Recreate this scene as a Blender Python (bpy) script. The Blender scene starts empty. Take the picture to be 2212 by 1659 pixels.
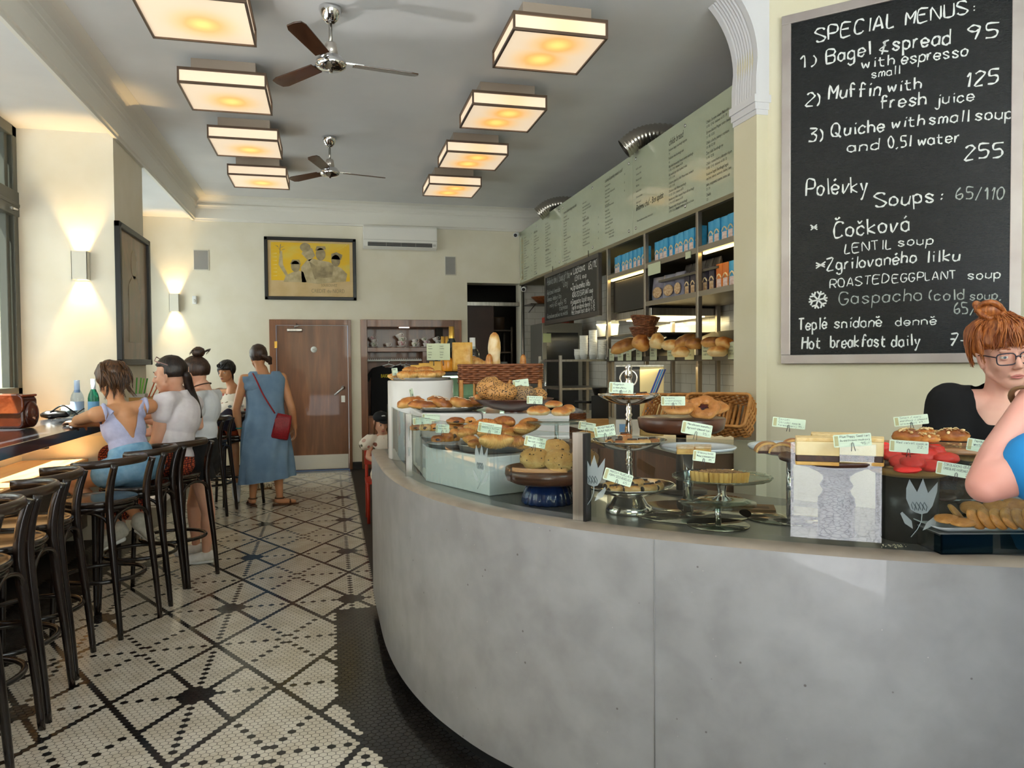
import bpy, bmesh, math, random
import numpy as np
from mathutils import Vector, Matrix, Euler, noise
PI = math.pi
R = random.Random(7)
S = bpy.context.scene
C = S.collection
# ---------------------------------------------------------------- camera
W_, H_, FPX = 2212, 1659, 1620.0
YAW, PITCH, ROLL = (math.radians(a) for a in (13.6, -1.6, -0.44))
CAM = Vector((0, 0, 1.45))
FW = Vector((math.sin(YAW) * math.cos(PITCH), math.cos(YAW) * math.cos(PITCH), math.sin(PITCH)))
_r0 = Vector((math.cos(YAW), -math.sin(YAW), 0)); _u0 = _r0.cross(FW)
RT = _r0 * math.cos(ROLL) + _u0 * math.sin(ROLL)
UP = -_r0 * math.sin(ROLL) + _u0 * math.cos(ROLL)
cd = bpy.data.cameras.new('camera'); cam = bpy.data.objects.new('camera', cd); C.objects.link(cam)
cd.sensor_width = 36; cd.lens = FPX / W_ * 36; cd.clip_start = 0.02; cd.clip_end = 200
m = Matrix((RT, UP, -FW)).transposed().to_4x4(); m.translation = CAM
cam.matrix_world = m
S.camera = cam
def at(px, py, x=None, y=None, z=None, d=None):
    "the point seen at a photo pixel, on a plane x=, y=, z= or at depth d"
    v = RT * ((px - W_ / 2) / FPX) - UP * ((py - H_ / 2) / FPX) + FW
    t = x / v.x if x is not None else y / v.y if y is not None else (z - CAM.z) / v.z if z is not None else d
    return CAM + v * t
# ---------------------------------------------------------------- world, sun, daylight
S.view_settings.view_transform = 'Standard'; S.view_settings.look = 'None'
S.view_settings.exposure = 0.52; S.view_settings.gamma = 1.0
S.view_settings.use_curve_mapping = False
try:
    S.cycles.use_denoising = True; S.cycles.max_bounces = 8; S.cycles.diffuse_bounces = 4
    S.cycles.glossy_bounces = 4; S.cycles.transmission_bounces = 6; S.cycles.transparent_max_bounces = 16
    S.cycles.caustics_reflective = False; S.cycles.caustics_refractive = False
    S.cycles.sample_clamp_indirect = 6
except Exception: pass
wd = bpy.data.worlds.new('world'); S.world = wd; wd.use_nodes = True
wt = wd.node_tree; wt.nodes.clear()
wo = wt.nodes.new('ShaderNodeOutputWorld'); wb = wt.nodes.new('ShaderNodeBackground')
sk = wt.nodes.new('ShaderNodeTexSky'); sk.sky_type = 'HOSEK_WILKIE'; sk.sun_direction = (-0.38, -0.1, 0.95); sk.turbidity = 3
wt.links.new(sk.outputs[0], wb.inputs[0]); wt.links.new(wb.outputs[0], wo.inputs[0]); wb.inputs[1].default_value = 3.0
def light(kind, name, loc, energy, col=(1, 1, 1), tgt=None, **kw):
    l = bpy.data.lights.new(name, kind); l.energy = energy; l.color = col
    for k, v in kw.items(): setattr(l, k, v)
    o = bpy.data.objects.new(name, l); C.objects.link(o); o.location = loc
    if tgt is not None: o.rotation_euler = (Vector(tgt) - Vector(loc)).to_track_quat('-Z', 'Y').to_euler()
    return o
light('SUN', 'sun', (-6, 3, 9), 40.0, (1, .95, .88), (-6 + .38, 3 + .10, 9 - .95), angle=.009)
DAY = (.93, .97, 1.0)
light('AREA', 'daylight_shopfront', (1.8, -1.2, 2.5), 90, DAY, (1.0, 4, 2.6), shape='RECTANGLE', size=2.8, size_y=1.7)
light('AREA', 'daylight_window', (-2.75, 4.0, 2.0), 60, DAY, (0, 4.6, 2.5), shape='RECTANGLE', size=4.6, size_y=2.2)
light('AREA', 'daylight_far_window', (-2.75, 9.2, 2.0), 60, DAY, (0, 8.9, 2.4), shape='RECTANGLE', size=2.0, size_y=2.2)
light('SPOT', 'sun_glint_from_bar', (-1.75, 5.7, 1.12), 60, (1, 1, .97), (.45, 4.35, 3.65), spot_size=.5, spot_blend=.5, shadow_soft_size=.02)  # added spot standing in for sun reflected by the bar onto the ceiling
# ---------------------------------------------------------------- materials
def lin(h):
    if not isinstance(h, str): return (*h, 1) if len(h) == 3 else h
    c = [int(h[i:i + 2], 16) / 255 for i in (0, 2, 4)]
    return tuple((x / 12.92 if x <= .04045 else ((x + .055) / 1.055) ** 2.4) for x in c) + (1,)
MATS = {}
class NT:
    def __init__(s, name):
        s.m = bpy.data.materials.new(name); s.m.use_nodes = True
        s.t = s.m.node_tree; s.b = s.t.nodes['Principled BSDF']; s.o = s.t.nodes['Material Output']
    def n(s, typ, **kw):
        q = s.t.nodes.new('ShaderNode' + typ)
        for k, v in kw.items():
            if k in ('i',):
                for a, b in v.items(): q.inputs[a].default_value = b
            else: setattr(q, k, v)
        return q
    def l(s, a, b): s.t.links.new(a, b)
    def vec(s, scale=(1, 1, 1), rot=(0, 0, 0), coord='Object'):
        tc = s.n('TexCoord'); mp = s.n('Mapping'); mp.inputs['Scale'].default_value = scale; mp.inputs['Rotation'].default_value = rot
        s.l(tc.outputs[coord], mp.inputs[0]); return mp.outputs[0]
    def noise(s, v, scale, detail=3, dist=0, rough=.5):
        q = s.n('TexNoise', i={'Scale': scale, 'Detail': detail, 'Distortion': dist, 'Roughness': rough}); s.l(v, q.inputs['Vector']); return q
    def ramp(s, fac, stops):
        q = s.n('ValToRGB'); e = q.color_ramp.elements
        while len(e) < len(stops): e.new(.5)
        for el, (p, c) in zip(e, stops): el.position = p; el.color = lin(c)
        s.l(fac, q.inputs[0]); return q.outputs[0]
    def mix(s, fac, a, b):
        q = s.n('Mix', data_type='RGBA')
        for sock, v in ((q.inputs[0], fac), (q.inputs[6], a), (q.inputs[7], b)):
            if isinstance(v, (int, float)): sock.default_value = v
            elif isinstance(v, (tuple, str)): sock.default_value = lin(v)
            else: s.l(v, sock)
        return q.outputs[2]
    def bump(s, h, strength=.3, dist=.01):
        q = s.n('Bump', i={'Strength': strength, 'Distance': dist}); s.l(h, q.inputs['Height']); s.l(q.outputs[0], s.b.inputs['Normal'])
def M(name, col, rough=.5, metal=0, col2=None, scale=8, stretch=(1, 1, 1), detail=3, dist=0, lo=.35, hi=.65, bump=0, bscale=None, bdist=.004, spec=.5, coat=0, emit=0, ecol=None, alpha=1, trans=0, ior=1.45, sss=0, coord='Object'):
    if name in MATS: return MATS[name]
    k = NT(name); b = k.b
    b.inputs['Base Color'].default_value = lin(col); b.inputs['Roughness'].default_value = rough; b.inputs['Metallic'].default_value = metal
    b.inputs['Specular IOR Level'].default_value = spec; b.inputs['Coat Weight'].default_value = coat; b.inputs['Alpha'].default_value = alpha
    b.inputs['Transmission Weight'].default_value = trans; b.inputs['IOR'].default_value = ior
    if emit: b.inputs['Emission Color'].default_value = lin(ecol or col); b.inputs['Emission Strength'].default_value = emit
    if sss: b.inputs['Subsurface Weight'].default_value = sss; b.inputs['Subsurface Radius'].default_value = (.02, .01, .006); b.inputs['Subsurface Scale'].default_value = .3
    if col2 or bump:
        v = k.vec(stretch, coord=coord); nz = k.noise(v, scale, detail, dist)
        if col2: k.l(k.ramp(nz.outputs['Fac'], ((lo, col), (hi, col2))), b.inputs['Base Color'])
        if bump:
            nb = k.noise(v, bscale, detail) if bscale else nz
            k.bump(nb.outputs['Fac'], bump, bdist)
    MATS[name] = k.m; return k.m
def thin_glass(name, tint='eef6f2', refl=1.0, rough=0.0):
    if name in MATS: return MATS[name]
    k = NT(name); tr = k.n('BsdfTransparent'); tr.inputs[0].default_value = lin(tint)
    g = k.n('BsdfGlossy'); g.inputs['Roughness'].default_value = rough
    lw = k.n('LayerWeight', i={0: .5}); pw = k.n('Math', operation='POWER', i={1: 5.0}); k.l(lw.outputs['Facing'], pw.inputs[0])
    ml = k.n('Math', operation='MULTIPLY_ADD', i={1: .9 * min(refl, 1), 2: .042 * refl}); k.l(pw.outputs[0], ml.inputs[0]); mx = k.n('MixShader'); k.l(ml.outputs[0], mx.inputs[0]); k.l(tr.outputs[0], mx.inputs[1]); k.l(g.outputs[0], mx.inputs[2])
    k.l(mx.outputs[0], k.o.inputs[0]); MATS[name] = k.m; return k.m
def wood(name, a, b_, axis='z', scale=6, rough=.4, coat=.1, c=None):
    if name in MATS: return MATS[name]
    k = NT(name); st = {'x': (.12, 1, 1), 'y': (1, .12, 1), 'z': (1, 1, .12)}[axis]
    v = k.vec(st); n1 = k.noise(v, scale, 5, 1.2); n2 = k.noise(v, scale * 6, 3, .3)
    ad = k.n('Math', operation='MULTIPLY_ADD', i={1: .25}); k.l(n2.outputs['Fac'], ad.inputs[0]); k.l(n1.outputs['Fac'], ad.inputs[2])
    k.l(k.ramp(ad.outputs[0], ((.42, a), (.62, c or b_), (.8, b_))), k.b.inputs['Base Color'])
    k.b.inputs['Roughness'].default_value = rough; k.b.inputs['Coat Weight'].default_value = coat
    k.bump(n2.outputs['Fac'], .08, .002); MATS[name] = k.m; return k.m
# ---------------------------------------------------------------- mesh builder
def V(*a): return Vector(a)
class MB:
    def __init__(s): s.v = []; s.f = []; s.sm = []; s.mi = []; s.cur = 0; s.T = None
    def add(s, vs, fs, smooth=False):
        o = len(s.v)
        s.v += [tuple(s.T @ Vector(p)) for p in vs] if s.T is not None else [tuple(p) for p in vs]
        for f in fs: s.f.append([i + o for i in f]); s.sm.append(smooth); s.mi.append(s.cur)
        return s
    def bx(s, x0, x1, y0, y1, z0, z1):
        return s.add([(x, y, z) for z in (z0, z1) for y in (y0, y1) for x in (x0, x1)], [(0, 2, 3, 1), (4, 5, 7, 6), (0, 1, 5, 4), (2, 6, 7, 3), (0, 4, 6, 2), (1, 3, 7, 5)])
    def cb(s, c, sz): return s.bx(c[0] - sz[0] / 2, c[0] + sz[0] / 2, c[1] - sz[1] / 2, c[1] + sz[1] / 2, c[2] - sz[2] / 2, c[2] + sz[2] / 2)
    def loft(s, rings, closed=True, cap=True, smooth=True, wrap=False):
        n = len(rings[0]); vs = [p for r in rings for p in r]; fs = []
        m_ = len(rings)
        for i in range(m_ if wrap else m_ - 1):
            j2 = (i + 1) % m_
            for j in range(n if closed else n - 1):
                k = (j + 1) % n
                fs.append((i * n + j, i * n + k, j2 * n + k, j2 * n + j))
        s.add(vs, fs, smooth)
        if cap and closed and not wrap: s.add(rings[0], [tuple(range(n))[::-1]], False); s.add(rings[-1], [tuple(range(n))], False)
        return s
    def tube(s, pts, r, n=8, cap=True, closed=False, flat=1.0):
        P = [Vector(p) for p in pts]; L = len(P); rr = r if isinstance(r, (list, tuple)) else [r] * L
        tan = []
        for i in range(L):
            a = P[(i - 1) % L] if closed or i else P[0]; b = P[(i + 1) % L] if closed or i < L - 1 else P[-1]
            t = (b - a); tan.append(t.normalized() if t.length > 1e-9 else Vector((0, 0, 1)))
        up = Vector((0, 0, 1)) if abs(tan[0].z) < .9 else Vector((1, 0, 0))
        nx = tan[0].cross(up).normalized(); rings = []
        for i in range(L):
            nx = (nx - tan[i] * nx.dot(tan[i])); nx = nx.normalized() if nx.length > 1e-6 else tan[i].orthogonal().normalized()
            ny = tan[i].cross(nx)
            rings.append([P[i] + (nx * math.cos(2 * PI * k / n) + ny * math.sin(2 * PI * k / n) * flat) * rr[i] for k in range(n)])
        return s.loft(rings, True, cap, True, closed)
    def lathe(s, prof, n=32, c=(0, 0, 0), a0=0, a1=2 * PI, sx=1, sy=1, wav=None):
        full = abs(a1 - a0 - 2 * PI) < 1e-6; N = n if full else n + 1; rings = []
        for r, z in prof:
            ring = []
            for k in range(N):
                a = a0 + (a1 - a0) * k / n; q = r * (1 + (wav(a, r, z) if wav else 0))
                ring.append((c[0] + q * sx * math.cos(a), c[1] + q * sy * math.sin(a), c[2] + z))
            rings.append(ring)
        return s.loft(rings, full, False, True)
    def prism(s, poly, z0, z1, smooth=False):
        n = len(poly); vs = [(x, y, z0) for x, y in poly] + [(x, y, z1) for x, y in poly]
        fs = [tuple(range(n))[::-1], tuple(range(n, 2 * n))]
        s.add(vs, fs, False); s.add(vs, [(i, (i + 1) % n, n + (i + 1) % n, n + i) for i in range(n)], smooth); return s
    def ell(s, c, r, n=16, m_=10, rot=None, fn=None):
        r = (r, r, r) if isinstance(r, (int, float)) else r; rings = []
        Rm = rot.to_matrix() if rot is not None else None
        for i in range(m_ + 1):
            th = PI * i / m_; ring = []
            for k in range(n):
                a = 2 * PI * k / n; d = Vector((math.sin(th) * math.cos(a), math.sin(th) * math.sin(a), -math.cos(th)))
                q = Vector((d.x * r[0], d.y * r[1], d.z * r[2]))
                if fn: q = fn(q, d)
                if Rm: q = Rm @ q
                ring.append(q + Vector(c))
            rings.append(ring)
        return s.loft(rings, True, False, True)
    def quad(s, a, b, c, d): return s.add([a, b, c, d], [(0, 1, 2, 3)])
    def mesh(s, name, mats, merge=1e-5):
        me = bpy.data.meshes.new(name); me.from_pydata(s.v, [], s.f)
        me.polygons.foreach_set('use_smooth', s.sm); me.polygons.foreach_set('material_index', s.mi)
        for x in (mats if isinstance(mats, (list, tuple)) else [mats]): me.materials.append(x)
        if merge:
            bm = bmesh.new(); bm.from_mesh(me); bmesh.ops.remove_doubles(bm, verts=bm.verts, dist=merge)
            bmesh.ops.recalc_face_normals(bm, faces=bm.faces); bm.to_mesh(me); bm.free()
        me.update(); return me
    def build(s, name, mats, parent=None, loc=(0, 0, 0), rz=0, bev=0, sub=0, merge=1e-5, rot=None):
        o = bpy.data.objects.new(name, s.mesh(name, mats, merge)); C.objects.link(o)
        o.location = loc; o.rotation_euler = rot or (0, 0, rz)
        if parent is not None: o.parent = parent
        if bev:
            md = o.modifiers.new('edge', 'BEVEL'); md.width = bev; md.segments = 2; md.limit_method = 'ANGLE'; md.angle_limit = .6
        if sub: md = o.modifiers.new('sub', 'SUBSURF'); md.levels = sub; md.render_levels = sub
        return o
def tag(o, label, cat=None, group=None, kind=None):
    o['label'] = label
    if cat: o['category'] = cat
    if group: o['group'] = group
    if kind: o['kind'] = kind
    return o
def thing(name, label, cat, loc=(0, 0, 0), rz=0, group=None, rot=None):
    o = bpy.data.objects.new(name, None); C.objects.link(o); o.empty_display_size = .05
    o.location = loc; o.rotation_euler = rot or (0, 0, rz); return tag(o, label, cat, group)
def struct(o): o['kind'] = 'structure'; return o
KIDS = {}
def dup(root, loc, label=None, rz=0, rot=None, scale=None, group=None, deep=True):
    r = root.copy(); C.objects.link(r); r.location = loc; r.rotation_euler = rot or (0, 0, rz)
    if scale: r.scale = (scale,) * 3 if isinstance(scale, (int, float)) else scale
    if label: r['label'] = label
    if group: r['group'] = group
    for ch in [c for c in C.objects if c.parent == root] if deep else ():
        c = ch.copy(); C.objects.link(c); c.parent = r
        for g in [x for x in C.objects if x.parent == ch]:
            d = g.copy(); C.objects.link(d); d.parent = c
    return r
def evalmesh(o, name, mats):
    "apply an object's modifiers, return a new mesh; the source object is removed"
    dg = bpy.context.evaluated_depsgraph_get(); me = bpy.data.meshes.new_from_object(o.evaluated_get(dg)); me.name = name
    me.materials.clear()
    for x in (mats if isinstance(mats, (list, tuple)) else [mats]): me.materials.append(x)
    bpy.data.objects.remove(o); return me
def rrect(w, h, r, n=4):
    o = []
    for cx, cy, a in ((w / 2 - r, h / 2 - r, 0), (-w / 2 + r, h / 2 - r, PI / 2), (-w / 2 + r, -h / 2 + r, PI), (w / 2 - r, -h / 2 + r, 1.5 * PI)):
        o += [(cx + r * math.cos(a + PI / 2 * k / n), cy + r * math.sin(a + PI / 2 * k / n)) for k in range(n + 1)]
    return o
def catmull(pts, n=8):
    P = [Vector(p) for p in pts]; P = [P[0] * 2 - P[1]] + P + [P[-1] * 2 - P[-2]]; out = []
    for i in range(1, len(P) - 2):
        for k in range(n):
            t = k / n; a, b, c, d = P[i - 1:i + 3]
            out.append(.5 * ((2 * b) + (c - a) * t + (2 * a - 5 * b + 4 * c - d) * t * t + (3 * b - a - 3 * c + d) * t ** 3))
    return out + [P[-2]]
# ================================================================ materials of the room
WALL = M('wall_plaster', 'ece5d3', .75, col2='e6dec9', scale=3, bump=.04, bscale=60)
CEIL = M('ceiling_paint', 'e4e3e2', .6, col2='dedddc', scale=2)
CROWN = M('moulding_paint', 'e6e2d8', .55)
WHITE = M('white_paint', 'e8e8e6', .4)
DWOOD = wood('walnut_veneer', '6b3f22', '9a6038', 'z', 5, .35, .2, '7d4c2b')
DWOODX = wood('walnut_rail', '633a20', '8e5833', 'x', 5, .35, .2, '754626')
FRAME = M('window_frame_paint', '4b4d45', .4)
BLACK = M('black_paint', '141312', .35)
STEEL = M('brushed_steel', 'b9b6b0', .3, 1, col2='a09c95', scale=40, stretch=(1, 1, .05))
CHROME = M('chrome', 'd8d8d8', .06, 1)
DARKMETAL = M('dark_metal', '4a4038', .35, .8)
GLASS = thin_glass('window_glass', 'f2f6f4')
CGLASS = thin_glass('counter_glass', 'eef6f3', 1.8)
GEDGE = M('glass_edge', '5f9484', .1, trans=.3)
BRASS = M('brass', 'c8a050', .25, 1)
# ---------------------------------------------------------------- floor mosaic
CP = catmull([(.232, 4.9, 0), (.232, 4.5, 0), (.234, 4.1, 0), (.242, 3.65, 0), (.275, 3.3, 0), (.335, 3.0, 0), (.42, 2.74, 0), (.54, 2.49, 0), (.72, 2.245, 0), (.92, 2.035, 0), (1.15, 1.84, 0), (1.41, 1.655, 0), (1.70, 1.50, 0), (2.05, 1.37, 0), (2.5, 1.27, 0)], 6)
CP = [(p.x, p.y) for p in CP if p.y < 4.56]
CP = [(.232, 4.55)] + CP
def offset(pts, d):
    out = []
    for i, p in enumerate(pts):
        a = pts[max(i - 1, 0)]; b = pts[min(i + 1, len(pts) - 1)]
        t = Vector((b[0] - a[0], b[1] - a[1])).normalized(); out.append((p[0] - t.y * d, p[1] + t.x * d))
    return out           # + d: to the kitchen side of the counter line
def mosaic():
    w = .70 / 23; h = w * math.sqrt(3) / 2; ox, oy = -.594, 3.495
    cps = np.array(CP)
    pts, col = [], []
    for k in range(int((1.9 - oy) / h), int((10.56 - oy) / h)):
        y = oy + k * h
        for j in range(-46, 56):
            ax = j + (.5 if k % 2 == 0 else 0); x = ox + ax * w
            if x < -1.9 or x > 1.0: continue
            d = float(np.min(np.hypot(cps[:, 0] - x, cps[:, 1] - y)))
            if x > .25 and (y > 4.5 or d > .3): continue
            u, v = 2 * ax + k, 2 * ax - k            # rhombus lattice
            n1, n2 = round(u / 46), round(v / 46)
            # nearest cell: lines at |2x|+|k| = 23 around either kind of centre
            best = None
            for cx, ck, kind in [(23 * i, 46 * q, 'A') for i in (math.floor(ax / 23), math.floor(ax / 23) + 1) for q in (math.floor(k / 46), math.floor(k / 46) + 1)] + [(23 * i + 11.5, 46 * q + 23, 'B') for i in (math.floor(ax / 23) - 1, math.floor(ax / 23), math.floor(ax / 23) + 1) for q in (math.floor(k / 46) - 1, math.floor(k / 46))]:
                r = 2 * abs(ax - cx) + abs(k - ck)
                if best is None or r < best[0]: best = (r, ax - cx, k - ck, kind)
            r, dx, dk, kind = best; ad, ak = abs(dx), abs(dk); blk = False
            if r >= 22.9: blk = True
            elif kind == 'A':
                if 2 * dx + dk == 1 or 2 * dx - dk == 1: blk = True
                elif ak <= 2 and ad <= 2.6 - ak * .5: blk = True
                elif ak == 0 and ad in (3.5, 5.5, 7.5, 9.5): blk = True
                elif ad < .1 and ak % 2 == 1 and ak <= 19: blk = True
            else:
                if ak == 0 and ad in (1.5, 3.5, 5.5, 7.5, 9.5): blk = True
                elif ak in (2, 4, 6, 8, 10) and abs(ad - (.5 + (ak - 2) / 2)) < .1: blk = True
            if x < -1.55 or y > 10.3 or (x > 0 - (.0 if y > 3.3 else (3.3 - y) * -.2) and y < 4.52 and y > 3.2) or (y <= 3.2 and d < .245): blk = True
            pts.append((x, y)); col.append(1 if blk else 0)
    P = np.array(pts); n = len(P); rad = w / math.sqrt(3) * .93
    ang = np.radians(np.arange(6) * 60 + 30)
    vs = np.zeros((n, 6, 3), np.float32)
    vs[:, :, 0] = P[:, None, 0] + rad * np.cos(ang); vs[:, :, 1] = P[:, None, 1] + rad * np.sin(ang); vs[:, :, 2] = .0015
    base = np.array([(-2.6, -1, 0), (4.1, -1, 0), (4.1, 13.2, 0), (-2.6, 13.2, 0)], np.float32)
    me = bpy.data.meshes.new('floor'); me.vertices.add(n * 6 + 4)
    me.vertices.foreach_set('co', np.concatenate([vs.reshape(-1), base.reshape(-1)]))
    me.loops.add(n * 6 + 4); me.loops.foreach_set('vertex_index', np.arange(n * 6 + 4, dtype=np.int32))
    me.polygons.add(n + 1); me.polygons.foreach_set('loop_start', np.concatenate([np.arange(n) * 6, [n * 6]]).astype(np.int32))
    me.polygons.foreach_set('loop_total', np.concatenate([np.full(n, 6), [4]]).astype(np.int32))
    me.polygons.foreach_set('material_index', np.concatenate([np.array(col), [2]]).astype(np.int32))
    for mm in (M('cream_tile', 'd9cfbd', .2, col2='cbbfaa', scale=7, lo=.4, hi=.6), M('black_tile', '1d1a18', .16, col2='292522', scale=9), M('grout', '2a221b', .6)): me.materials.append(mm)
    me.update(); me.validate(); o = bpy.data.objects.new('floor', me); C.objects.link(o); struct(o)
mosaic()
# ---------------------------------------------------------------- walls
YB = 10.57
b = MB()
b.bx(-2.46, -.79, YB, YB + .3, 0, 3.65).bx(-.79, .28, YB, YB + .3, 2.06, 3.65).bx(.28, .41, YB, YB + .3, 0, 3.65)
b.bx(.41, 1.82, YB, YB + .3, 2.066, 3.65).bx(1.82, 1.91, YB, YB + .3, 0, 3.65).bx(1.91, 2.70, YB, YB + .3, 2.6, 3.65).bx(2.70, 3.6, YB, YB + .3, 0, 3.65)
struct(b.build('wall_back', WALL, merge=0))
b = MB(); b.bx(-1.73, 4.1, -1, YB + .3, 3.65, 3.75).bx(-2.6, -1.73, -1, YB + .3, 3.38, 3.75); struct(b.build('ceiling', CEIL, merge=0))
b = MB()
b.bx(-2.62, -2.46, -1, 1.6, 0, 3.4).bx(-2.62, -2.46, 1.6, 6.95, 0, 1.2).bx(-2.62, -2.46, 6.886, 8.0, 0, 3.4).bx(-2.62, -2.46, 8.0, 10.3, 0, 1.0).bx(-2.62, -2.46, 10.3, YB + .3, 0, 3.4)
struct(b.build('wall_left', WALL, merge=0))
b = MB().bx(-2.47, -1.73, 6.886, 7.87, 0, 3.38); struct(b.build('wall_pilaster', WALL))
b = MB().bx(-2.7, -1.25, -1.05, -.9, 0, 3.65).bx(.3, 4.1, -1.05, -.9, 0, 1.6).bx(-1.25, 4.1, -1.05, -.9, 3.35, 3.65).bx(3.3, 4.1, -1.05, -.9, 1.6, 3.35); struct(b.build('wall_front', WALL, merge=0))
b = MB().bx(4.0, 4.1, -1, 2.65, 0, 3.65); struct(b.build('wall_right', WALL))
# 45 degree wall that carries the big chalkboard, and the arch jamb
b = MB().prism([(2.575, 4.02), (4.05, 2.545), (4.12, 2.62), (2.68, 4.12), (2.62, 4.3), (2.49, 4.3), (2.49, 4.04), (2.56, 4.04)], 0, 3.65); b.v = b.v
struct(b.build('wall_angled', M('wall_cream', 'e6dfc6', .6, col2='ded6b8', scale=1.5)))
Rr = .55; b = MB(); K = 12
prof = [2.49 - Rr + Rr * math.cos(PI / 2 * .53 * i / K) for i in range(K + 1)], [3.25 + Rr * math.sin(PI / 2 * .53 * i / K) for i in range(K + 1)]
arc = [(2.48, 3.03), (2.48, 3.14)] + list(zip(*prof)); rings = []
for i, (x, z) in enumerate(arc):
    th = max(0, i - 1) / K * PI / 2 * .53; ring = []
    for q in range(49):
        t = q / 48; g = 0
        if .16 < t < .84 and i > 0: g = .009 * max(0, math.cos((t - .16) / .68 * 7 * 2 * PI) * -1)
        ring.append((x + g * math.cos(th), 4.03 + t * .28, z + g * math.sin(th)))
    rings.append(ring)
b.loft(rings, False, False, True)
face = arc + [(2.66, arc[-1][1]), (2.66, 3.03)]
b.add([(x, 4.03, z) for x, z in face], [tuple(range(len(face)))]); b.add([(x, 4.31, z) for x, z in face], [tuple(range(len(face)))])
b.bx(2.465, 2.585, 4.02, 4.315, 2.99, 3.035).bx(2.475, 2.575, 4.03, 4.31, 2.95, 2.99).bx(2.485, 2.57, 4.035, 4.305, 2.92, 2.95)
struct(b.build('trim_arch', M('arch_paint', 'e2e1e4', .5), merge=0))
# crown mouldings: profile (distance from wall, height)
CR = [(0, 3.345), (.028, 3.345), (.032, 3.365), (.045, 3.375), (.05, 3.50), (.06, 3.525), (.075, 3.54), (.075, 3.555), (.06, 3.56), (.085, 3.60), (.13, 3.632), (.2, 3.648), (.2, 3.66), (0, 3.66)]
b = MB(); b.loft([[(-1.73 + d, y, z) for d, z in CR] for y in (-.9, YB)], True, True, False); struct(b.build('trim_left_crown', CROWN, merge=0))
b = MB(); b.loft([[(x, YB - d, z) for d, z in CR] for x in (-1.73, 3.5)], True, True, False); struct(b.build('trim_back_crown', CROWN, merge=0))
b = MB().bx(-1.9, -.79, YB - .015, YB, 0, .1).bx(.28, .41, YB - .015, YB, 0, .1); struct(b.build('baseboard_back', BLACK, merge=0))
# ---------------------------------------------------------------- windows on the left and the shopfront behind the camera
def window(n, y0, y1, z0, z1, x=-2.46, muls=()):
    f = MB(); w = .085
    f.bx(x - .1, x + .02, y0, y0 + w, z0, z1).bx(x - .1, x + .02, y1 - w, y1, z0, z1).bx(x - .1, x + .02, y0, y1, z0, z0 + w).bx(x - .1, x + .02, y0, y1, z1 - w, z1)
    f.bx(x - .1, x + .03, y0, y1, 2.66, 2.86)
    f.bx(x - .1, x + .035, y0, y1, 2.735, 2.765)
    for q in muls: f.bx(x - .1, x + .02, q - .07, q + .07, z0, z1)
    for q in list(muls) + [y1]:
        f.bx(x - .07, x - .01, q - .16, q - .10, z0, z1)
    o = struct(f.build('window_%d' % n, FRAME, bev=.006, merge=0))
    p = MB().bx(x - .062, x - .056, y0 + .02, y1 - .02, z0 + .02, z1 - .02).build('pane', GLASS, o)
    MB().tube([(x + .03, y1 - .13, 2.70), (x + .06, y1 - .13, 2.70), (x + .06, y1 - .25, 2.69)], .009, 8).build('handle', CHROME, o)
window(1, 1.6, 6.88, 1.2, 3.38, muls=(3.3, 5.05))
window(2, 8.0, 10.3, 1.0, 3.38, muls=(9.15,))
f = MB()
for x in (.3, 1.28, 2.25, 3.23): f.bx(x, x + .07, -1.03, -.95, 1.6, 3.35)
f.bx(-1.25, -1.18, -1.03, -.95, 0, 3.35).bx(.23, .3, -1.03, -.95, 0, 3.35).bx(-1.18, .23, -1.03, -.95, 2.55, 2.62).bx(.37, 3.23, -1.03, -.95, 1.6, 1.67)
o = struct(f.build('window_3', FRAME, merge=0)); MB().bx(.33, 3.25, -.99, -.985, 1.65, 3.3).build('pane', GLASS, o, merge=0)
# ---------------------------------------------------------------- street outside
cob = NT('cobble'); v = cob.vec(coord='Object'); br = cob.n('TexVoronoi', i={'Scale': 8.0}, feature='DISTANCE_TO_EDGE'); cob.l(v, br.inputs['Vector'])
cob.l(cob.ramp(br.outputs['Distance'], ((.02, '5f646e'), (.07, 'c3c9d4'), (.3, 'd3d8e0'))), cob.b.inputs['Base Color']); cob.b.inputs['Roughness'].default_value = .7
o = MB().bx(-14, 14, -16, -1.06, -.12, -.02).bx(-14, -2.63, -1.06, 48, -.12, -.02).build('street_pavement', cob.m, merge=0); struct(o)
FAC = M('facade_cream', 'e8dcb4', .8, col2='e0d2a4', scale=2)
o = MB().bx(-9.5, -9, -1.2, 46, 0, 17).build('building_facade', FAC); struct(o)
o = MB().bx(-14, 14, -17, -16.5, 0, 7).build('opposite_facade', FAC); struct(o)
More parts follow.
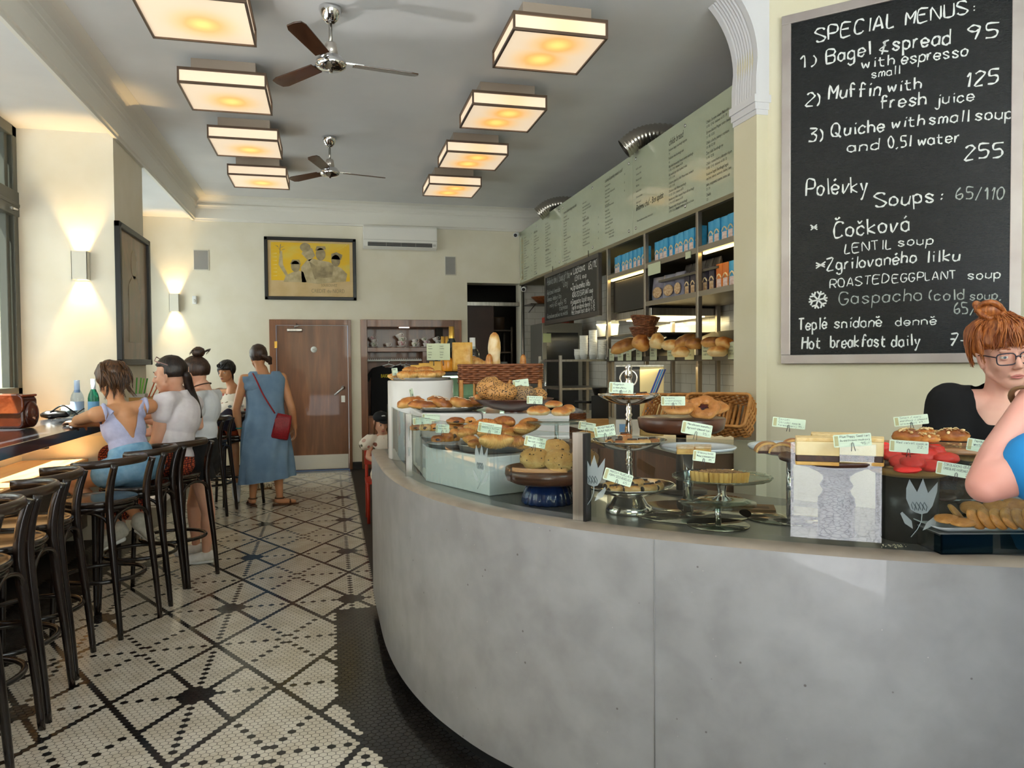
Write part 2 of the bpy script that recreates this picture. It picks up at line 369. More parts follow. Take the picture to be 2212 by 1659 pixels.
# ================================================================ ceiling lamps
def lamp_glass(name, spots):
    k = NT(name); tc = k.n('TexCoord'); acc = None
    for sx, sy in spots:
        d = k.n('VectorMath', operation='DISTANCE'); k.l(tc.outputs['Object'], d.inputs[0]); d.inputs[1].default_value = (sx, sy, -.17)
        r = k.n('MapRange', i={1: .0, 2: .30, 3: 1.0, 4: 0.0}); k.l(d.outputs['Value'], r.inputs[0])
        p = k.n('Math', operation='POWER', i={1: 2.6}); k.l(r.outputs[0], p.inputs[0])
        if acc is None: acc = p.outputs[0]
        else:
            a = k.n('Math', operation='MAXIMUM'); k.l(acc, a.inputs[0]); k.l(p.outputs[0], a.inputs[1]); acc = a.outputs[0]
    k.l(k.ramp(acc, ((0, 'f7dfc0'), (.12, 'f9cf98'), (.35, 'fdae4c'), (.7, 'ffd060'), (1, 'fff08c'))), k.b.inputs['Emission Color'])
    st = k.n('MapRange', i={1: 0, 2: .8, 3: .54, 4: .84}); k.l(acc, st.inputs[0]); k.l(st.outputs[0], k.b.inputs['Emission Strength'])
    k.b.inputs['Base Color'].default_value = lin('c8b69c'); k.b.inputs['Roughness'].default_value = .5
    return k.m
LG1 = lamp_glass('lamp_glass_single', [(.02, .06)])
LG2 = lamp_glass('lamp_glass_pair', [(.03, -.12), (-.02, .12)])
BRONZE = M('bronze_strip', '6d5a4c', .4, .7)
def ceiling_lamp(gl, label):
    t = thing('ceiling_lamp', label, 'ceiling lamp', (0, 0, 3.65), group='square ceiling lamps')
    MB().bx(-.22, .22, -.22, .22, -.1, 0).build('base_plate', M('lamp_plate', 'b9a998', .35, .6), t)
    MB().bx(-.288, .288, -.288, .288, -.2, -.105).build('shade', gl, t)
    f = MB(); a, w = .3, .013
    for z0, z1 in ((-.21, -.192), (-.113, -.095)):
        for s in (-1, 1):
            f.bx(-a, a, s * a - w if s > 0 else s * a, s * a if s > 0 else s * a + w, z0, z1); f.bx(s * a - w if s > 0 else s * a, s * a if s > 0 else s * a + w, -a + w, a - w, z0, z1)
    for sx in (-1, 1):
        for sy in (-1, 1): f.cb((sx * (a - w / 2), sy * (a - w / 2), -.1525), (w, w, .08))
    f.bx(-a + .01, a - .01, -a + .01, a - .01, -.104, -.096)
    f.build('frame', BRONZE, t, merge=0); return t
L1 = ceiling_lamp(LG1, ''); L2 = ceiling_lamp(LG2, '')
for row, src, xx, side in ((0, L1, -.72, 'window row'), (1, L2, 1.39, 'menu sign row')):
    for i, (yy, w) in enumerate(zip((4.70, 6.03, 7.35, 8.66), ('nearest the street', 'second from the street', 'third from the street', 'nearest the back wall'))):
        lb = 'square bronze-framed ceiling lamp, %s, %s' % (side, w)
        if i == 0: src.location = (xx, yy, 3.65); src['label'] = lb
        else: dup(src, (xx, yy, 3.65), lb)
# ================================================================ ceiling fans
BLADE = wood('fan_blade_wood', '2a1a12', '4a2e1e', 'x', 8, .22, .2)
def fan(label, loc, a0):
    t = thing('ceiling_fan', label, 'ceiling fan', loc, group='three-blade ceiling fans')
    MB().lathe([(0, 0), (.068, 0), (.07, -.015), (.06, -.04), (.045, -.075), (.022, -.095), (0, -.095)], 32).build('canopy', CHROME, t)
    MB().tube([(0, 0, -.09), (0, 0, -.24)], .011, 12).build('rod', STEEL, t)
    MB().lathe([(0, -.215), (.03, -.215), (.036, -.225), (.046, -.30), (0, -.30)], 28).build('motor_cap', M('fan_cap', 'b7b0a8', .3, .7), t)
    MB().lathe([(0, -.295), (.06, -.295), (.075, -.305), (.078, -.318), (.09, -.325), (.096, -.345), (.088, -.365), (.06, -.378), (.012, -.385), (.01, -.395), (0, -.395)], 40).build('motor', CHROME, t)
    for k in range(3):
        a = a0 + k * 2 * PI / 3; b = MB(); pts = [(.14, -.045), (.5, -.058), (.545, -.045), (.555, 0), (.545, .04), (.5, .052), (.14, .045)]
        b.T = Matrix.Rotation(.2, 4, 'X'); b.prism(pts, -.004, .004); o = b.build('blade', BLADE, t, (0, 0, -.335), a, bev=.002)
        q = MB(); q.T = Matrix.Rotation(.2, 4, 'X'); q.bx(.07, .2, -.022, .022, .003, .01)
        for u in (.14, .18): q.lathe([(0, .0145), (.006, .0145), (.007, .01), (.0, .01)], 10, (u, .012, 0)); q.lathe([(0, .0145), (.006, .0145), (.007, .01), (0, .01)], 10, (u, -.012, 0))
        q.build('bracket', CHROME, o, merge=0)
fan('chrome ceiling fan with three dark blades, the larger one near the street', (.03, 4.82, 3.65), math.radians(9))
fan('chrome ceiling fan with three dark blades, the smaller one near the back wall', (.022, 7.53, 3.65), math.radians(14))
# ================================================================ back wall
d = MB().bx(-.79, -.70, YB - .02, YB + .12, 0, 2.06).bx(.235, .28, YB - .02, YB + .12, 0, 2.06)
d = MB().bx(-.79, -.705, YB - .025, YB + .12, 0, 2.06).bx(.24, .28, YB - .025, YB + .12, 0, 2.06).bx(-.705, .24, YB - .025, YB + .12, 1.985, 2.06)
door = struct(d.build('door_1', DWOOD, bev=.004, merge=0))
MB().bx(-.70, .235, YB + .0, YB + .045, .012, 1.98).build('leaf', DWOOD, door)
MB().bx(-.69, .225, YB - .006, YB, .02, .215).build('kick_plate', M('kick_plate_steel', 'c9c6c2', .35, .85), door)
MB().bx(-.56, -.36, YB - .055, YB - .005, 1.895, 1.94).build('closer_body', STEEL, door, bev=.01)
MB().tube([(-.46, YB - .03, 1.94), (-.46, YB - .03, 1.965), (-.4, YB - .06, 1.975), (-.44, YB - .02, 2.0)], .008, 8).build('closer_arm', STEEL, door)
for z in (1.72, .95, .3): MB().bx(-.725, -.69, YB - .035, YB - .02, z - .045, z + .045).build('hinge', BRASS, door)
MB().lathe([(0, 0), (.042, 0), (.042, .004), (0, .004)], 28).build('sign_disc', M('white_disc', 'f1f0ea', .4), door, (-.215, YB, 1.655), rot=(PI / 2, 0, 0))
b = MB().bx(.14, .19, YB - .012, YB, .93, 1.02); b.build('lock_plate', STEEL, door)
b = MB().lathe([(0, 0), (.027, 0), (.027, .01), (.012, .012), (.012, .045), (0, .045)], 20); b.T = None
h = b.build('handle_rose', CHROME, door, (.165, YB, 1.13), rot=(PI / 2, 0, 0))
MB().tube([(.165, YB - .045, 1.13), (.15, YB - .05, 1.115), (.05, YB - .05, 1.03)], .013, 10).build('handle', M('handle_white', 'e4e2de', .3, .4), door)
MB().bx(-.30 + .09, -.12 - .0, YB - .008, YB - .004, 1.64, 1.67)
# built-in cupboard with cups on a shelf and shirts on a rail
cab = thing('coat_cupboard', 'walnut built-in cupboard in the back wall with a cup shelf over a clothes rail', 'cupboard', (1.115, YB, 0))
b = MB().bx(-.705, -.615, -.025, .42, 0, 2.066).bx(.6, .705, -.025, .42, 0, 2.066).bx(-.615, .6, -.025, .42, 1.965, 2.066).bx(-.615, .6, -.005, .42, 0, .08)
b.build('frame', DWOOD, cab, bev=.004, merge=0)
MB().bx(-.62, .61, .40, .43, 0, 2.0).build('back_panel', DWOOD, cab)
MB().bx(-.615, .6, 0, .40, 1.62, 1.68).build('shelf', DWOODX, cab, bev=.003)
MB().bx(.15, .20, 0, .40, .08, 1.62).build('divider', DWOOD, cab, bev=.003)
o = MB().bx(-.61, -.1, -.01, .01, .09, .70).bx(-.09, .145, -.01, .01, .09, .70).build('door_panel', DWOOD, cab, merge=0)
MB().bx(-.61, .145, 0, .40, .70, .73).build('lower_shelf', DWOODX, cab)
b = MB().tube([(-.61, .12, 1.50), (.15, .12, 1.50)], .012, 10)
for i in range(28): b.bx(-.6 + i * .027, -.59 + i * .027, .105, .135, 1.513, 1.525)
b.build('clothes_rail', WHITE, cab, merge=0)
MB().bx(-.17, -.03, .03, .07, 1.955, 1.966).build('spotlight_strip', M('strip_lamp', 'fff3dc', .4, emit=3), cab)
# flush speakers, sensor, air conditioner
for x0, x1, lb in ((-1.727, -1.532, 'flush square wall speaker with grey grille left of the framed poster'), (1.589, 1.751, 'flush square wall speaker with grey grille right of the air conditioner')):
    t = thing('wall_speaker', lb, 'speaker', ((x0 + x1) / 2, YB, 2.833), group='flush wall speakers'); w = (x1 - x0) / 2
    f = MB().bx(-w, w, -.012, 0, -.135, .135); f.build('frame', M('speaker_frame', 'dcd6c8', .5), t, bev=.003)
    MB().bx(-w + .012, w - .012, -.015, -.011, -.123, .123).build('grille', M('speaker_grille', '97948f', .6, bump=.3, bscale=400, bdist=.001), t)
t = thing('motion_sensor', 'small white motion sensor beside the far wall lamp', 'sensor', (-1.715, YB, 2.31))
MB().prism(rrect(.055, .05, .015), -.055, .05).build('housing', WHITE, t, (0, -.02, 0), bev=.005); MB().ell((0, -.043, -.015), (.018, .008, .025)).build('lens', M('sensor_lens', 'cfcdc6', .3), t)
t = thing('air_conditioner', 'white wall-mounted air conditioner over the walnut cupboard', 'air conditioner', (.96, YB, 3.02))
pr = [(0, .02), (-.12, 0), (-.19, .03), (-.205, .09), (-.20, .29), (-.17, .32), (0, .325)]
MB().loft([[(x, y, z) for y, z in pr] for x in (-.50, .50)], True, True, False).build('housing', M('ac_white', 'eeebe4', .3), t, bev=.008)
MB().bx(-.445, .43, -.207, -.19, .035, .085).build('outlet', BLACK, t)
b = MB()
for z in (.05, .07): b.bx(-.445, .43, -.211, -.2, z, z + .004)
for x in (-.2, 0, .2): b.bx(x, x + .005, -.21, -.2, .035, .085)
b.build('louvre', M('louvre_grey', '8d8a86', .5), t, merge=0)
MB().bx(-.5, .5, -.209, -.2, .118, .122).build('panel_seam', M('seam', 'b9b5ad', .5), t)
MB().bx(.44, .48, -.21, -.2, .045, .075).build('display', M('ac_display', 'bdbab2', .3), t)
# ---------------------------------------------------------------- framed posters
PAPER = M('old_paper', 'd9bd8c', .5, col2='cfb07c', scale=5)
t = thing('framed_poster', 'black framed yellow poster of a family waving over the walnut door', 'poster', (-.238, YB, 2.745))
b = MB(); w, hh = .601, .42
b.bx(-w, w, -.035, 0, hh - .045, hh).bx(-w, w, -.035, 0, -hh, -hh + .045).bx(-w, -w + .045, -.035, 0, -hh, hh).bx(w - .045, w, -.035, 0, -hh, hh)
b.build('frame', BLACK, t, bev=.006, merge=0)
MB().bx(-w + .03, w - .03, -.015, -.004, -hh + .03, hh - .03).build('paper', PAPER, t)
pn = MB().bx(-.515, .515, -.0165, -.015, -.16, .35).build('painted_field', M('poster_yellow', 'eebf1e', .5, col2='e2c95e', scale=3, stretch=(1, 1, 2.5), lo=.45, hi=.75), t)
INK = M('poster_ink', '8f7f60', .6, col2='b3a078', scale=14, detail=5); INK2 = M('poster_ink_pale', 'cdbb92', .6, col2='ad9a72', scale=12, detail=5)
def flat(name, polys, mat, par, y=-.018, th=.0012):
    b = MB()
    for P in polys:
        n = len(P); b.add([(x, y, z) for x, z in P] + [(x, y + th, z) for x, z in P], [tuple(range(n))] + [(i, (i + 1) % n, n + (i + 1) % n, n + i) for i in range(n)])
    return b.build(name, mat, par, merge=0)
def circ(cx, cz, rx, rz=None, n=20): return [(cx + rx * math.cos(2 * PI * k / n), cz + (rz or rx) * math.sin(2 * PI * k / n)) for k in range(n)]
flat('figures', [
    [(-.42, .05), (-.40, .22), (-.37, .24), (-.36, .05), (-.30, -.08), (-.18, -.02), (-.10, -.04), (-.06, -.18), (-.36, -.18), (-.33, -.10)],
    [(-.12, -.18), (-.13, .02), (-.05, .12), (.02, .14), (.12, .12), (.24, .10), (.40, .02), (.48, -.06), (.46, -.16), (.10, -.2)],
    [(-.12, .2), (-.02, .10), (.06, .18), (.02, .28), (-.08, .30)]], INK2, t)
flat('shaded_faces', [circ(-.2, .03, .06, .075), circ(.13, .2, .065, .085), circ(.33, .12, .06, .08), circ(-.07, .29, .07, .06),
    [(.06, .25), (.2, .27), (.19, .31), (.08, .31)], [(.27, .14), (.40, .13), (.42, .2), (.34, .235), (.27, .21)], [(-.27, .06), (-.13, .06), (-.15, .12), (-.24, .12)],
    [(-.02, .10), (.10, .02), (.30, .06), (.28, -.10), (.05, -.14)]], INK, t, -.0195)
LEAF = [[(x + .05 * s * math.cos(a), z + .05 * math.sin(a)), (x, z + .006), (x, z - .006)] for x, z, s, a in ((-.40, .24, 1, 1.2), (-.4, .25, -1, 1), (-.38, .28, 1, .5), (-.42, .29, -1, .4), (-.39, .31, 1, 1.4), (-.37, .25, 1, .2), (-.43, .26, -1, 1.5))]
flat('olive_branch', LEAF + [[(-.405, .2), (-.395, .2), (-.385, .32), (-.395, .32)]], INK, t, -.0195)
RAY = [[(.30 + .2 * u, .26 + .02 * i), (.31 + .2 * u, .265 + .02 * i), (.42 + .06 * u, .30 + .012 * i)] for i, u in enumerate((.2, .4, .6, .8, .9))] + [[(-.5, .2 - .05 * i), (-.44, .205 - .05 * i), (-.44, .198 - .05 * i)] for i in range(7)]
flat('sun_rays', RAY, M('pale_ray', 'efdf9a', .5), t, -.0178)
t = thing('framed_poster', 'tall dark framed poster hung on the side of the pilaster', 'poster', (-1.73, 7.40, 2.06), rz=PI / 2)
w, hh = .545, .6
b = MB(); b.bx(-w, w, -.045, 0, hh - .05, hh).bx(-w, w, -.045, 0, -hh, -hh + .05).bx(-w, -w + .06, -.045, 0, -hh, hh).bx(w - .06, w, -.045, 0, -hh, hh)
b.build('frame', BLACK, t, bev=.006, merge=0)
MB().bx(-w + .04, w - .04, -.02, 0, -hh + .04, hh - .04).build('picture', M('rust_picture', '9a7a62', .25, col2='7d6e58', scale=3, stretch=(1, 1, .5), detail=5, dist=1.5), t)
flat('pictured_figure', [circ(0, .3, .1, .13), [(-.2, .1), (-.05, .2), (.08, .2), (.22, .05), (.2, -.4), (-.22, -.4)]], M('picture_figure', '8c8268', .3, col2='a08468', scale=6, detail=5), t, -.022)
# ---------------------------------------------------------------- wall lamps
for loc, rz, lb in (((-1.98, 6.886, 2.276), 0, 'white box wall lamp on the pilaster shining up and down'), ((-1.955, YB, 2.265), 0, 'box wall lamp on the far back wall shining up and down')):
    t = thing('wall_lamp', lb, 'wall lamp', loc, rz, group='up-and-down wall lamps')
    b = MB(); w, dp, hh = .058, .09, .115
    b.bx(-w, w, -dp, -dp + .004, -hh, hh).bx(-w, -w + .004, -dp, -.002, -hh, hh).bx(w - .004, w, -dp, -.002, -hh, hh).bx(-w, w, -.006, -.002, -hh, hh)
    b.build('housing', M('lamp_white', 'dcd7c8', .5), t, merge=0)
    MB().lathe([(0, .02), (.028, .02), (.03, -.02), (0, -.02)], 16, (0, -.047, 0)).build('bulb', M('warm_bulb', 'ffd9a0', .4, emit=18), t)
    for s in (1, -1):
        light('SPOT', 'wall_lamp_beam', (loc[0], loc[1] - .05, loc[2] + s * .03), 30, (1, .66, .28), (loc[0], loc[1] - .02, loc[2] + s), spot_size=1.15, spot_blend=.7, shadow_soft_size=.02)
# ---------------------------------------------------------------- window bar and low bench
BARTOP = M('bar_stone', '2f3034', .12, col2='3d3e42', scale=30, detail=4)
t = thing('window_bar', 'dark polished stone bar along the windows', 'bar counter', (0, 0, 0))
MB().prism([(-2.12, 1.2), (-1.59, 1.2), (-1.59, 10.0), (-2.12, 10.0), (-2.12, 7.88), (-1.722, 7.88), (-1.722, 6.878), (-2.12, 6.878)], .985, 1.05).build('worktop', BARTOP, t, bev=.004)
for y in (2.0, 3.6, 5.3, 8.3, 9.6):
    MB().bx(-2.45, -1.75, y - .03, y + .03, .93, .985).build('support_arm', DARKMETAL, t)
t = thing('window_bench', 'low wooden bench top in front of the window wall', 'bench', (0, 0, 0))
MB().bx(-2.455, -1.965, 1.6, 6.87, .645, .685).build('seat_top', wood('bench_oak', 'c98d55', 'e0aa70', 'y', 4, .25, .3), t, bev=.004)
MB().bx(-2.455, -1.985, 1.6, 6.87, .12, .643).build('front_panel', M('bench_front', '4a4034', .35, col2='3b342b'), t)
MB().bx(-1.985, -1.955, 1.6, 6.87, .25, .28).build('foot_rail', STEEL, t)
b = MB().bx(-1.99, -1.77, 6.866, 6.886, .87, .95); o = b.build('socket_plate', M('socket_white', 'd9d6d0', .4), None, bev=.004); tag(o, 'white double socket plate on the pilaster under the bar', 'socket')
MB().lathe([(0, 0), (.012, 0), (.012, .006), (0, .006)], 16).build('knob', CHROME, o, (-1.93, 6.866, .91), rot=(PI / 2, 0, 0))
# ================================================================ bar stools
STOOLW = M('dark_beech', '1f140e', .25, col2='150d09', scale=6, stretch=(1, 1, .3), coat=.3); RAILW = M('worn_beech', '3a281a', .3, col2='271a11', scale=8, coat=.3)
def make_stool():
    t = thing('bar_stool', '', 'bar stool', group='dark bentwood bar stools')      # back towards +x
    MB().lathe([(0, .722), (.15, .72), (.178, .724), (.188, .728), (.196, .722), (.198, .712), (.192, .70), (0, .70)], 40).build('seat', M('stool_seat', '33261d', .18, col2='271d16', scale=5, coat=.4), t)
    MB().lathe([(.165, .70), (.185, .70), (.185, .665), (.165, .665), (.165, .70)], 40).build('seat_ring', STOOLW, t)
    LA = {}
    for s in (-1, 1):
        p = catmull([(.235, s * .175, 0), (.215, s * .172, .25), (.19, s * .165, .5), (.175, s * .16, .7), (.185, s * .162, .82), (.215, s * .165, .93)], 5)
        n = len(p); MB().tube(p, [.014 + .007 * min(1, 2.2 * i / n) - (.003 * max(0, i / n - .75) * 4) for i in range(n)], 10).build('back_leg', STOOLW, t)
        p = catmull([(-.165, s * .175, 0), (-.155, s * .165, .3), (-.14, s * .15, .69)], 5); n = len(p)
        MB().tube(p, [.013 + .006 * i / n for i in range(n)], 10).build('front_leg', STOOLW, t)
    p = [(.04 + .19 * math.cos(a), .215 * math.sin(a), .925 + .012 * math.cos(a)) for a in [-1.75 + 3.5 * i / 24 for i in range(25)]]
    MB().tube(p, [.0165] * 25, 10, flat=1.35).build('back_rail', RAILW, t)
    p = [(.02 + .205 * math.cos(a), .20 * math.sin(a), .30) for a in [2 * PI * i / 32 for i in range(32)]]
    MB().tube(p, .012, 8, closed=True).build('foot_ring', STOOLW, t)
    legs = [(.19, -.165), (.19, .165), (-.147, .158), (-.147, -.158)]
    for i in range(4):
        a, c = V(*legs[i], 0), V(*legs[(i + 1) % 4], 0); m_ = (a + c) / 2 * .93
        p = catmull([(a.x, a.y, .44), (a.x * .97, a.y * .97, .54), (a.x * .78 + m_.x * .22, a.y * .78 + m_.y * .22, .635), (m_.x, m_.y, .668), (c.x * .78 + m_.x * .22, c.y * .78 + m_.y * .22, .635), (c.x * .97, c.y * .97, .54), (c.x, c.y, .44)], 4)
        MB().tube(p, .0095, 8).build('arch_brace', STOOLW, t)
    return t
ST = make_stool(); first = True
STOOLS = [((-1.365, 3.13), 3, 'dark bentwood bar stool nearest the street, cut by the photo edge'), ((-1.38, 3.54), 3, 'empty dark bentwood bar stool, second from the street'), ((-1.41, 3.97), 4, 'empty dark bentwood bar stool, third from the street'),
          ((-1.255, 4.56), -21, 'empty dark bentwood bar stool turned outward beside the woman in denim shorts'), ((-1.18, 5.03), -3, 'dark bentwood bar stool under the woman in denim shorts'), ((-1.065, 5.44), -22, 'dark bentwood bar stool under the woman with the long ponytail'),
          ((-1.19, 7.80), -8, 'dark bentwood bar stool behind the woman in black shorts'), ((-1.10, 8.80), 70, 'dark bentwood bar stool under the woman in the floral blouse'), ((-.98, 8.32), 20, 'dark bentwood bar stool beside the woman in the blue dress')]
for (x, y), a, lb in STOOLS:
    if first: ST.location = (x, y, 0); ST.rotation_euler.z = math.radians(a); ST['label'] = lb; first = False
    else: dup(ST, (x, y, 0), lb, math.radians(a))
# ================================================================ display counter
CTOP = .94
CONC = NT('concrete'); v = CONC.vec(); n1 = CONC.noise(v, 2.2, 6, .4); n2 = CONC.noise(v, 9, 6, .2); n3 = CONC.noise(CONC.vec((1, 1, .25)), 5, 4)
c1 = CONC.ramp(n1.outputs['Fac'], ((.3, '989798'), (.5, 'a6a6a7'), (.7, 'b2b2b3'))); c2 = CONC.ramp(n2.outputs['Fac'], ((.35, '8a8684'), (.65, 'b0aead')))
mx = CONC.mix(.35, c1, c2); vo = CONC.n('TexVoronoi', i={'Scale': 34.0, 'Randomness': 1.0}); CONC.l(v, vo.inputs['Vector'])
pit = CONC.ramp(vo.outputs['Distance'], ((.03, 'ffffff'), (.06, '000000'))); g = CONC.noise(v, 7, 2); gate = CONC.ramp(g.outputs['Fac'], ((.56, '000000'), (.6, 'ffffff')))
mm = CONC.n('Mix', data_type='RGBA', blend_type='MULTIPLY'); mm.inputs[0].default_value = 1; CONC.l(pit, mm.inputs[6]); CONC.l(gate, mm.inputs[7])
mx2 = CONC.mix(mm.outputs[2], mx, 'd8d4cf'); vo2 = CONC.n('TexVoronoi', i={'Scale': 13.0}); CONC.l(v, vo2.inputs['Vector'])
dk = CONC.ramp(vo2.outputs['Distance'], ((.035, 'ffffff'), (.06, '000000'))); mx3 = CONC.mix(dk, mx2, '6f6a66')
CONC.l(mx3, CONC.b.inputs['Base Color']); CONC.b.inputs['Roughness'].default_value = .32; CONC.b.inputs['Coat Weight'].default_value = .25; CONC.bump(n2.outputs['Fac'], .12, .004)
RIM = M('concrete_rim', '97897a', .35, col2='85786b', scale=9, detail=5, coat=.2)
DECK = M('counter_deck', '57544f', .28, col2='4a4844', scale=7, detail=5, bump=.03, coat=.15)
t = thing('display_counter', 'long curved concrete pastry counter', 'counter', (0, 0, 0))
inn = offset(CP, .06); inn2 = offset(CP, .55)
def wallsec(b, A, B, z0, z1):
    n = len(A); rings = [[(*A[i], z0), (*A[i], z1), (*B[i], z1), (*B[i], z0)] for i in range(n)]
    b.loft(rings, True, True, True); return b
b = MB(); A, B = CP, offset(CP, .10); n = len(A)
b.loft([[(*A[i], .085) for i in range(n)], [(*A[i], CTOP - .012) for i in range(n)]], False, False, True)
b.loft([[(*B[i], .085) for i in range(n)], [(*A[i], .085) for i in range(n)]], False, False, False)
b.add([(*A[0], .085), (*A[0], CTOP - .012), (B[0][0] + .5, 4.55, CTOP - .012), (B[0][0] + .5, 4.55, .085)], [(0, 1, 2, 3)])
b.build('concrete_front', CONC.m, t, merge=0)
ins = offset(CP, .008); gl = offset(CP, .075); b = MB()
b.loft([[(*A[i], CTOP - .012) for i in range(n)], [(*ins[i], CTOP) for i in range(n)], [(*gl[i], CTOP + .0005) for i in range(n)]], False, False, True)
b.build('rim', RIM, t, merge=0)
b = MB(); far = [(2.6, 1.70), (2.1, 1.86), (1.95, 2.03), (1.72, 2.32), (1.35, 2.85), (1.15, 3.25), (1.08, 4.2), (1.08, 4.55)]
b.prism(gl + [(2.6, 1.5)] + far, CTOP - .03, CTOP); b.build('deck', DECK, t, merge=0)
b = MB(); kk = offset(CP, .06); b.loft([[(*kk[i], 0) for i in range(n)], [(*kk[i], .085) for i in range(n)]], False, False, True); b.build('plinth', M('plinth_black', '191919', .35), t, merge=0)
b = MB(); kf = [(x + .02, y - .04) for x, y in far]; b.loft([[(x, y, 0) for x, y in far], [(x, y, CTOP - .03) for x, y in far]], False, False, False); b.build('service_side', DWOOD, t, merge=0)
# seam between two concrete castings
i0 = min(range(n), key=lambda i: abs(CP[i][0] - .93)); b = MB(); q = offset(CP, -.0012)[i0]; b.tube([(*q, .09), (*q, CTOP - .012)], .0016, 6); b.build('casting_seam', M('seam_grey', '8f8d8b', .6), t)
# glass guard: three panes, two posts
G = offset(CP, .078); GT = 1.222
def pane(i0, i1, label):
    o = thing('glass_guard_pane', label, 'glass guard', (0, 0, 0), group='glass guard panes on the counter')
    P, Q = G[i0:i1 + 1], offset(G, .008)[i0:i1 + 1]; b = MB(); m_ = len(P)
    b.loft([[(*P[i], CTOP + .001) for i in range(m_)], [(*P[i], GT) for i in range(m_)]], False, False, True); b.build('pane', CGLASS, o, merge=0)
    b = MB(); b.loft([[(*P[i], GT - .0005) for i in range(m_)], [(*Q[i], GT - .0005) for i in range(m_)]], False, False, False)
    for e in (0, m_ - 1): b.add([(*P[e], CTOP + .001), (*Q[e], CTOP + .001), (*Q[e], GT), (*P[e], GT)], [(0, 1, 2, 3)])
    b.build('polished_edge', GEDGE, o, merge=0); return o
iA = min(range(n), key=lambda i: abs(G[i][1] - 4.28)); iB = min(range(n), key=lambda i: abs(G[i][1] - 3.44)); iC = min(range(n), key=lambda i: abs(G[i][0] - .765))
pane(iA, iB, 'short glass guard pane at the far end of the counter')
pane(iB, iC, 'curved middle glass guard pane between the two steel posts')
pane(iC, n - 1, 'long glass guard pane at the near end of the counter')
for idx, w, lb in ((iB, .022, 'slim steel post holding the far glass guard panes'), (iC, .045, 'wide brushed steel post holding the near glass guard panes')):
    p = G[idx]; a = math.atan2(G[idx + 1][1] - G[idx - 1][1], G[idx + 1][0] - G[idx - 1][0])
    o = thing('guard_post', lb, 'post', (*p, CTOP), a, group='steel guard posts')
    MB().bx(-w / 2, w / 2, -.012, -.004, 0, .285).build('front_plate', STEEL, o, bev=.002); MB().bx(-w / 2, w / 2, .012, .018, 0, .285).build('back_plate', STEEL, o, bev=.002)
    MB().bx(w / 2 - .004, w / 2 + .006, -.014, .02, 0, .283).build('gasket', STEEL if idx == iB else BLACK, o)
# tulip emblems etched on the glass
ETCH = M('etched_white', 'b9c6c8', .6, alpha=.62); ETCHL = M('etched_line', '4b5a5c', .6)
def tulip(px, py, h, label, lean=0):
    c = at(px, py, z=CTOP + .16); j = min(range(n - 1), key=lambda i: abs(math.atan2(G[i][0], G[i][1]) - math.atan2(c.x, c.y)))
    t_ = V(G[j + 1][0] - G[j][0], G[j + 1][1] - G[j][1], 0).normalized()
    ra = math.atan2(c.x, c.y); best = V(*G[j], 0)
    a1, a2 = math.atan2(G[j][0], G[j][1]), math.atan2(G[j + 1][0], G[j + 1][1])
    f = (ra - a1) / (a2 - a1) if abs(a2 - a1) > 1e-6 else 0; best = best + (V(*G[j + 1], 0) - best) * f
    zc = at(px, py, y=best.y).z
    o = thing('tulip_emblem', label, 'emblem', (best.x, best.y, zc), math.atan2(t_.y, t_.x), group='etched tulip emblems'); s = h
    Y = -.003
    fl = [(-.17, -.02), (-.24, .16), (-.24, .34), (-.19, .5), (-.07, .28), (.02, .52), (.10, .27), (.25, .47), (.24, .3), (.17, .05), (.09, -.07), (0, -.1), (-.1, -.07)]
    flat('flower', [[(x * s, z * s) for x, z in fl]], ETCH, o, Y, .0006)
    flat('leaf', [[(x * s, z * s) for x, z in [(-.30, -.07), (-.33, -.10), (-.26, -.27), (-.13, -.36), (-.15, -.22)]]], ETCH, o, Y, .0006)
    flat('leaf', [[(x * s, z * s) for x, z in [(.25, -.08), (.27, -.14), (.20, -.28), (.02, -.38), (.08, -.24)]]], ETCH, o, Y, .0006)
    b = MB(); b.tube([(x * s, Y, z * s) for x, z in [(.01, -.09), (0, -.22), (-.06, -.36), (-.16, -.5)]], .008 * s, 5); b.build('stem', ETCH, o)
    b = MB()
    for k in range(4):
        x0 = -.13 + k * .06; b.tube([(x * s, Y - .0008, z * s) for x, z in [(x0, -.02), (x0 - .03, .06), (x0 - .01, .11), (x0 + .035, .03), (x0 + .02, -.04)]], .006 * s, 4)
    b.build('stamen_lines', ETCHL, o, merge=0)
tulip(1041, 1010, .162, 'etched tulip emblem on the glass before the white box')
tulip(1283, 1040, .165, 'etched tulip emblem on the glass beside the wide steel post')
tulip(1990, 1098, .155, 'etched tulip emblem on the glass before the cookie trays')
tulip(880, 955, .20, 'faint etched tulip emblem on the glass beside the slim far post')
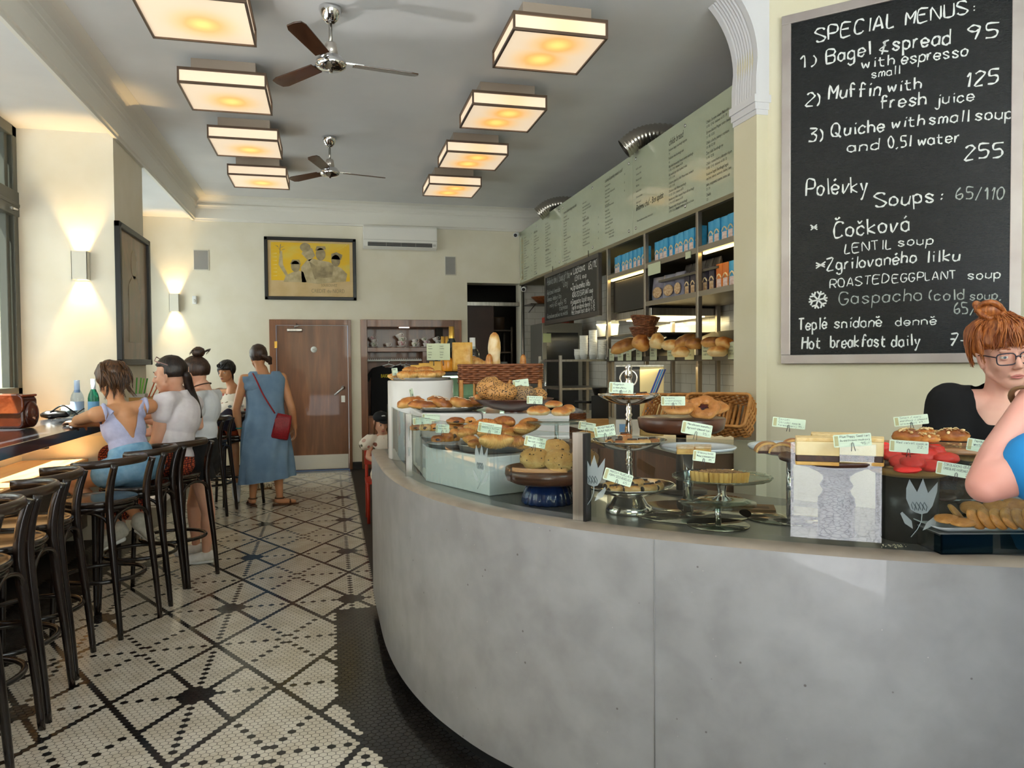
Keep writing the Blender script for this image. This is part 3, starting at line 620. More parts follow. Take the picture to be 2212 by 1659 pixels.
# ================================================================ pen lettering: every glyph a few pen strokes; x digit, y letter (d = baseline, h = x-height, k = cap)
import unicodedata
GL = {'A': '0d2k4d 1f3f', 'B': '0d0k3k4j4i3h0h 3h4g4e3d0d', 'C': '4j3k1k0i0f1d3d4e', 'D': '0d0k2k4i4f2d0d', 'E': '4k0k0d4d 0h3h', 'F': '4k0k0d 0h3h', 'G': '4j3k1k0i0f1d3d4f4g2g', 'H': '0d0k 4d4k 0h4h', 'I': '1d1k', 'J': '3k3e2d1d0e', 'K': '0d0k 4k0g4d', 'L': '0k0d3d', 'M': '0d0k2g4k4d', 'N': '0d0k4d4k', 'O': '1d0f0i1k3k4i4f3d1d', 'P': '0d0k3k4j4h3g0g', 'Q': '1d0f0i1k3k4i4f3d1d 2f5c', 'R': '0d0k3k4j4h3g0g 2g4d', 'S': '4j3k1k0j0i4f4e3d1d0e', 'T': '0k4k 2k2d', 'U': '0k0e1d3d4e4k', 'V': '0k2d4k', 'W': '0k1d2i3d4k', 'X': '0d4k 0k4d', 'Y': '0k2g4k 2g2d', 'Z': '0k4k0d4d',
 'a': '3g2h1h0g0e1d2d3e 3h3d', 'b': '0k0d 0g1h2h3g3e2d1d0e', 'c': '3g2h1h0g0e1d2d3e', 'd': '3k3d 3g2h1h0g0e1d2d3e', 'e': '0f3f3g2h1h0g0e1d2d3e', 'f': '3j2k1j1d 0h3h', 'g': '3g2h1h0g0e1d2d3e 3h3b2a1a0b', 'h': '0k0d 0g1h2h3g3d', 'i': '1h1d 1j1j', 'j': '2h2b1a0b 2j2j', 'k': '0k0d 3h0f3d', 'l': '1k1d', 'm': '0h0d 0g1h2g2d 2g3h4g4d', 'n': '0h0d 0g1h2h3g3d', 'o': '1d0e0g1h2h3g3e2d1d', 'p': '0h0a 0g1h2h3g3e2d1d0e', 'q': '3h3a 3g2h1h0g0e1d2d3e', 'r': '0h0d 0f1h2h', 's': '3g2h1h0g3e2d1d0e', 't': '1j1e2d3d 0h3h', 'u': '0h0e1d2d3e 3h3d', 'v': '0h1d3h', 'w': '0h1d2g3d4h', 'x': '0h3d 3h0d', 'y': '0h1e 3h1b0a', 'z': '0h3h0d3d',
 '0': '1d0f0i1k2k3i3f2d1d', '1': '0i1k1d', '2': '0j1k2k3j3i0d3d', '3': '0k3k1h2h3g3e2d0d', '4': '2d2k0f3f', '5': '3k0k0h2h3g3e2d0d', '6': '2k0h0e1d2d3e3g2g0f', '7': '0k3k1d 0h2h', '8': '1h0i0j1k2k3j3i1h0g0e1d2d3e3g1h', '9': '3i2h1h0i0j1k2k3j3i2d', ')': '0k1i1f0d', '(': '1k0i0f1d', '/': '0c3k', ':': '1e1e 1g1g', ',': '1d0c', '.': '0d0d', '-': '0g2g', '&': '3k1j2h0f3d 2k1c', '*': '0e2i 2e0i 0g2g', "'": '0k0j', '%': '0d3k 0j0j 3e3e'}
ACC = {'\u030c': '0k1j2k', '\u0301': '1j2k', '\u030a': '1k2k2j1j1k'}
def pen(b, text, p0, p1, h, w, place, jit=.12, rnd=R, th=.0008):
    "write text from p0 to p1 (board coordinates), cap height h, stroke width w; place(u, v) -> world or local point"
    glyphs, x = [], 0
    for ch in text:
        if ch == ' ': x += 3; continue
        de = unicodedata.normalize('NFD', ch); g = GL.get(de[0])
        if g is None: continue
        wd_ = max(int(q[i]) for q in g.split() for i in range(0, len(q), 2))
        glyphs.append((x, g, [ACC[c] for c in de[1:] if c in ACC], de[0].isupper() or de[0] in 'bdfhklt')); x += wd_ + 1.7
    w = min(w, h * .115); W = max(x - 1.7, 1); du, dv = p1[0] - p0[0], p1[1] - p0[1]; L = math.hypot(du, dv); ex = (du / L, dv / L); k = h / 7; sx = L / W
    for gx, g, acc, tall in glyphs:
        ry, sl = rnd.uniform(-jit, jit) * 2, rnd.uniform(-.05, .12)
        strokes = [(s, 0) for s in g.split()] + [(s, 2.3 if tall else -.4) for s in acc]
        for s, up in strokes:
            pts = []
            for i in range(0, len(s), 2):
                gxx = int(s[i]) + rnd.uniform(-jit, jit); gy = ord(s[i + 1]) - 100 + up + ry + rnd.uniform(-jit, jit)
                a, c = (gx + gxx) * sx + gy * k * sl, gy * k
                pts.append((p0[0] + ex[0] * a - ex[1] * c * .3, p0[1] + ex[1] * a + c))
            if len(pts) == 2 and math.hypot(pts[0][0] - pts[1][0], pts[0][1] - pts[1][1]) < h * .12: pts = [pts[0], (pts[0][0] + w * .6, pts[0][1] - w * .5)]
            P = catmull([(u, v, 0) for u, v in pts], 3 if len(pts) > 2 else 2); n_ = len(P); vs = []
            for i in range(n_):
                t_ = P[min(i + 1, n_ - 1)] - P[max(i - 1, 0)]; t_ = t_.normalized() if t_.length > 1e-9 else V(1, 0, 0)
                ww = w * .5 * (1 + .35 * math.sin(i * 1.3 + gx))
                for q in (1, -1): vs.append(place(P[i].x - t_.y * ww * q, P[i].y + t_.x * ww * q))
            b.add(vs, [(2 * i, 2 * i + 1, 2 * i + 3, 2 * i + 2) for i in range(n_ - 1)])
CHALK = M('chalk_marker', 'eef0ee', .7); CHALK2 = M('chalk_faint', 'aab0ac', .8)
SLATE = M('chalkboard_black', '17191a', .22, col2='1d2020', scale=60, stretch=(1, 1, 8), bump=.25, bscale=90, bdist=.0015)
# ---------------------------------------------------------------- the big chalkboard on the angled wall
d45 = V(.7071, -.7071, 0); nrm = V(-.7071, -.7071, 0)
bo = V(2.60, 3.995, 0) + nrm * .035           # left edge of the board, on its front plane
def onboard(px, py):
    v = RT * ((px - W_ / 2) / FPX) - UP * ((py - H_ / 2) / FPX) + FW; t = (bo - CAM).dot(nrm) / v.dot(nrm); p = CAM + v * t; return ((p - bo).dot(d45), p.z)
ul, _ = onboard(1688, 400); ur, _ = onboard(2209, 400); zt = onboard(1685, 37)[1]; zb = onboard(1692, 786)[1]; zt2 = onboard(1840, 1)[1]
t = thing('menu_chalkboard', 'big grey framed chalkboard of special menus and soups on the angled wall', 'chalkboard', (bo.x, bo.y, 0), -PI / 4)
fw = .052; b = MB()
b.bx(ul, ur, -.004, .03, zb, zb + fw).bx(ul, ur, -.004, .03, zt - fw, zt).bx(ul, ul + fw, -.004, .03, zb + fw, zt - fw).bx(ur - fw, ur, -.004, .03, zb + fw, zt - fw)
b.build('frame', M('board_frame', 'b5aaa6', .35, .6, col2='c5bdb8', scale=4), t, bev=.003, merge=0)
MB().bx(ul + .03, ur - .03, .006, .02, zb + .03, zt - .03).build('slate', SLATE, t)
LT = [('SPECIAL', 475, 350, 1125, 215, 110), ('MENUS:', 1220, 205, 1790, 95, 105), ('1)', 345, 560, 462, 560, 95), ('Bagel', 560, 535, 925, 450, 110), ('&', 1000, 440, 1075, 425, 95), ('spread', 1115, 415, 1590, 362, 120), ('95', 1745, 330, 1985, 305, 115), ('with', 855, 570, 1125, 535, 85), ('espresso', 1190, 530, 1735, 462, 95), ('small', 940, 650, 1170, 612, 70), ('2)', 385, 880, 500, 880, 105), ('Muffin', 580, 825, 1005, 795, 115), ('with', 1070, 770, 1350, 735, 95), ('125', 1730, 725, 1985, 692, 115), ('fresh', 1010, 905, 1390, 872, 105), ('juice', 1470, 870, 1790, 835, 90), ('3)', 410, 1175, 525, 1180, 105), ('Quiche', 600, 1140, 1040, 1090, 105), ('with', 1105, 1070, 1375, 1040, 90), ('small', 1420, 1035, 1745, 1010, 95), ('soup', 1805, 1000, 2110, 985, 95), ('and', 740, 1270, 995, 1245, 90), ('0,5l', 1080, 1235, 1260, 1220, 90), ('water', 1325, 1215, 1665, 1182, 90), ('255', 1715, 1335, 2025, 1305, 115)]
LB = [('Polévky', 390, 165, 900, 130, 130), ('Soups:', 970, 260, 1515, 205, 115), ('*', 430, 462, 485, 458, 75), ('Čočková', 620, 515, 1250, 452, 125), ('LENTIL', 715, 645, 1100, 605, 75), ('soup', 1160, 585, 1445, 570, 75), ('*', 470, 785, 550, 775, 80), ('Zgrilovaného', 565, 790, 1305, 718, 95), ('lilku', 1395, 720, 1670, 705, 95), ('ROASTED', 590, 935, 1075, 890, 68), ('EGGPLANT', 1115, 890, 1640, 855, 65), ('soup', 1745, 862, 2010, 850, 75), ('Teplé', 325, 1290, 560, 1275, 95), ('snídaně', 625, 1270, 1020, 1255, 85), ('denně', 1140, 1250, 1475, 1240, 70), ('Hot', 355, 1445, 505, 1435, 98), ('breakfast', 595, 1435, 1050, 1420, 98), ('daily', 1105, 1430, 1340, 1412, 95), ('7-15', 1590, 1415, 1860, 1420, 98)]
LF = [('65/110', 1645, 190, 2035, 195, 95), ('Gaspacho', 670, 1072, 1355, 1040, 100), ('(cold', 1420, 1040, 1710, 1030, 85), ('soup,', 1760, 1035, 2020, 1030, 75), ('65/110', 1630, 1145, 1950, 1160, 90)]
k = .2586; inv = Matrix.Rotation(PI / 4, 4, 'Z')
def bplace(u, v): return (u, .0055, v)
def writeset(name, L, oy, mat, w):
    b = MB()
    for s, x0, y0, x1, y1, h in L:
        a, c = onboard(1640 + x0 * k, oy + y0 * k), onboard(1640 + x1 * k, oy + y1 * k)
        hh = onboard(1640 + x0 * k, oy + (y0 - h) * k)[1] - a[1]
        pen(b, s, a, c, hh, w, bplace)
    return b
b = writeset('w', LT, 0, CHALK, .009); b2 = writeset('w', LB, 380, CHALK, .0085)
c = onboard(1640 + 490 * k, 380 + 1035 * k)
for i in range(6):
    a = i * PI / 3 + .2; L = .052; e = (c[0] + L * math.cos(a), c[1] + L * math.sin(a))
    for p, q in ((c, e), *[((c[0] + L * .6 * math.cos(a), c[1] + L * .6 * math.sin(a)), (c[0] + L * .95 * math.cos(a + s), c[1] + L * .95 * math.sin(a + s))) for s in (.42, -.42)]):
        t_ = V(q[0] - p[0], q[1] - p[1], 0).normalized() * .0045
        b2.add([bplace(p[0] - t_.y, p[1] + t_.x), bplace(p[0] + t_.y, p[1] - t_.x), bplace(q[0] + t_.y, q[1] - t_.x), bplace(q[0] - t_.y, q[1] + t_.x)], [(0, 1, 2, 3)])
b.build('menus_lettering', CHALK, t, merge=0); b2.build('soups_lettering', CHALK, t, merge=0)
writeset('w', LF, 380, CHALK2, .006).build('faint_lettering', CHALK2, t, merge=0)
# ---------------------------------------------------------------- printed lettering
def printed(name, lines, mat, parent, place_rot, loc, sx=.62):
    "lines: (text, x, z, size); one mesh of flat letters in the x-z plane of its parent"
    vs, fs = [], []
    for s, x, z, size, *ex in lines:
        cu = bpy.data.curves.new('t', 'FONT'); cu.body = s; cu.size = size; cu.resolution_u = 2
        if ex and ex[0] == 'up': pass
        ob = bpy.data.objects.new('t', cu); C.objects.link(ob); bpy.context.view_layer.update()
        me = bpy.data.meshes.new_from_object(ob); o_ = len(vs); up = bool(ex and ex[0] == 'up'); sl = ex[1] if len(ex) > 1 else 0
        for v in me.vertices:
            X, Z = v.co.x * sx, v.co.y
            vs.append((x - Z, 0, z + X) if up else (x + X + Z * sl, 0, z + Z))
        fs += [[i + o_ for i in p.vertices] for p in me.polygons]
        bpy.data.objects.remove(ob); bpy.data.curves.remove(cu); bpy.data.meshes.remove(me)
    me = bpy.data.meshes.new(name); me.from_pydata(vs, [], fs); me.materials.append(mat); me.update()
    o = bpy.data.objects.new(name, me); C.objects.link(o); o.parent = parent; o.location = loc; o.rotation_euler = place_rot; return o
PRINT = M('print_black', '26251f', .6); GOLD = M('print_gold', '8f8452', .5); YELLOW = M('print_yellow', 'd8c61e', .6)
printed('sign_lettering', [('WC', -.022, -.012, .036)], M('print_grey', '9a9892', .6), door, (0, 0, 0), (-.215, YB - .0055, 1.655), .8)
# poster caption
printed('caption', [('SOUSCRIVEZ', .13, -.235, .05), ('CREDIT du NORD', .0, -.32, .075)], INK, [o for o in C.objects if o.name == 'framed_poster'][0], (0, 0, 0), (0, -.0165, 0), .75)
# ================================================================ kitchen side
TILE = NT('white_tile'); v = TILE.vec(coord='Object'); bk = TILE.n('TexBrick', i={'Scale': 1.0, 'Mortar Size': .003, 'Brick Width': .24, 'Row Height': .095}, offset=.5)
sp = TILE.n('SeparateXYZ'); cbm = TILE.n('CombineXYZ'); TILE.l(v, sp.inputs[0]); ad = TILE.n('Math', operation='ADD'); TILE.l(sp.outputs[0], ad.inputs[0]); TILE.l(sp.outputs[1], ad.inputs[1])
TILE.l(ad.outputs[0], cbm.inputs[0]); TILE.l(sp.outputs[2], cbm.inputs[1]); TILE.l(cbm.outputs[0], bk.inputs['Vector'])
for i, c in ((1, 'e3dfd6'), (2, 'ddd9cf'), (3, 'b7b2a6')): bk.inputs[i].default_value = lin(c)
TILE.l(bk.outputs[0], TILE.b.inputs['Base Color']); TILE.b.inputs['Roughness'].default_value = .15
struct(MB().bx(3.45, 3.55, 4.2, 10.6, 0, 3.65).build('wall_kitchen', TILE.m)); struct(MB().bx(2.70, 3.45, 10.54, 10.57, 0, 2.6).build('wall_kitchen_end', TILE.m))
struct(MB().bx(2.62, 3.5, 4.18, 4.3, 0, 3.65).build('wall_kitchen_near', WALL)); struct(MB().bx(2.70, 3.45, 4.3, 10.5, 2.57, 2.6).build('ceiling_kitchen', M('bulkhead_olive', '6a6545', .6)))
# back room behind the dark doorway
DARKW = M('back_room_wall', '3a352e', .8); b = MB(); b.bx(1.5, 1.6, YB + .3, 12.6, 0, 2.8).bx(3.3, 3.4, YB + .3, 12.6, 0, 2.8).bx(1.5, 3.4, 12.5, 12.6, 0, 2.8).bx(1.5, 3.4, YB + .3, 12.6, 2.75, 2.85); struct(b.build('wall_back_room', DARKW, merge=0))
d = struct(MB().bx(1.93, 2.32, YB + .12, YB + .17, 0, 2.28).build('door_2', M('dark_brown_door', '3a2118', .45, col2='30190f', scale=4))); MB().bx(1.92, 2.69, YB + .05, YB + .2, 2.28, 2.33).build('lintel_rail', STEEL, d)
def stand(name, label, cat, x0, x1, y0, y1, zs, mat=STEEL, shelf=None, post=.014):
    t = thing(name, label, cat, ((x0 + x1) / 2, (y0 + y1) / 2, 0)); w, dd = (x1 - x0) / 2, (y1 - y0) / 2
    for sx in (-1, 1):
        for sy in (-1, 1): MB().cb((sx * w, sy * dd, zs[-1] / 2 + .02), (post * 2, post * 2, zs[-1] + .04)).build('post', mat, t)
    for z in zs: MB().bx(-w, w, -dd, dd, z - .02, z).build('shelf', shelf or mat, t)
    return t
stand('storage_rack', 'dim steel storage rack standing in the back room', 'rack', 2.36, 2.66, 11.0, 11.5, (.5, .95, 1.3, 1.62, 1.95), DARKMETAL)
for x, y, z, w, h, c, lb in ((2.5, 11.2, 1.95, .2, .2, '4a3a2c', 'brown box on top of the storage rack'), (2.45, 11.15, 1.62, .14, .16, '9a9a98', 'grey tub on the storage rack'), (2.58, 11.2, 1.3, .12, .17, 'c9c9c5', 'pale jug on the storage rack'), (2.44, 11.15, 1.3, .1, .12, '5f5c55', 'grey tin on the storage rack')):
    o = MB().lathe([(0, 0), (w / 2, 0), (w / 2 * 1.05, h * .9), (w / 2, h), (0, h)], 14, sx=1, sy=1).build('storage_tub', M('tub_' + c, c, .5), None, (x, y, z)); tag(o, lb, 'tub', 'tubs on the storage rack')
# ---------------------------------------------------------------- the long menu sign
SIGNM = M('sign_glass', 'bcc4ab', .12, col2='b6bea5', scale=2, coat=.6)
sg = thing('menu_sign', 'long pale green glass menu sign above the kitchen shelves', 'sign', (2.68, 10.54, 2.6), -PI / 2)       # local x runs towards the street
Ls = 10.54 - 3.9; ZS = .725
for x0, x1 in ((0, 2.0), (2.004, 4.16), (4.164, Ls)): MB().bx(x0, x1, 0, .012, 0, ZS).build('panel', SIGNM, sg)
MB().bx(0, Ls, -.008, .03, -.035, -.003).build('bottom_rail', M('sign_rail', '8b8368', .4, .5), sg)
for x in (.07, .9, 1.93, 2.08, 3.1, 4.08, 4.24, 5.2):
    for z in (.05, ZS - .06): MB().lathe([(0, 0), (.014, 0), (.014, .006), (.006, .008), (0, .008)], 14).build('bolt', CHROME, sg, (x, 0, z), rot=(PI / 2, 0, 0))
def sxz(px, py): p = at(px, py, x=2.68); return (10.54 - p.y, p.z - 2.6)
FILL = ['Kváskové bagety', 'Sourdough baguette', 'Croissant máslový', 'Pain au chocolat', 'Čokoládový dort', 'Mrkvový koláč', 'Žitný chléb', 'Cibulový, sezamový', 'Almond croissant', 'Švestkový koláč', 'Carrot cake', 'Mandlový koláč', 'Ovocný salát', 'Granola s jogurtem', 'Bagel s lososem', 'Zapečený toast', 'Quiche dle nabídky', 'Polévka dne']
TX = []
def column(x, ztop, rows, size, width, prices=True, head=None):
    z = ztop
    if head: TX.append((head, x, z, size * 1.9, '', .12)); z -= size * 1.9
    for i in range(rows):
        s = FILL[R.randrange(len(FILL))] + (' ' + FILL[R.randrange(len(FILL))] if R.random() < .35 else '')
        TX.append((s, x, z, size))
        if prices and i % 2 == 0: TX.append((str(R.randrange(35, 150, 5)), x + width, z, size))
        z -= size * (1.35 if i % 3 else 1.7)
x = .28
for ph, rows, wd_, hd, top in ((0, 20, .42, 'snídaně celý den', .60), (0, 20, .42, 'dorty cakes', .60), (0, 14, .4, 'chlebíčky small', .58), (0, 17, .46, 'obložené bagely lox', .60), (0, 9, .42, None, .55), (0, 6, .42, 'muffiny muffins', .30)):
    pass
column(.26, .60, 17, .0245, .38, True, None); column(.78, .58, 17, .0245, .4, False, 'dětské menu'); column(1.33, .60, 10, .0245, .4, False); column(1.33, .26, 5, .0245, .42, True, 'menší menu')
column(2.1, .585, 17, .0245, .45, False, 'masové obložené bagety tasty dish'); column(2.78, .56, 5, .0245, .5, False); column(2.78, .37, 7, .0245, .48, True, 'muffiny muffins')
u0, v0 = sxz(1307, 395); column(u0, v0, 6, .025, .5, True, "sušenky & pamlsky sweets'n stuff"); column(u0, v0 - .25, 8, .0245, .5, False)
TX += [('Alergeny na vyžádání', u0 + .1, .10, .024), ('u obsluhy pokladny', u0 + .1, .07, .024)]
u1, v1 = sxz(1374, 368)
for i, s in enumerate(('Rohlík s máslem', 'Toustový chléb', 'Pistáciové máslo', 'Palačinky', 'Vanilkový krém', 'Ovocné tartaletky', 'Výběr dezertů', 'Sušenky s čokoládou')): TX.append((s, u1, v1 - i * .05, .026))
TX.append(('Dobrou chuť - Bon apétit', u1, .20, .075, '', .18)); TX.append(('Máme zde skladované produkty z vlastní pekárny', u1 + .02, .10, .024))
u2, v2 = sxz(1445, 313)
TX.append(('chléb bread', u2, v2 - .01, .075, '', .18))
for i, (a_, c_) in enumerate((('Kváskové bagety Sourdough baguette', '75'), ('Kvásková veka Sourdough dark', '45'), ('Bílý chléb francouzský French country sourdough', '1/1 85  1/2 45  chlebánek roll 30'), ('Bílý sendvičový chléb Sandwich white', '1/1 75  1/2 40'), ('Celozrnný pšeničný chléb Whole wheat sandwich', '1/1 85  1/2 45'), ('Ořechový chléb Walnut sourdough', '1/1 120  1/2 65  chlebánek roll 35'), ('Bramborový chléb s koprem Potato dill sourdough', '1/1 90  1/2 45  chlebánek roll 30'), ('Žitnotový chléb Multigrain sourdough', '1/1 90  1/2 45  chlebánek roll 30'))):
    TX.append((a_, u2, v2 - .055 - i * .066, .029)); TX.append((c_, u2, v2 - .085 - i * .066, .026))
TX.append(('Tento den potraviny upotřebte do 24 hodin', u2 + .12, .06, .024))
u3, v3 = sxz(1526, 268)
for i, (a_, c_) in enumerate((('Chléb s černými olivami Black olive', '1/1 85  1/2 45  chlebánek roll 35 / 39'), ('Sýrovo-cibulový Pepper onion cheese', '1/1 105  1/2 55'), ('Chléb s ořechy, pekany a rozinkami', '1/1 150  1/2 100'), ('Žitný chléb Sourdough rye', '1/1 80  1/2 50'), ('Chléb s rozmarýnem a olivovým olejem', '1/1 80  1/2 45  chlebánek roll 30 / 33'), ('Kváskové bagely Sourdough bagels', 'obyčejný, makový, sezamový, cibulový, slaný'), ('plain, poppyseed, sesame, onion, salt', '35 / 39'), ('Challah', '125'))):
    TX.append((a_, u3, v3 - i * .075, .031)); TX.append((c_, u3, v3 - .032 - i * .075, .027))
printed('menu_lettering', TX, PRINT, sg, (0, 0, 0), (0, -.0012, 0), .72)
printed('name_lettering', [('BAKESHOP', .21, .03, .17, 'up')], GOLD, sg, (0, 0, 0), (0, -.0012, 0), .72)
# ducts and cameras
def duct(label, px, py, mx_):
    a = at(px, py, x=2.56); t = thing('ventilation_duct', label, 'duct', a, group='flexible silver ducts')
    p = catmull([(0, 0, 0), (.12, -.05, .09), (.3, -.08, .13), (.55, -.09, .11), (.85, -.09, .09)], 16); n_ = len(p)
    MB().tube(p, [.088 + .005 * math.sin(i * 2.2) for i in range(n_)], 22, cap=False).build('hose', M('duct_foil', 'b4aea4', .25, .95), t)
    b = MB(); q = [x * 1 for x in p[:10]]; b.tube(q, .08, 18, cap=False); b.build('inner_lining', M('duct_inside', '6f6a62', .4, .8), t)
duct('larger ribbed silver duct hose above the near end of the menu sign', 1348, 322, 0); duct('smaller ribbed silver duct hose above the far end of the menu sign', 1163, 463, 0)
for px, py, X, lb in ((1117, 506, 2.62, 'small white security camera by the far end of the menu sign'), (1134, 622, 2.72, 'small white security camera below the menu sign by the doorway')):
    a = at(px, py, y=10.45); t = thing('security_camera', lb, 'camera', a); MB().tube([(0, 0, 0), (-.045, -.09, -.03)], .035, 14).build('body', WHITE, t); MB().tube([(-.046, -.092, -.031), (-.049, -.098, -.033)], .024, 14).build('lens', BLACK, t); MB().tube([(0, 0, 0), (0, .1, .02)], .018, 8).build('bracket', WHITE, t)
# ---------------------------------------------------------------- small chalkboard under the sign
t = thing('soup_chalkboard', 'small dark framed chalkboard of soups hanging under the menu sign', 'chalkboard', (2.64, 9.07, 1.92), -PI / 2)
w, h = 1.95, .63; b = MB(); f = .05
b.bx(0, w, -.02, .02, 0, f).bx(0, w, -.02, .02, h - f, h).bx(0, f, -.02, .02, f, h - f).bx(w - f, w, -.02, .02, f, h - f); b.build('frame', M('board_frame_dark', '4a443e', .4), t, bev=.003, merge=0)
MB().bx(.03, w - .03, -.005, .012, .03, h - .03).build('slate', M('slate_small', '1c1d1c', .4), t)
for x in (.3, 1.6): MB().tube([(x, 0, h), (x, 0, h + .07)], .004, 6).build('hook', DARKMETAL, t)
b, b2 = MB(), MB(); pl = lambda u, v: (u, -.0065, v)
for s, x0, z0, x1, h_ in (('Čočková', 1.12, .51, 1.5, .085), ('65/110', 1.62, .5, 1.87, .07), ('LENTIL soup', 1.17, .43, 1.55, .05), ('*', 1.02, .50, 1.06, .05), ('*', 1.02, .335, 1.06, .05), ('Zgrilovaného lilku', 1.08, .335, 1.66, .065), ('ROASTED EGGPLANT soup', 1.08, .255, 1.75, .05), ('* Gaspacho (cold soup)', 1.02, .18, 1.74, .055), ('Teplé snídaně denně 7-15', 1.05, .12, 1.8, .05), ('Hot breakfast daily 7-15', 1.05, .065, 1.8, .05)): pen(b, s, (x0, z0), (x1, z0), h_, .009, pl)
for s, x0, z0, x1, h_ in (('Polévka dne / Soup of the', .08, .49, .98, .085), ('Day', .75, .41, .92, .075), ('Rybízová limonáda', .08, .37, .62, .055), ('Domácí ledový čaj', .08, .29, .66, .055), ('malý 65 velký 95', .2, .21, .85, .05), ('Espresso', .6, .15, .9, .05), ('Rozpečeme pečivo', .08, .08, .6, .05), ('na místě', .64, .08, .9, .05)): pen(b2, s, (x0, z0), (x1, z0), h_, .0075, pl)
b.build('soups_lettering', CHALK, t, merge=0); b2.build('drinks_lettering', CHALK2, t, merge=0)
# ---------------------------------------------------------------- shelving
POST = M('shelf_steel', '9a9082', .35, .85); SHELFM = M('shelf_plate', '6b6456', .35, .7); SX, SXB = 2.69, 3.38
sh = thing('kitchen_shelving', 'tall steel kitchen shelving below the menu sign', 'shelving', (0, 0, 0))
for y in (4.33, 5.145, 6.11, 7.02):
    for x in (SX, SXB): MB().cb((x, y, 1.74), (.036, .036, 1.66)).build('post', POST, sh, bev=.003)
MB().bx(SX - .01, SXB, 4.33, 7.03, 2.27, 2.295).build('shelf', SHELFM, sh); MB().bx(SX - .01, SXB, 4.33, 6.11, 1.945, 1.965).build('shelf', SHELFM, sh)
MB().bx(SX - .014, SX - .002, 4.33, 7.03, 2.262, 2.305).build('shelf_lip', POST, sh); MB().bx(SX - .014, SX - .002, 4.33, 6.11, 1.935, 1.975).build('shelf_lip', POST, sh)
MB().bx(SX + .01, SX + .03, 6.15, 6.98, 2.245, 2.262).build('strip_light', M('warm_strip', 'ffd98a', .4, emit=6), sh)
MB().bx(SX + .01, SX + .03, 4.4, 5.1, 2.245, 2.262).build('strip_light', M('warm_strip', 'ffd98a', .4, emit=6), sh)
br = MB().add([(SX, 4.33, 1.47), (SX, 7.03, 1.47), (SXB, 7.03, 1.72), (SXB, 4.33, 1.72), (SX, 4.33, 1.455), (SX, 7.03, 1.455), (SXB, 7.03, 1.705), (SXB, 4.33, 1.705)], [(0, 1, 2, 3), (4, 7, 6, 5), (0, 4, 5, 1), (1, 5, 6, 2), (2, 6, 7, 3), (3, 7, 4, 0)])
br.build('bread_shelf', M('perforated_steel', '827868', .45, .6, bump=.5, bscale=60), sh)
MB().bx(SX - .02, SX, 4.33, 7.03, 1.455, 1.50).build('bread_lip', M('bread_lip', '5f584c', .4, .7), sh); MB().tube([(SX - .01, 4.33, 1.582), (SX - .01, 7.03, 1.582)], .006, 8).build('bread_rail', POST, sh)
o = MB().bx(SX + .04, SXB, 6.14, 6.99, 1.935, 2.235).build('dark_cabinet', M('cabinet_black', '1a1712', .4), None, bev=.004); tag(o, 'black cabinet between shelving posts under the far blue cartons', 'cabinet')
hd = MB().bx(2.75, 3.42, 6.14, 6.99, 1.86, 1.93).build('extractor_hood', STEEL, None, bev=.004); tag(hd, 'flat steel extractor hood glowing over the tiled wall', 'extractor hood')
MB().bx(2.85, 3.3, 6.2, 6.95, 1.852, 1.862).build('hood_lamp', M('hood_lamp', 'ffe9a8', .4, emit=5), hd)
light('AREA', 'hood_light', (3.05, 7.2, 1.85), 16, (1, .88, .55), (3.05, 7.2, 0), size=.7); light('AREA', 'shelf_light', (2.95, 5.3, 1.42), 5, (1, .85, .55), (3.0, 5.3, 0), shape='RECTANGLE', size=.3, size_y=1.6)
# cartons
BLUE = M('carton_blue', '2f9ccf', .35, col2='5db8e0', scale=14, detail=2); FLK = M('carton_flakes', 'd7b3a4', .5, col2='f0ded6', scale=60, detail=2); BAND = M('carton_band', 'f2d9ac', .4)
def carton(name, mat, print_, w=.082, d=.055, h=.185):
    t = thing(name, '', 'carton', group=None)
    MB().bx(0, d, -w / 2, w / 2, 0, h).build('box', mat, t, bev=.002)
    b = MB(); b.cur = 0; b.bx(-.0015, .001, -w * .36, w * .36, .012, h * .42); b.build('picture', print_, t)
    MB().tube([(-.0008, -w * .40, h * .44), (-.0008, -w * .2, h * .56), (-.0008, 0, h * .6), (-.0008, w * .2, h * .56), (-.0008, w * .40, h * .44)], .006, 6).build('band', BAND, t)
    return t
cb0 = carton('rice_carton', BLUE, FLK); ORD = ['first', 'second', 'third', 'fourth', 'fifth', 'sixth', 'seventh', 'eighth', 'ninth', 'tenth']
firstc = True
for bay, y1, cnt, pitch, bn in ((0, 6.96, 8, .098, 'far'), (1, 6.02, 9, .094, 'middle'), (2, 5.07, 7, .1, 'near')):
    for i in range(cnt):
        lb = 'blue flake carton on the top shelf, %s from the left in the %s bay' % (ORD[i], bn); loc = (SX + .03 + R.uniform(0, .02), y1 - .03 - i * pitch, 2.295)
        if firstc: cb0.location = loc; cb0['label'] = lb; cb0['group'] = 'blue cartons on the top shelf'; firstc = False
        else: dup(cb0, loc, lb, R.uniform(-.06, .06), group='blue cartons on the top shelf')
DK = M('pack_dark', '2b2536', .3, col2='4a3a4a', scale=9); MUE = M('pack_muesli', 'b98a5a', .5, col2='e0c49a', scale=50); OR = M('carton_orange', 'd9701c', .35, col2='e88a34', scale=12)
c2 = carton('muesli_carton', DK, MUE); c3 = carton('oat_carton', OR, FLK)
for i in range(5):
    lb = 'dark muesli carton on the middle shelf, %s from the left' % ORD[i]; loc = (SX + .04, 5.42 - i * .098, 1.965)
    if i == 0: c2.location = loc; c2['label'] = lb; c2['group'] = 'dark muesli cartons'
    else: dup(c2, loc, lb, group='dark muesli cartons')
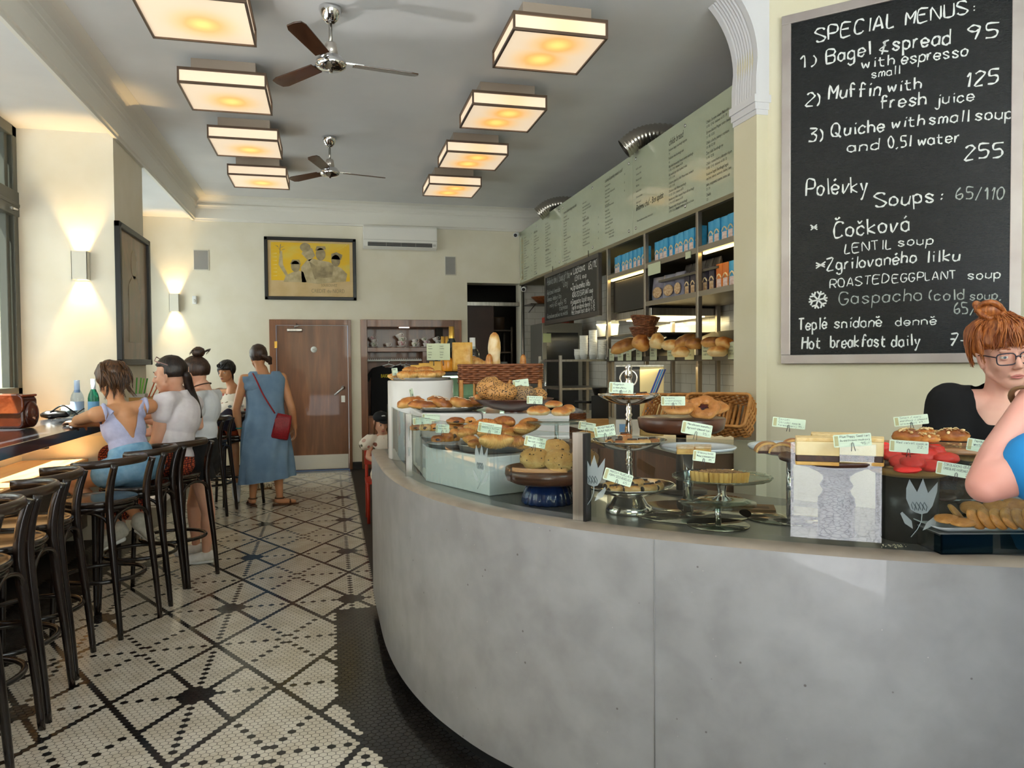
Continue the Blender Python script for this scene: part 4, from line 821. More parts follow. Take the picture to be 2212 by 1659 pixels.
c3.location = (SX + .03, 4.90, 1.965); c3['label'] = 'orange carton on the middle shelf beside the dark muesli cartons'; c3['group'] = 'orange cartons'
dup(c3, (SX + .03, 4.81, 1.965), 'orange carton on the middle shelf beside the blue cartons')
for i in range(3): dup(cb0, (SX + .03, 4.72 - i * .09, 1.965), 'blue flake carton on the middle shelf, %s from the orange cartons' % ORD[i], group='blue cartons on the middle shelf')
def pouch(name, label, loc, w, h, mat, rz, win=None, group=None):
    t = thing(name, label, 'bag', loc, rz, group); rings = []
    for i in range(9):
        s = i / 8; th = .035 * math.sin(PI * min(1, s * .95 + .05)) ** .6 * (1 - s * .75) + .003
        rings.append([(w / 2 * (1 - .06 * math.sin(PI * s)) * math.cos(a) ** 1 if False else w / 2 * max(-1, min(1, 1.25 * math.cos(a))), th * math.sin(a), s * h) for a in [2 * PI * k / 20 for k in range(20)]])
    MB().loft(rings).build('pouch', mat, t)
    if win: MB().ell((0, -.036, h * .38), (w * .34, .006, h * .22), 14, 8).build('window', win, t)
    return t
PW = M('pouch_grey', 'a9a7b2', .35, col2='6a6480', scale=7)
for i, (px, w) in enumerate(((1402, .12), (1422, .2), (1446, .2), (1466, .13))):
    a = at(px, 640, x=SX + .08); pouch('granola_bag', ('narrow grey granola bag at the left end of the middle shelf', 'wide grey granola bag on the middle shelf, second from the left', 'wide grey granola bag on the middle shelf, third from the left', 'narrow grey granola bag leaning beside the dark muesli cartons')[i], (SX + .1, a.y, 1.965), w, .22, PW, -PI / 2 + .2, MUE, 'granola bags on the middle shelf')
for i in range(5): pouch('hanging_bag', 'small dark bag lying under the top shelf, %s from the left' % ORD[i], (SX + .2, 5.7 - i * .12, 2.14), .1, .11, M('bag_dark', '4b453f', .4, col2='7a7268', scale=12), -PI / 2, None, 'small dark bags under the top shelf')
MB().bx(SX + .02, SXB, 4.9, 5.9, 2.12, 2.138).build('shelf', SHELFM, sh)
o = MB().bx(SX - .022, SX - .016, 5.78, 6.02, 2.19, 2.285).build('price_card', M('card_green', 'cfd6b4', .6), None); tag(o, 'pale green card hung on the top shelf lip at the middle bay', 'card')
o = MB().bx(SX - .022, SX - .016, 5.24, 5.32, 2.24, 2.29).build('price_card', M('card_green', 'cfd6b4', .6), None); tag(o, 'tiny pale card on the top shelf lip near the third post', 'card')
for i, px in enumerate((1321, 1340, 1358, 1380, 1411, 1449, 1489, 1527, 1581)):
    a = at(px, 766, x=SX - .03); w = (.13, .12, .13, .13, .15, .13, .14, .14, .1)[i]
    t = thing('bread_card', 'pale green bread card on the bread shelf rail, %s from the left' % ORD[i], 'card', (SX - .03, a.y, 1.525), -PI / 2 + R.uniform(-.05, .05), 'bread cards on the rail'); MB().bx(-w / 2, w / 2, 0, .003, -.06, .055).build('card', M('card_green', 'cfd6b4', .6), t)
    printed('lettering', [(s, -w * .36, .02 - j * .025, .02) for j, s in enumerate(('Chléb žitný', 'Sourdough', '1/1 85 1/2 45'))], PRINT, t, (0, 0, 0), (0, -.001, 0), .7 * w / .13)
# ================================================================ baked goods: prototypes
def crust(name, a, b_, c, scale=18, top=None, bump=.4):
    k = NT(name); v = k.vec(coord='Object'); n1 = k.noise(v, scale, 5, .4); n2 = k.noise(v, scale * 7, 4)
    sp = k.n('SeparateXYZ'); ge = k.n('NewGeometry'); tcn = k.n('TexCoord'); k.l(tcn.outputs['Normal'], sp.inputs[0])
    m1 = k.n('MapRange', i={1: -.6, 2: .9, 3: -.28, 4: .22}); k.l(sp.outputs[2], m1.inputs[0])
    ad = k.n('Math', operation='ADD'); k.l(n1.outputs['Fac'], ad.inputs[0]); k.l(m1.outputs[0], ad.inputs[1])
    k.l(k.ramp(ad.outputs[0], ((.28, a), (.5, b_), (.74, c))), k.b.inputs['Base Color']); k.b.inputs['Roughness'].default_value = .38
    k.b.inputs['Subsurface Weight'].default_value = 0; k.bump(n2.outputs['Fac'], bump, .003); return k.m
CRO = crust('croissant_crust', 'e2b46c', 'cf8a3e', 'a85a20'); CRO2 = crust('dark_crust', 'd39a52', 'b0682a', '7c3d16'); PALE = crust('pale_crust', 'ecd29c', 'dfae66', 'bf7a34')
SCONE = crust('oat_dough', 'd3b071', 'c79c58', 'b5843f', 30, bump=.9); COOK = crust('cookie_dough', 'c99a55', 'b98440', 'a06c2e', 40, bump=.5); BLON = crust('blond_dough', 'dcbf84', 'd0ab67', 'bb8f48', 30)
CHOC = crust('chocolate_dough', '4a302a', '3a2420', '2a1814', 30, bump=.6); REDD = crust('red_dough', 'c8120e', 'd81a14', 'e8332a', 16, bump=.35)
JAM = M('dark_jam', '4a1518', .25, col2='2a0a0c', scale=30); CHOCF = M('poppy_filling', '2b1a12', .5, col2='4a2e1c', scale=60, bump=.4); CREAM = M('curd_filling', 'eedcae', .6, col2='e6cd92', scale=14, bump=.2); SHORT = M('shortcrust', 'd9ae62', .6, col2='c9974a', scale=30, bump=.3)
def nz(q, s, a, off=0): return noise.noise(Vector(q) * s + Vector((off, off, off))) * a
def croissant(L=.15, r=.034, ridges=7, bend=1.5, seed=0):
    b = MB(); N = 56; Rb = L / bend / 1.0; rings = []
    for i in range(N + 1):
        t = i / N; a = (t - .5) * bend; c = V(Rb * math.sin(a), Rb * (1 - math.cos(a)) * -1, 0); tx = V(math.cos(a), -math.sin(a), 0); ny = V(math.sin(a), math.cos(a), 0)
        ph = (abs(t - .5) * 2 * ridges) % 1; rr = r * (max(0.02, math.sin(PI * t)) ** .62) * (1.06 - .16 * ph) + .002
        rings.append([c + ny * rr * math.cos(q) * (1 + nz((t * 4, q, seed), 1.3, .06)) + V(0, 0, 1) * rr * .88 * math.sin(q) for q in [2 * PI * k / 18 for k in range(18)]])
    return b.loft(rings)
def blob_(r, seed=0, amp=.12, sc=2.2, flat=-.35):
    def fn(q, d):
        f = 1 + noise.noise(d * sc + V(seed * 3.1, seed, 0)) * amp; z = q.z * f
        return V(q.x * f, q.y * f, max(z, flat * r[2]))
    return MB().ell((0, 0, 0), r, 26, 16, fn=fn)
def disc(r, h, seed=0, amp=.07):
    b = MB(); prof = [(0, 0), (r * .7, 0), (r * .93, h * .12), (r, h * .42), (r * .93, h * .75), (r * .72, h * .94), (r * .35, h), (0, h * 1.02)]
    b.lathe(prof, 26, wav=lambda a, rr, z: amp * noise.noise(V(math.cos(a) * 1.6, math.sin(a) * 1.6, seed * 2.3 + z * 20))); return b
def food(name, mb, mat, label, cat, p, rz=0, rot=None, group=None, sub=0):
    o = mb.build(name, mat, None, p, rz, rot=rot); return tag(o, label, cat, group)
def lookyaw(p): return -math.atan2(p[0], p[1])       # a thing turned to face the camera
# ---------------------------------------------------------------- price cards on wire clips
CARD = M('card_paper', 'd5e6cf', .55); STRIPE = M('card_stripe', 'b5b285', .6); PENI = M('pen_ink', '4b5558', .7); WIRE = M('clip_wire', '6e6f70', .3, 1)
def card(px, py, w, h, d, label, lines, tilt=0, yaw=0, drop=None):
    c = at(px, py, d=d); k = d / FPX; W, Hh = w * k, h * k
    t = thing('price_card', label, 'price card', c, 0, 'handwritten price cards'); t.rotation_euler = Euler((math.radians(-6), math.radians(tilt), lookyaw(c) + yaw), 'ZYX') if False else Euler((math.radians(-6), math.radians(-tilt), lookyaw(c) + yaw), 'YXZ')
    b = MB(); pr = rrect(W, Hh, Hh * .08, 2); n_ = len(pr); b.add([(x, 0, z) for x, z in pr] + [(x, .0012, z) for x, z in pr], [tuple(range(n_)), tuple(range(2 * n_ - 1, n_ - 1, -1))] + [(i, (i + 1) % n_, n_ + (i + 1) % n_, n_ + i) for i in range(n_)])
    b.build('card', CARD, t)
    MB().quad((-W * .47, -.0006, -Hh * .4), (-W * .37, -.0006, -Hh * .4), (-W * .37, -.0006, Hh * .4), (-W * .47, -.0006, Hh * .4)).build('stripe', STRIPE, t)
    b = MB(); nl = len(lines)
    for i, s in enumerate(lines):
        z = Hh * (.24 - .30 * i); x0 = -W * .32; x1 = min(W * .46, x0 + W * (.05 * len(s) + .02))
        if i == nl - 1 and nl > 1 and len(s) < 6: x0, x1 = W * .22, W * .44
        pen(b, s, (x0, z), (x1, z), Hh * .17, Hh * .028, lambda u, v: (u, -.0007, v), .15)
    b.build('handwriting', PENI, t, merge=0)
    b = MB(); q = Hh * .16; zz = -Hh * .42
    b.tube([(x, -.002, z) for x, z in [(-q * .9, zz - Hh * .45), (-q * .5, zz), (-q * .45, zz + q), (0, zz + q * 1.5), (q * .45, zz + q), (q * .5, zz), (q * .9, zz - Hh * .45)]], .0009, 5); b.build('wire_clip', WIRE, t); return t
# ---------------------------------------------------------------- dishes
SILVER = M('silver', 'cfcac2', .1, 1); TINP = M('tin', 'b0b2b4', .3, 1); PORC = M('porcelain', 'e6eaf0', .12, coat=.4); GDISH = thin_glass('dish_glass', 'dfe9e6', 1.6)
WALN = wood('walnut_slab', '3a2018', '6e4430', 'x', 7, .35, .25, '52301f'); BOWLW = wood('dark_bowl', '3a1c12', '5a2c1c', 'x', 6, .3, .4)
def dish(name, label, cat, c, r, h, mat, foot=.6, lip=.012, wav=None, group=None):
    prof = [(0, 0), (r * foot, 0), (r * (foot + .12), h * .12), (r * .93, h * .8), (r, h), (r * 1.0, h + .003), (r * .97, h + .003), (r * .9, h * .82), (r * foot, .006), (0, .005)]
    o = MB().lathe(prof, 56, wav=wav).build(name, mat, None, c); return tag(o, label, cat, group)
# tall drum + stepped plinth
PLW = M('plinth_white', 'dedad6', .25, coat=.2)
CY = V(.478, 4.10, CTOP); o = MB().lathe([(0, 0), (.176, 0), (.178, .004), (.178, .416), (.174, .42), (0, .42)], 64).build('display_drum', PLW, None, CY); tag(o, 'tall white drum pedestal at the far end of the counter', 'display pedestal')
pl_ = [(.40 + .13 * (1 - math.cos(a)), 3.62 - .20 * math.sin(a)) for a in [PI * i / 12 - PI / 2 for i in range(13)]]
o = MB().prism([(.40, 3.42), (.66, 3.30), (.66, 3.86), (.40, 3.88)], 0, .285).build('display_plinth', PLW, None, (0, 0, CTOP), bev=.01); tag(o, 'white display plinth under the scalloped silver tray', 'display plinth')
o = MB().prism([(.663, 3.30), (1.02, 3.14), (1.02, 3.6), (.663, 3.86)], 0, .285).build('display_plinth', PLW, None, (0, 0, CTOP), bev=.006); tag(o, 'white display plinth under the dark wooden bowl', 'display plinth')
t = thing('display_box', 'white glossy display box behind the etched tulip, holding the big croissant pan', 'display box', (0, 0, CTOP))
MB().prism([(.585, 2.804), (.80, 2.875), (.80, 3.16), (.66, 3.28), (.395, 3.248)], 0, .15).build('shell', M('box_white', 'dce4e6', .22, coat=.3), t, bev=.004)
# wide tray of croissants on the drum
T1 = dish('silver_tray', 'round silver tray of croissants on the tall white drum', 'tray', CY + V(0, 0, .421), .165, .012, SILVER, .8)
def place_cro(lst, d0, lab, group, cat='croissant', mats=(CRO,), L=.15):
    for i, (px, py, w, rz, dd, tl) in enumerate(lst):
        p = at(px, py, d=d0 + dd); s = w * (d0 + dd) / FPX / .15; m_ = mats[i % len(mats)]
        o = croissant(.15 * s, .034 * s, 6 + i % 3, 1.2 + .5 * (i % 3) / 2, i).build('croissant', m_, None, p, rot=(math.radians(tl), 0, lookyaw(p) + math.radians(rz)))
        tag(o, lab[i], cat, group)
place_cro([(858, 814, 42, -20, -.05, -20), (880, 811, 50, 10, -.12, -25), (920, 811, 52, -15, -.1, -25), (888, 800, 40, 5, .03, -10), (918, 801, 45, -10, .05, -15), (946, 808, 36, 40, .0, -20)], 4.1,
    ['croissant on the drum tray, leftmost under the narrow card', 'plump croissant in front on the drum tray, second from the left', 'plump croissant in front on the drum tray with ridges facing out', 'croissant at the back of the drum tray, left one', 'croissant at the back of the drum tray, right one', 'croissant at the right end of the drum tray'], 'croissants on the drum tray')
# scalloped tray with glazed buns
T2 = tag(MB().lathe([(0, 0), (.12, 0), (.155, .008), (.178, .02), (.18, .023), (.176, .023), (.15, .011), (0, .006)], 72, wav=lambda a, r, z: .045 * math.cos(a * 16) * (r > .14)).build('scalloped_tray', SILVER, None, (.545, 3.56, CTOP + .286)), 'scalloped silver tray of glazed buns on the white plinth', 'tray')
for i, (px, py, w, h, rz, dd) in enumerate([(888, 871, 62, 28, -8, .05), (912, 876, 58, 22, 5, -.1), (948, 868, 54, 24, 12, .1), (952, 873, 52, 27, 18, -.05), (996, 873, 54, 27, 15, -.03), (1027, 869, 34, 24, 0, .0)]):
    p = at(px, py, d=3.6 + dd); k = 3.6 / FPX; o = blob_((w * k / 2, w * k / 3.2, h * k / 2), i, .14, 2.5, -.6).build('glazed_bun', CRO2 if i % 2 else CRO, None, p, lookyaw(p) + math.radians(0), rot=(0, math.radians(rz), lookyaw(p)))
    b = MB()
    for j in range(4):
        x = (j - 1.5) * w * k * .16; b.tube([(x - .012, -.012, h * k * .44), (x, 0, h * k * .5), (x + .015, .012, h * k * .45)], .0022, 5)
    b.build('icing', M('icing', 'efdcc4', .4), o, merge=0)
    tag(o, ('long glazed bun at the left end of the scalloped tray', 'pale glazed bun in front on the scalloped tray, second from the left', 'pale glazed bun at the back of the scalloped tray', 'dark glazed bun in the middle of the scalloped tray', 'dark glazed bun in front of the wicker basket on the scalloped tray', 'glazed bun half behind the wooden bowl rim')[i], 'bun', 'glazed buns on the scalloped tray')
# dark wooden bowl with seeded bagels
t = thing('wooden_bowl', 'dark wooden pedestal bowl of seeded bagels', 'bowl', (.81, 3.32, CTOP + .286))
MB().lathe([(0, 0), (.06, 0), (.062, .006), (.04, .014), (.05, .02), (.10, .03), (.15, .05), (.182, .072), (.184, .075), (.178, .075), (.14, .055), (0, .032)], 48, c=(0, 0, -.012)).build('bowl', BOWLW, t)
def seeded(name, base, seed_c, amt):
    k = NT(name); v = k.vec(); vo = k.n('TexVoronoi', i={'Scale': 150.0}); k.l(v, vo.inputs['Vector']); n1 = k.noise(v, 9, 3, .5)
    f = k.ramp(vo.outputs['Distance'], ((.30, 'ffffff'), (.42, '000000'))); g = k.ramp(n1.outputs['Fac'], ((amt - .04, '000000'), (amt + .04, 'ffffff')))
    mm_ = k.n('Mix', data_type='RGBA', blend_type='MULTIPLY'); mm_.inputs[0].default_value = 1; k.l(f, mm_.inputs[6]); k.l(g, mm_.inputs[7])
    k.l(k.mix(mm_.outputs[2], base, seed_c), k.b.inputs['Base Color']); k.b.inputs['Roughness'].default_value = .5; k.bump(f, .6, .004); return k.m
SESA = seeded('mixed_seed_crust', 'c08a4c', '241710', .36); POPP = seeded('poppy_crust', '9a7a52', '1f2030', .34)
for i, (px, py, w, h, m_, dd, lb) in enumerate([(1060, 840, 62, 50, SESA, -.05, 'big bagel covered in mixed seeds in the dark bowl'), (1085, 848, 66, 40, SESA, -.1, 'seeded bagel leaning in front in the dark bowl'), (1128, 853, 60, 46, POPP, -.06, 'poppy seed bagel in the dark bowl'), (1162, 855, 40, 36, SESA, .0, 'dark seeded bagel at the right of the dark bowl'), (1038, 858, 26, 18, CRO, .0, 'plain bagel at the left edge of the dark bowl')]):
    p = at(px, py, d=3.38 + dd); k = 3.38 / FPX; food('bagel', blob_((w * k / 2, w * k / 2.6, h * k / 2), i + 9, .16, 2.4, -1), m_, lb, 'bagel', p, lookyaw(p), group='bagels in the dark bowl')
# wicker basket with baguettes
def wicker(b, loop, z0, z1, rows, r=.004, amp=.006, upr=.004, step=2, n_up=None, taper=None):
    "horizontal strands weaving in and out of uprights around a closed loop of (x, y)"
    L = len(loop)
    for j in range(rows):
        z = z0 + (z1 - z0) * (j + .5) / rows; s = taper(j / rows) if taper else 1
        pts = []
        for i, (x, y) in enumerate(loop):
            nx, ny = loop[(i + 1) % L][1] - loop[i - 1][1], -(loop[(i + 1) % L][0] - loop[i - 1][0]); ln = math.hypot(nx, ny) or 1
            w = amp * math.sin(i * PI / step + j * PI); pts.append((x * s + nx / ln * w, y * s + ny / ln * w, z))
        b.tube(pts, r, 5, closed=True)
    for i in range(0, L, step):
        x, y = loop[i]; s0, s1 = (taper(0), taper(1)) if taper else (1, 1); b.tube([(x * s0, y * s0, z0), (x * s1, y * s1, z1)], upr, 5)
def rloop(w, d, r, n_=10):
    p = rrect(w, d, r, 3); out = []
    for i in range(len(p)):
        a, c = p[i], p[(i + 1) % len(p)]; m_ = max(1, round(math.hypot(c[0] - a[0], c[1] - a[1]) / .016))
        out += [(a[0] + (c[0] - a[0]) * q / m_, a[1] + (c[1] - a[1]) * q / m_) for q in range(m_)]
    return out[:len(out) // 4 * 4]
WICK = M('wicker_brown', '6f3c1e', .4, col2='8f5430', scale=30, coat=.2); WICKL = M('wicker_honey', 'b5783a', .45, col2='c98f4e', scale=30)
wb_ = at(1081, 800, d=4.15); t = thing('wicker_basket', 'brown wicker basket with open lower bars holding baguettes', 'basket', (wb_.x, wb_.y, CTOP), lookyaw(wb_))
b = MB(); lp = rloop(.44, .26, .03); wicker(b, lp, .40, .505, 9, .0075, .008, .005); b.build('woven_band', WICK, t, merge=0)
b = MB()
for i in range(0, len(lp), 6): x, y = lp[i]; b.tube([(x, y, 0), (x, y, .42)], .0055, 6)
for x in (-.21, .05, .21): b.tube([(x, -.13, 0), (x, -.13, .42)], .011, 8)
b.build('bars', WICKL, t, merge=0); b = MB(); wicker(b, lp, 0, .05, 4, .0075, .008, .005); b.build('woven_base', WICK, t, merge=0); MB().prism(rrect(.42, .24, .03), .005, .015).build('floor_mat', WICK, t)
BAG = crust('baguette_crust', 'ecd6ae', 'dcb06c', 'b8783a', 14)
def stick(name, label, cat, p0, p1, r, mat, group=None):
    d_ = V(*p1) - V(*p0); L = d_.length; b = MB(); N = 30; rings = []
    for i in range(N + 1):
        t_ = i / N; rr = r * (1 - max(0, abs(t_ - .5) * 2 - .72) ** 2 / .0784 * .95) ** .5 * (1 + .06 * math.sin(t_ * 26)); rings.append([(rr * math.cos(a) * (1 + nz((t_ * 5, a, r * 99), 1, .1)), rr * math.sin(a), t_ * L) for a in [2 * PI * k / 16 for k in range(16)]])
    o = b.loft(rings).build(name, mat, None, p0); o.rotation_mode = 'QUATERNION'; o.rotation_quaternion = d_.to_track_quat('Z', 'Y'); return tag(o, label, cat, group)
for px, py0, py1, r, m_, dd, lb in ((1067, 840, 718, .034, BAG, 0, 'thick floury baguette standing in the wicker basket'), (1056, 838, 764, .02, CRO2, -.06, 'thin dark baguette tip beside the floury baguette'), (1129, 840, 765, .018, CRO2, .02, 'thin dark baguette standing at the right of the wicker basket')):
    a, c = at(px, py0 + 40, d=4.15 + dd), at(px + 1, py1, d=4.15 + dd); stick('baguette', lb, 'baguette', a, c, r, m_, 'baguettes in the wicker basket')
# display fridge at the far side with things on it
fx = V(.88, 5.42, 0); t = thing('display_fridge', 'dark glass-fronted display fridge behind the counter', 'display fridge', fx, 0)
w, dd = .42, .25; MB().bx(-w, w, -dd, dd, 0, .85).build('base_cabinet', M('fridge_base', '2b2b2b', .4), t); MB().bx(-w, w, -dd, dd, 1.365, 1.395).build('top', BLACK, t, bev=.004)
for sx in (-w + .012, 0, w - .012):
    for sy in (-dd + .012, dd - .012): MB().cb((sx, sy, 1.11), (.022, .022, .52)).build('frame_post', DARKMETAL, t)
for z in (.87, 1.05, 1.2): MB().bx(-w + .03, w - .03, -dd + .03, dd - .03, z, z + .008).build('glass_shelf', GDISH, t)
MB().bx(-w, w, -dd - .004, -dd + .002, .85, 1.365).build('front_glass', thin_glass('fridge_glass', 'e6f2e6', 1.2), t); MB().bx(-w, w, dd - .008, dd, .85, 1.365).build('back_panel', M('fridge_back', 'b9c8b4', .3), t)
MB().bx(-w + .04, w - .04, -dd + .05, -dd + .08, 1.35, 1.362).build('strip_light', M('fridge_lamp', 'eefff2', .4, emit=8), t)
for i, (x, z, r, h, c) in enumerate(((-.3, 1.058, .035, .09, '5d7a2c'), (-.21, 1.058, .035, .09, '6c8a34'), (-.12, 1.058, .035, .085, '86761f'), (.02, 1.058, .035, .09, '4f7030'), (-.28, .878, .06, .05, 'e8b52c'), (-.14, .878, .06, .045, '7a3a20'), (.0, .878, .055, .05, 'e0c890'), (.15, .878, .06, .05, 'd8a53c'), (.3, .878, .06, .045, '8a4a28'), (.2, 1.058, .05, .06, 'd8d4c8'))):
    o = MB().lathe([(0, 0), (r, 0), (r, h * .8), (r * .85, h), (0, h)], 18).build('jar' if z > 1 else 'dessert_cup', M('jar_' + c, c, .3), None, fx + V(x, -.1, z)); tag(o, ('green jar at the left end of the fridge shelf', 'green jar on the fridge shelf, second from the left', 'olive jar on the fridge shelf', 'green jar in the middle of the fridge shelf', 'yellow dessert cup low in the fridge', 'brown dessert cup low in the fridge', 'cream dessert cup low in the fridge', 'golden dessert cup low in the fridge', 'brown dessert cup at the right end in the fridge', 'white tub on the fridge shelf')[i], 'jar' if z > 1 else 'dessert cup')
for i, (px, py, w_, h_) in enumerate(((904, 799, 34, 14), (921, 794, 32, 18), (946, 794, 36, 22), (962, 792, 20, 26))):
    p = at(px, py + h_ / 2, d=5.25); k = 5.25 / FPX; o = MB().prism([(-w_ * k / 2, -.05), (w_ * k / 2, -.05), (w_ * k / 2 * .9, .06), (-w_ * k / 2, .05)], 0, h_ * k).build('cheese_block', M('cheese_yellow', 'e0a63a', .45, col2='eab85a', scale=9), None, (p.x, p.y, 1.396), lookyaw(p), bev=.004); tag(o, 'orange cheese block on the fridge top, %s from the left' % ORD[i], 'cheese', 'cheese blocks on the fridge')
def bottle(name, label, p, r, h, glass, cap, parts, rz=0):
    t = thing(name, label, 'bottle', p, rz)
    MB().lathe([(0, 0), (r * .95, 0), (r, .01), (r, h * .5), (r * .85, h * .6), (r * .42, h * .74), (r * .36, h * .97), (0, h * .97)], 24).build('body', glass, t)
    MB().lathe([(r * .40, h * .66), (r * .44, h * .68), (r * .42, h), (0, h)], 20).build('cap', cap, t)
    if parts: MB().lathe([(r * 1.012, h * .18), (r * 1.012, h * .42)], 24, a0=PI, a1=2 * PI).build('label_band', parts, t)
    return t
FOIL = M('gold_foil', 'd0a34a', .3, .7); DG = M('dark_green_glass', '10180e', .08, coat=.5)
def on_fridge(px, d=5.3): p = at(px, 790, d=d); return V(p.x, p.y, 1.396)
bottle('wine_bottle', 'tall champagne bottle with gold foil neck on the display fridge', on_fridge(976), .045, .315, DG, FOIL, M('label_black', '1c1c18', .5))
for px, lb in ((957, 'small gold-capped bottle left of the champagne'), (966, 'small gold-capped bottle next to the champagne')): bottle('wine_bottle', lb, on_fridge(px, 5.42), .032, .25, DG, FOIL, None)
t = pouch('pasta_bag', 'clear bag of golden biscuits leaning by the champagne', on_fridge(999, 5.2), .14, .2, M('biscuit_bag', 'd2973c', .3, col2='e8b860', scale=30, bump=.5), lookyaw((1, 5)))
t = thing('menu_card', 'pale green two-column menu card standing on the fridge', 'card', at(947, 760, d=5.15), lookyaw(at(947, 760, d=5.15))); k = 5.15 / FPX
MB().bx(-25 * k, 25 * k, 0, .003, -18 * k, 18 * k).build('card', M('card_green', 'cfd6b4', .6), t); printed('lettering', [(s, x * k, z * k, 3.6 * k) for x in (-22, 3) for s, z in (('Snídaně', 11), ('Breakfast', 6), ('Polévky', -2), ('Quiche', -7), ('Soups', -13))], PRINT, t, (0, 0, 0), (0, -.001, 0), .7)
MB().tube([(-10 * k, .002, -18 * k), (-10 * k, .002, -30 * k)], .003, 6).build('holder', WIRE, t); MB().tube([(10 * k, .002, -18 * k), (10 * k, .002, -30 * k)], .003, 6).build('holder', WIRE, t)
bt = at(1012, 803, d=5.35); dish('bread_plate', 'pale plate of round bread rolls on the fridge corner', 'plate', (bt.x, bt.y, 1.396), .13, .014, PORC, .7)
for i, (px, py, w) in enumerate(((1000, 790, 34), (1018, 782, 34), (1030, 786, 34), (1044, 790, 28))):
    p = at(px, py, d=5.33 + (.06 if i == 1 else 0)); k = 5.33 / FPX; food('bread_roll', blob_((w * k / 2, w * k / 2.2, w * k * .4), i + 20, .08, 2, -.7), PALE, ('round bread roll at the left of the pale plate', 'round bread roll at the back of the pale plate', 'floury bread roll in the middle of the pale plate', 'small bread roll at the right of the pale plate')[i], 'bread roll', p, group='rolls on the pale plate')
card(1006, 782, 20, 9, 5.2, 'small pale card standing in the bread rolls', ['roll'], 0)
bottle('glass_jug', 'tall clear glass jug behind the fridge by the doorway', on_fridge(1021, 5.45), .05, .24, GDISH, WHITE, None)
bottle('sauce_jar', 'orange jar standing behind the menu card', on_fridge(966, 5.2), .04, .14, M('jar_orange', 'd88a24', .25), STEEL, None)
# ---------------------------------------------------------------- croissant pan on the white box
pc = at(1060, 968, d=3.04); bz = CTOP + .151
t = dish('croissant_pan', 'round tin pan heaped with croissants on the white display box', 'pan', (.655, 3.03, bz), .158, .028, TINP, .78)
place_cro([(1018, 950, 46, -50, -.06, -15), (1030, 958, 48, 20, -.1, -18), (1071, 953, 82, 8, -.14, -25), (1096, 936, 40, 60, -.05, -20), (1112, 954, 60, -12, -.1, -20), (1034, 925, 66, -25, .06, -15), (1050, 936, 50, 30, .0, -15), (1092, 912, 62, -40, .08, -15), (1130, 926, 58, 35, -.02, -20), (1142, 918, 72, 50, .06, -25), (1070, 918, 54, 10, .1, -10), (1128, 962, 40, 5, -.02, -20), (1006, 936, 50, 40, .02, -15), (1082, 928, 60, -30, .04, -20), (1112, 934, 56, 20, .0, -20), (1050, 916, 56, -10, .09, -10)], 3.02,
    ['croissant at the left rim of the tin pan, curved end outward', 'dark croissant low at the left front of the tin pan', 'biggest croissant at the front of the tin pan under the middle card', 'pale croissant standing on end right of the middle card', 'croissant at the right front of the tin pan', 'croissant at the back left of the tin pan', 'croissant in the middle left of the tin pan heap', 'darker croissant on top of the heap behind the middle card', 'pale croissant on the right slope of the heap', 'long croissant at the far right of the heap', 'croissant peeping out behind the middle card', 'small croissant low at the right rim of the tin pan', 'croissant at the left edge beside the chocolate pastries', 'croissant wedged behind the biggest front croissant', 'croissant under the two pale ones on the right slope', 'croissant at the back top left of the heap'], 'croissants on the tin pan', mats=(CRO, CRO2, CRO))
dish('pastry_pan', 'shallow tin pan of chocolate pastries left of the croissant pan', 'pan', (.50, 3.19, bz), .105, .02, TINP, .8)
dish('pastry_bowl', 'grey metal dish of filled buns by the far steel post', 'dish', (.475, 3.395, CTOP + .15), .085, .03, TINP, .6)
o = MB().prism([(.40, 3.255), (.56, 3.285), (.60, 3.38), (.40, 3.40)], 0, .148).build('display_box', M('box_white', 'dce4e6', .22, coat=.3), None, (0, 0, CTOP), bev=.004); tag(o, 'small white display box under the metal dish of filled buns', 'display box')
for i, (px, py, w, h, m_, d_, lb) in enumerate([(897, 924, 22, 18, CRO2, 3.36, 'round filled bun at the left of the metal dish'), (918, 924, 26, 20, PALE, 3.34, 'pale filled bun in the middle of the metal dish'), (938, 925, 24, 20, CRO, 3.36, 'filled bun at the right of the metal dish'), (985, 910, 42, 18, CRO2, 3.28, 'chocolate pastry on top behind the middle card'), (1016, 909, 24, 18, CRO, 3.2, 'small chocolate pastry on top of the back heap'), (985, 922, 40, 18, CRO, 3.3, 'chocolate pastry in the second layer of the back heap'), (1006, 926, 34, 18, CRO2, 3.22, 'chocolate pastry beside the croissant heap'), (946, 949, 30, 18, CRO2, 3.1, 'chocolate pastry at the left front of the shallow pan'), (966, 946, 30, 26, CRO2, 3.12, 'upright chocolate pastry in the shallow pan'), (982, 942, 26, 34, CRO, 3.14, 'tall chocolate pastry touching the croissant heap')]):
    p = at(px, py, d=d_); k = d_ / FPX; b = MB(); rr = V(w * k / 2, w * k / 3, h * k / 2)
    o = blob_((rr.x, rr.y, rr.z), i + 40, .14, 2.6, -.6).build('filled_pastry', m_, None, p, lookyaw(p)); MB().ell((0, -rr.y * .80, 0), (rr.x * .4, rr.y * .25, rr.z * .35), 10, 8).build('filling', CHOCF, o); tag(o, lb, 'pastry', 'filled pastries left of the croissants')
card(912, 909, 40, 15, 3.28, 'price card over the left filled bun by the far steel post', ['Buchta s mákem', '45,-'], 3); card(931, 902, 38, 15, 3.4, 'price card standing behind the filled buns', ['Tvarohová buchta'], -4); card(961, 911, 15, 11, 3.45, 'faint price card at the back between plinth and pastries', ['42,-'])
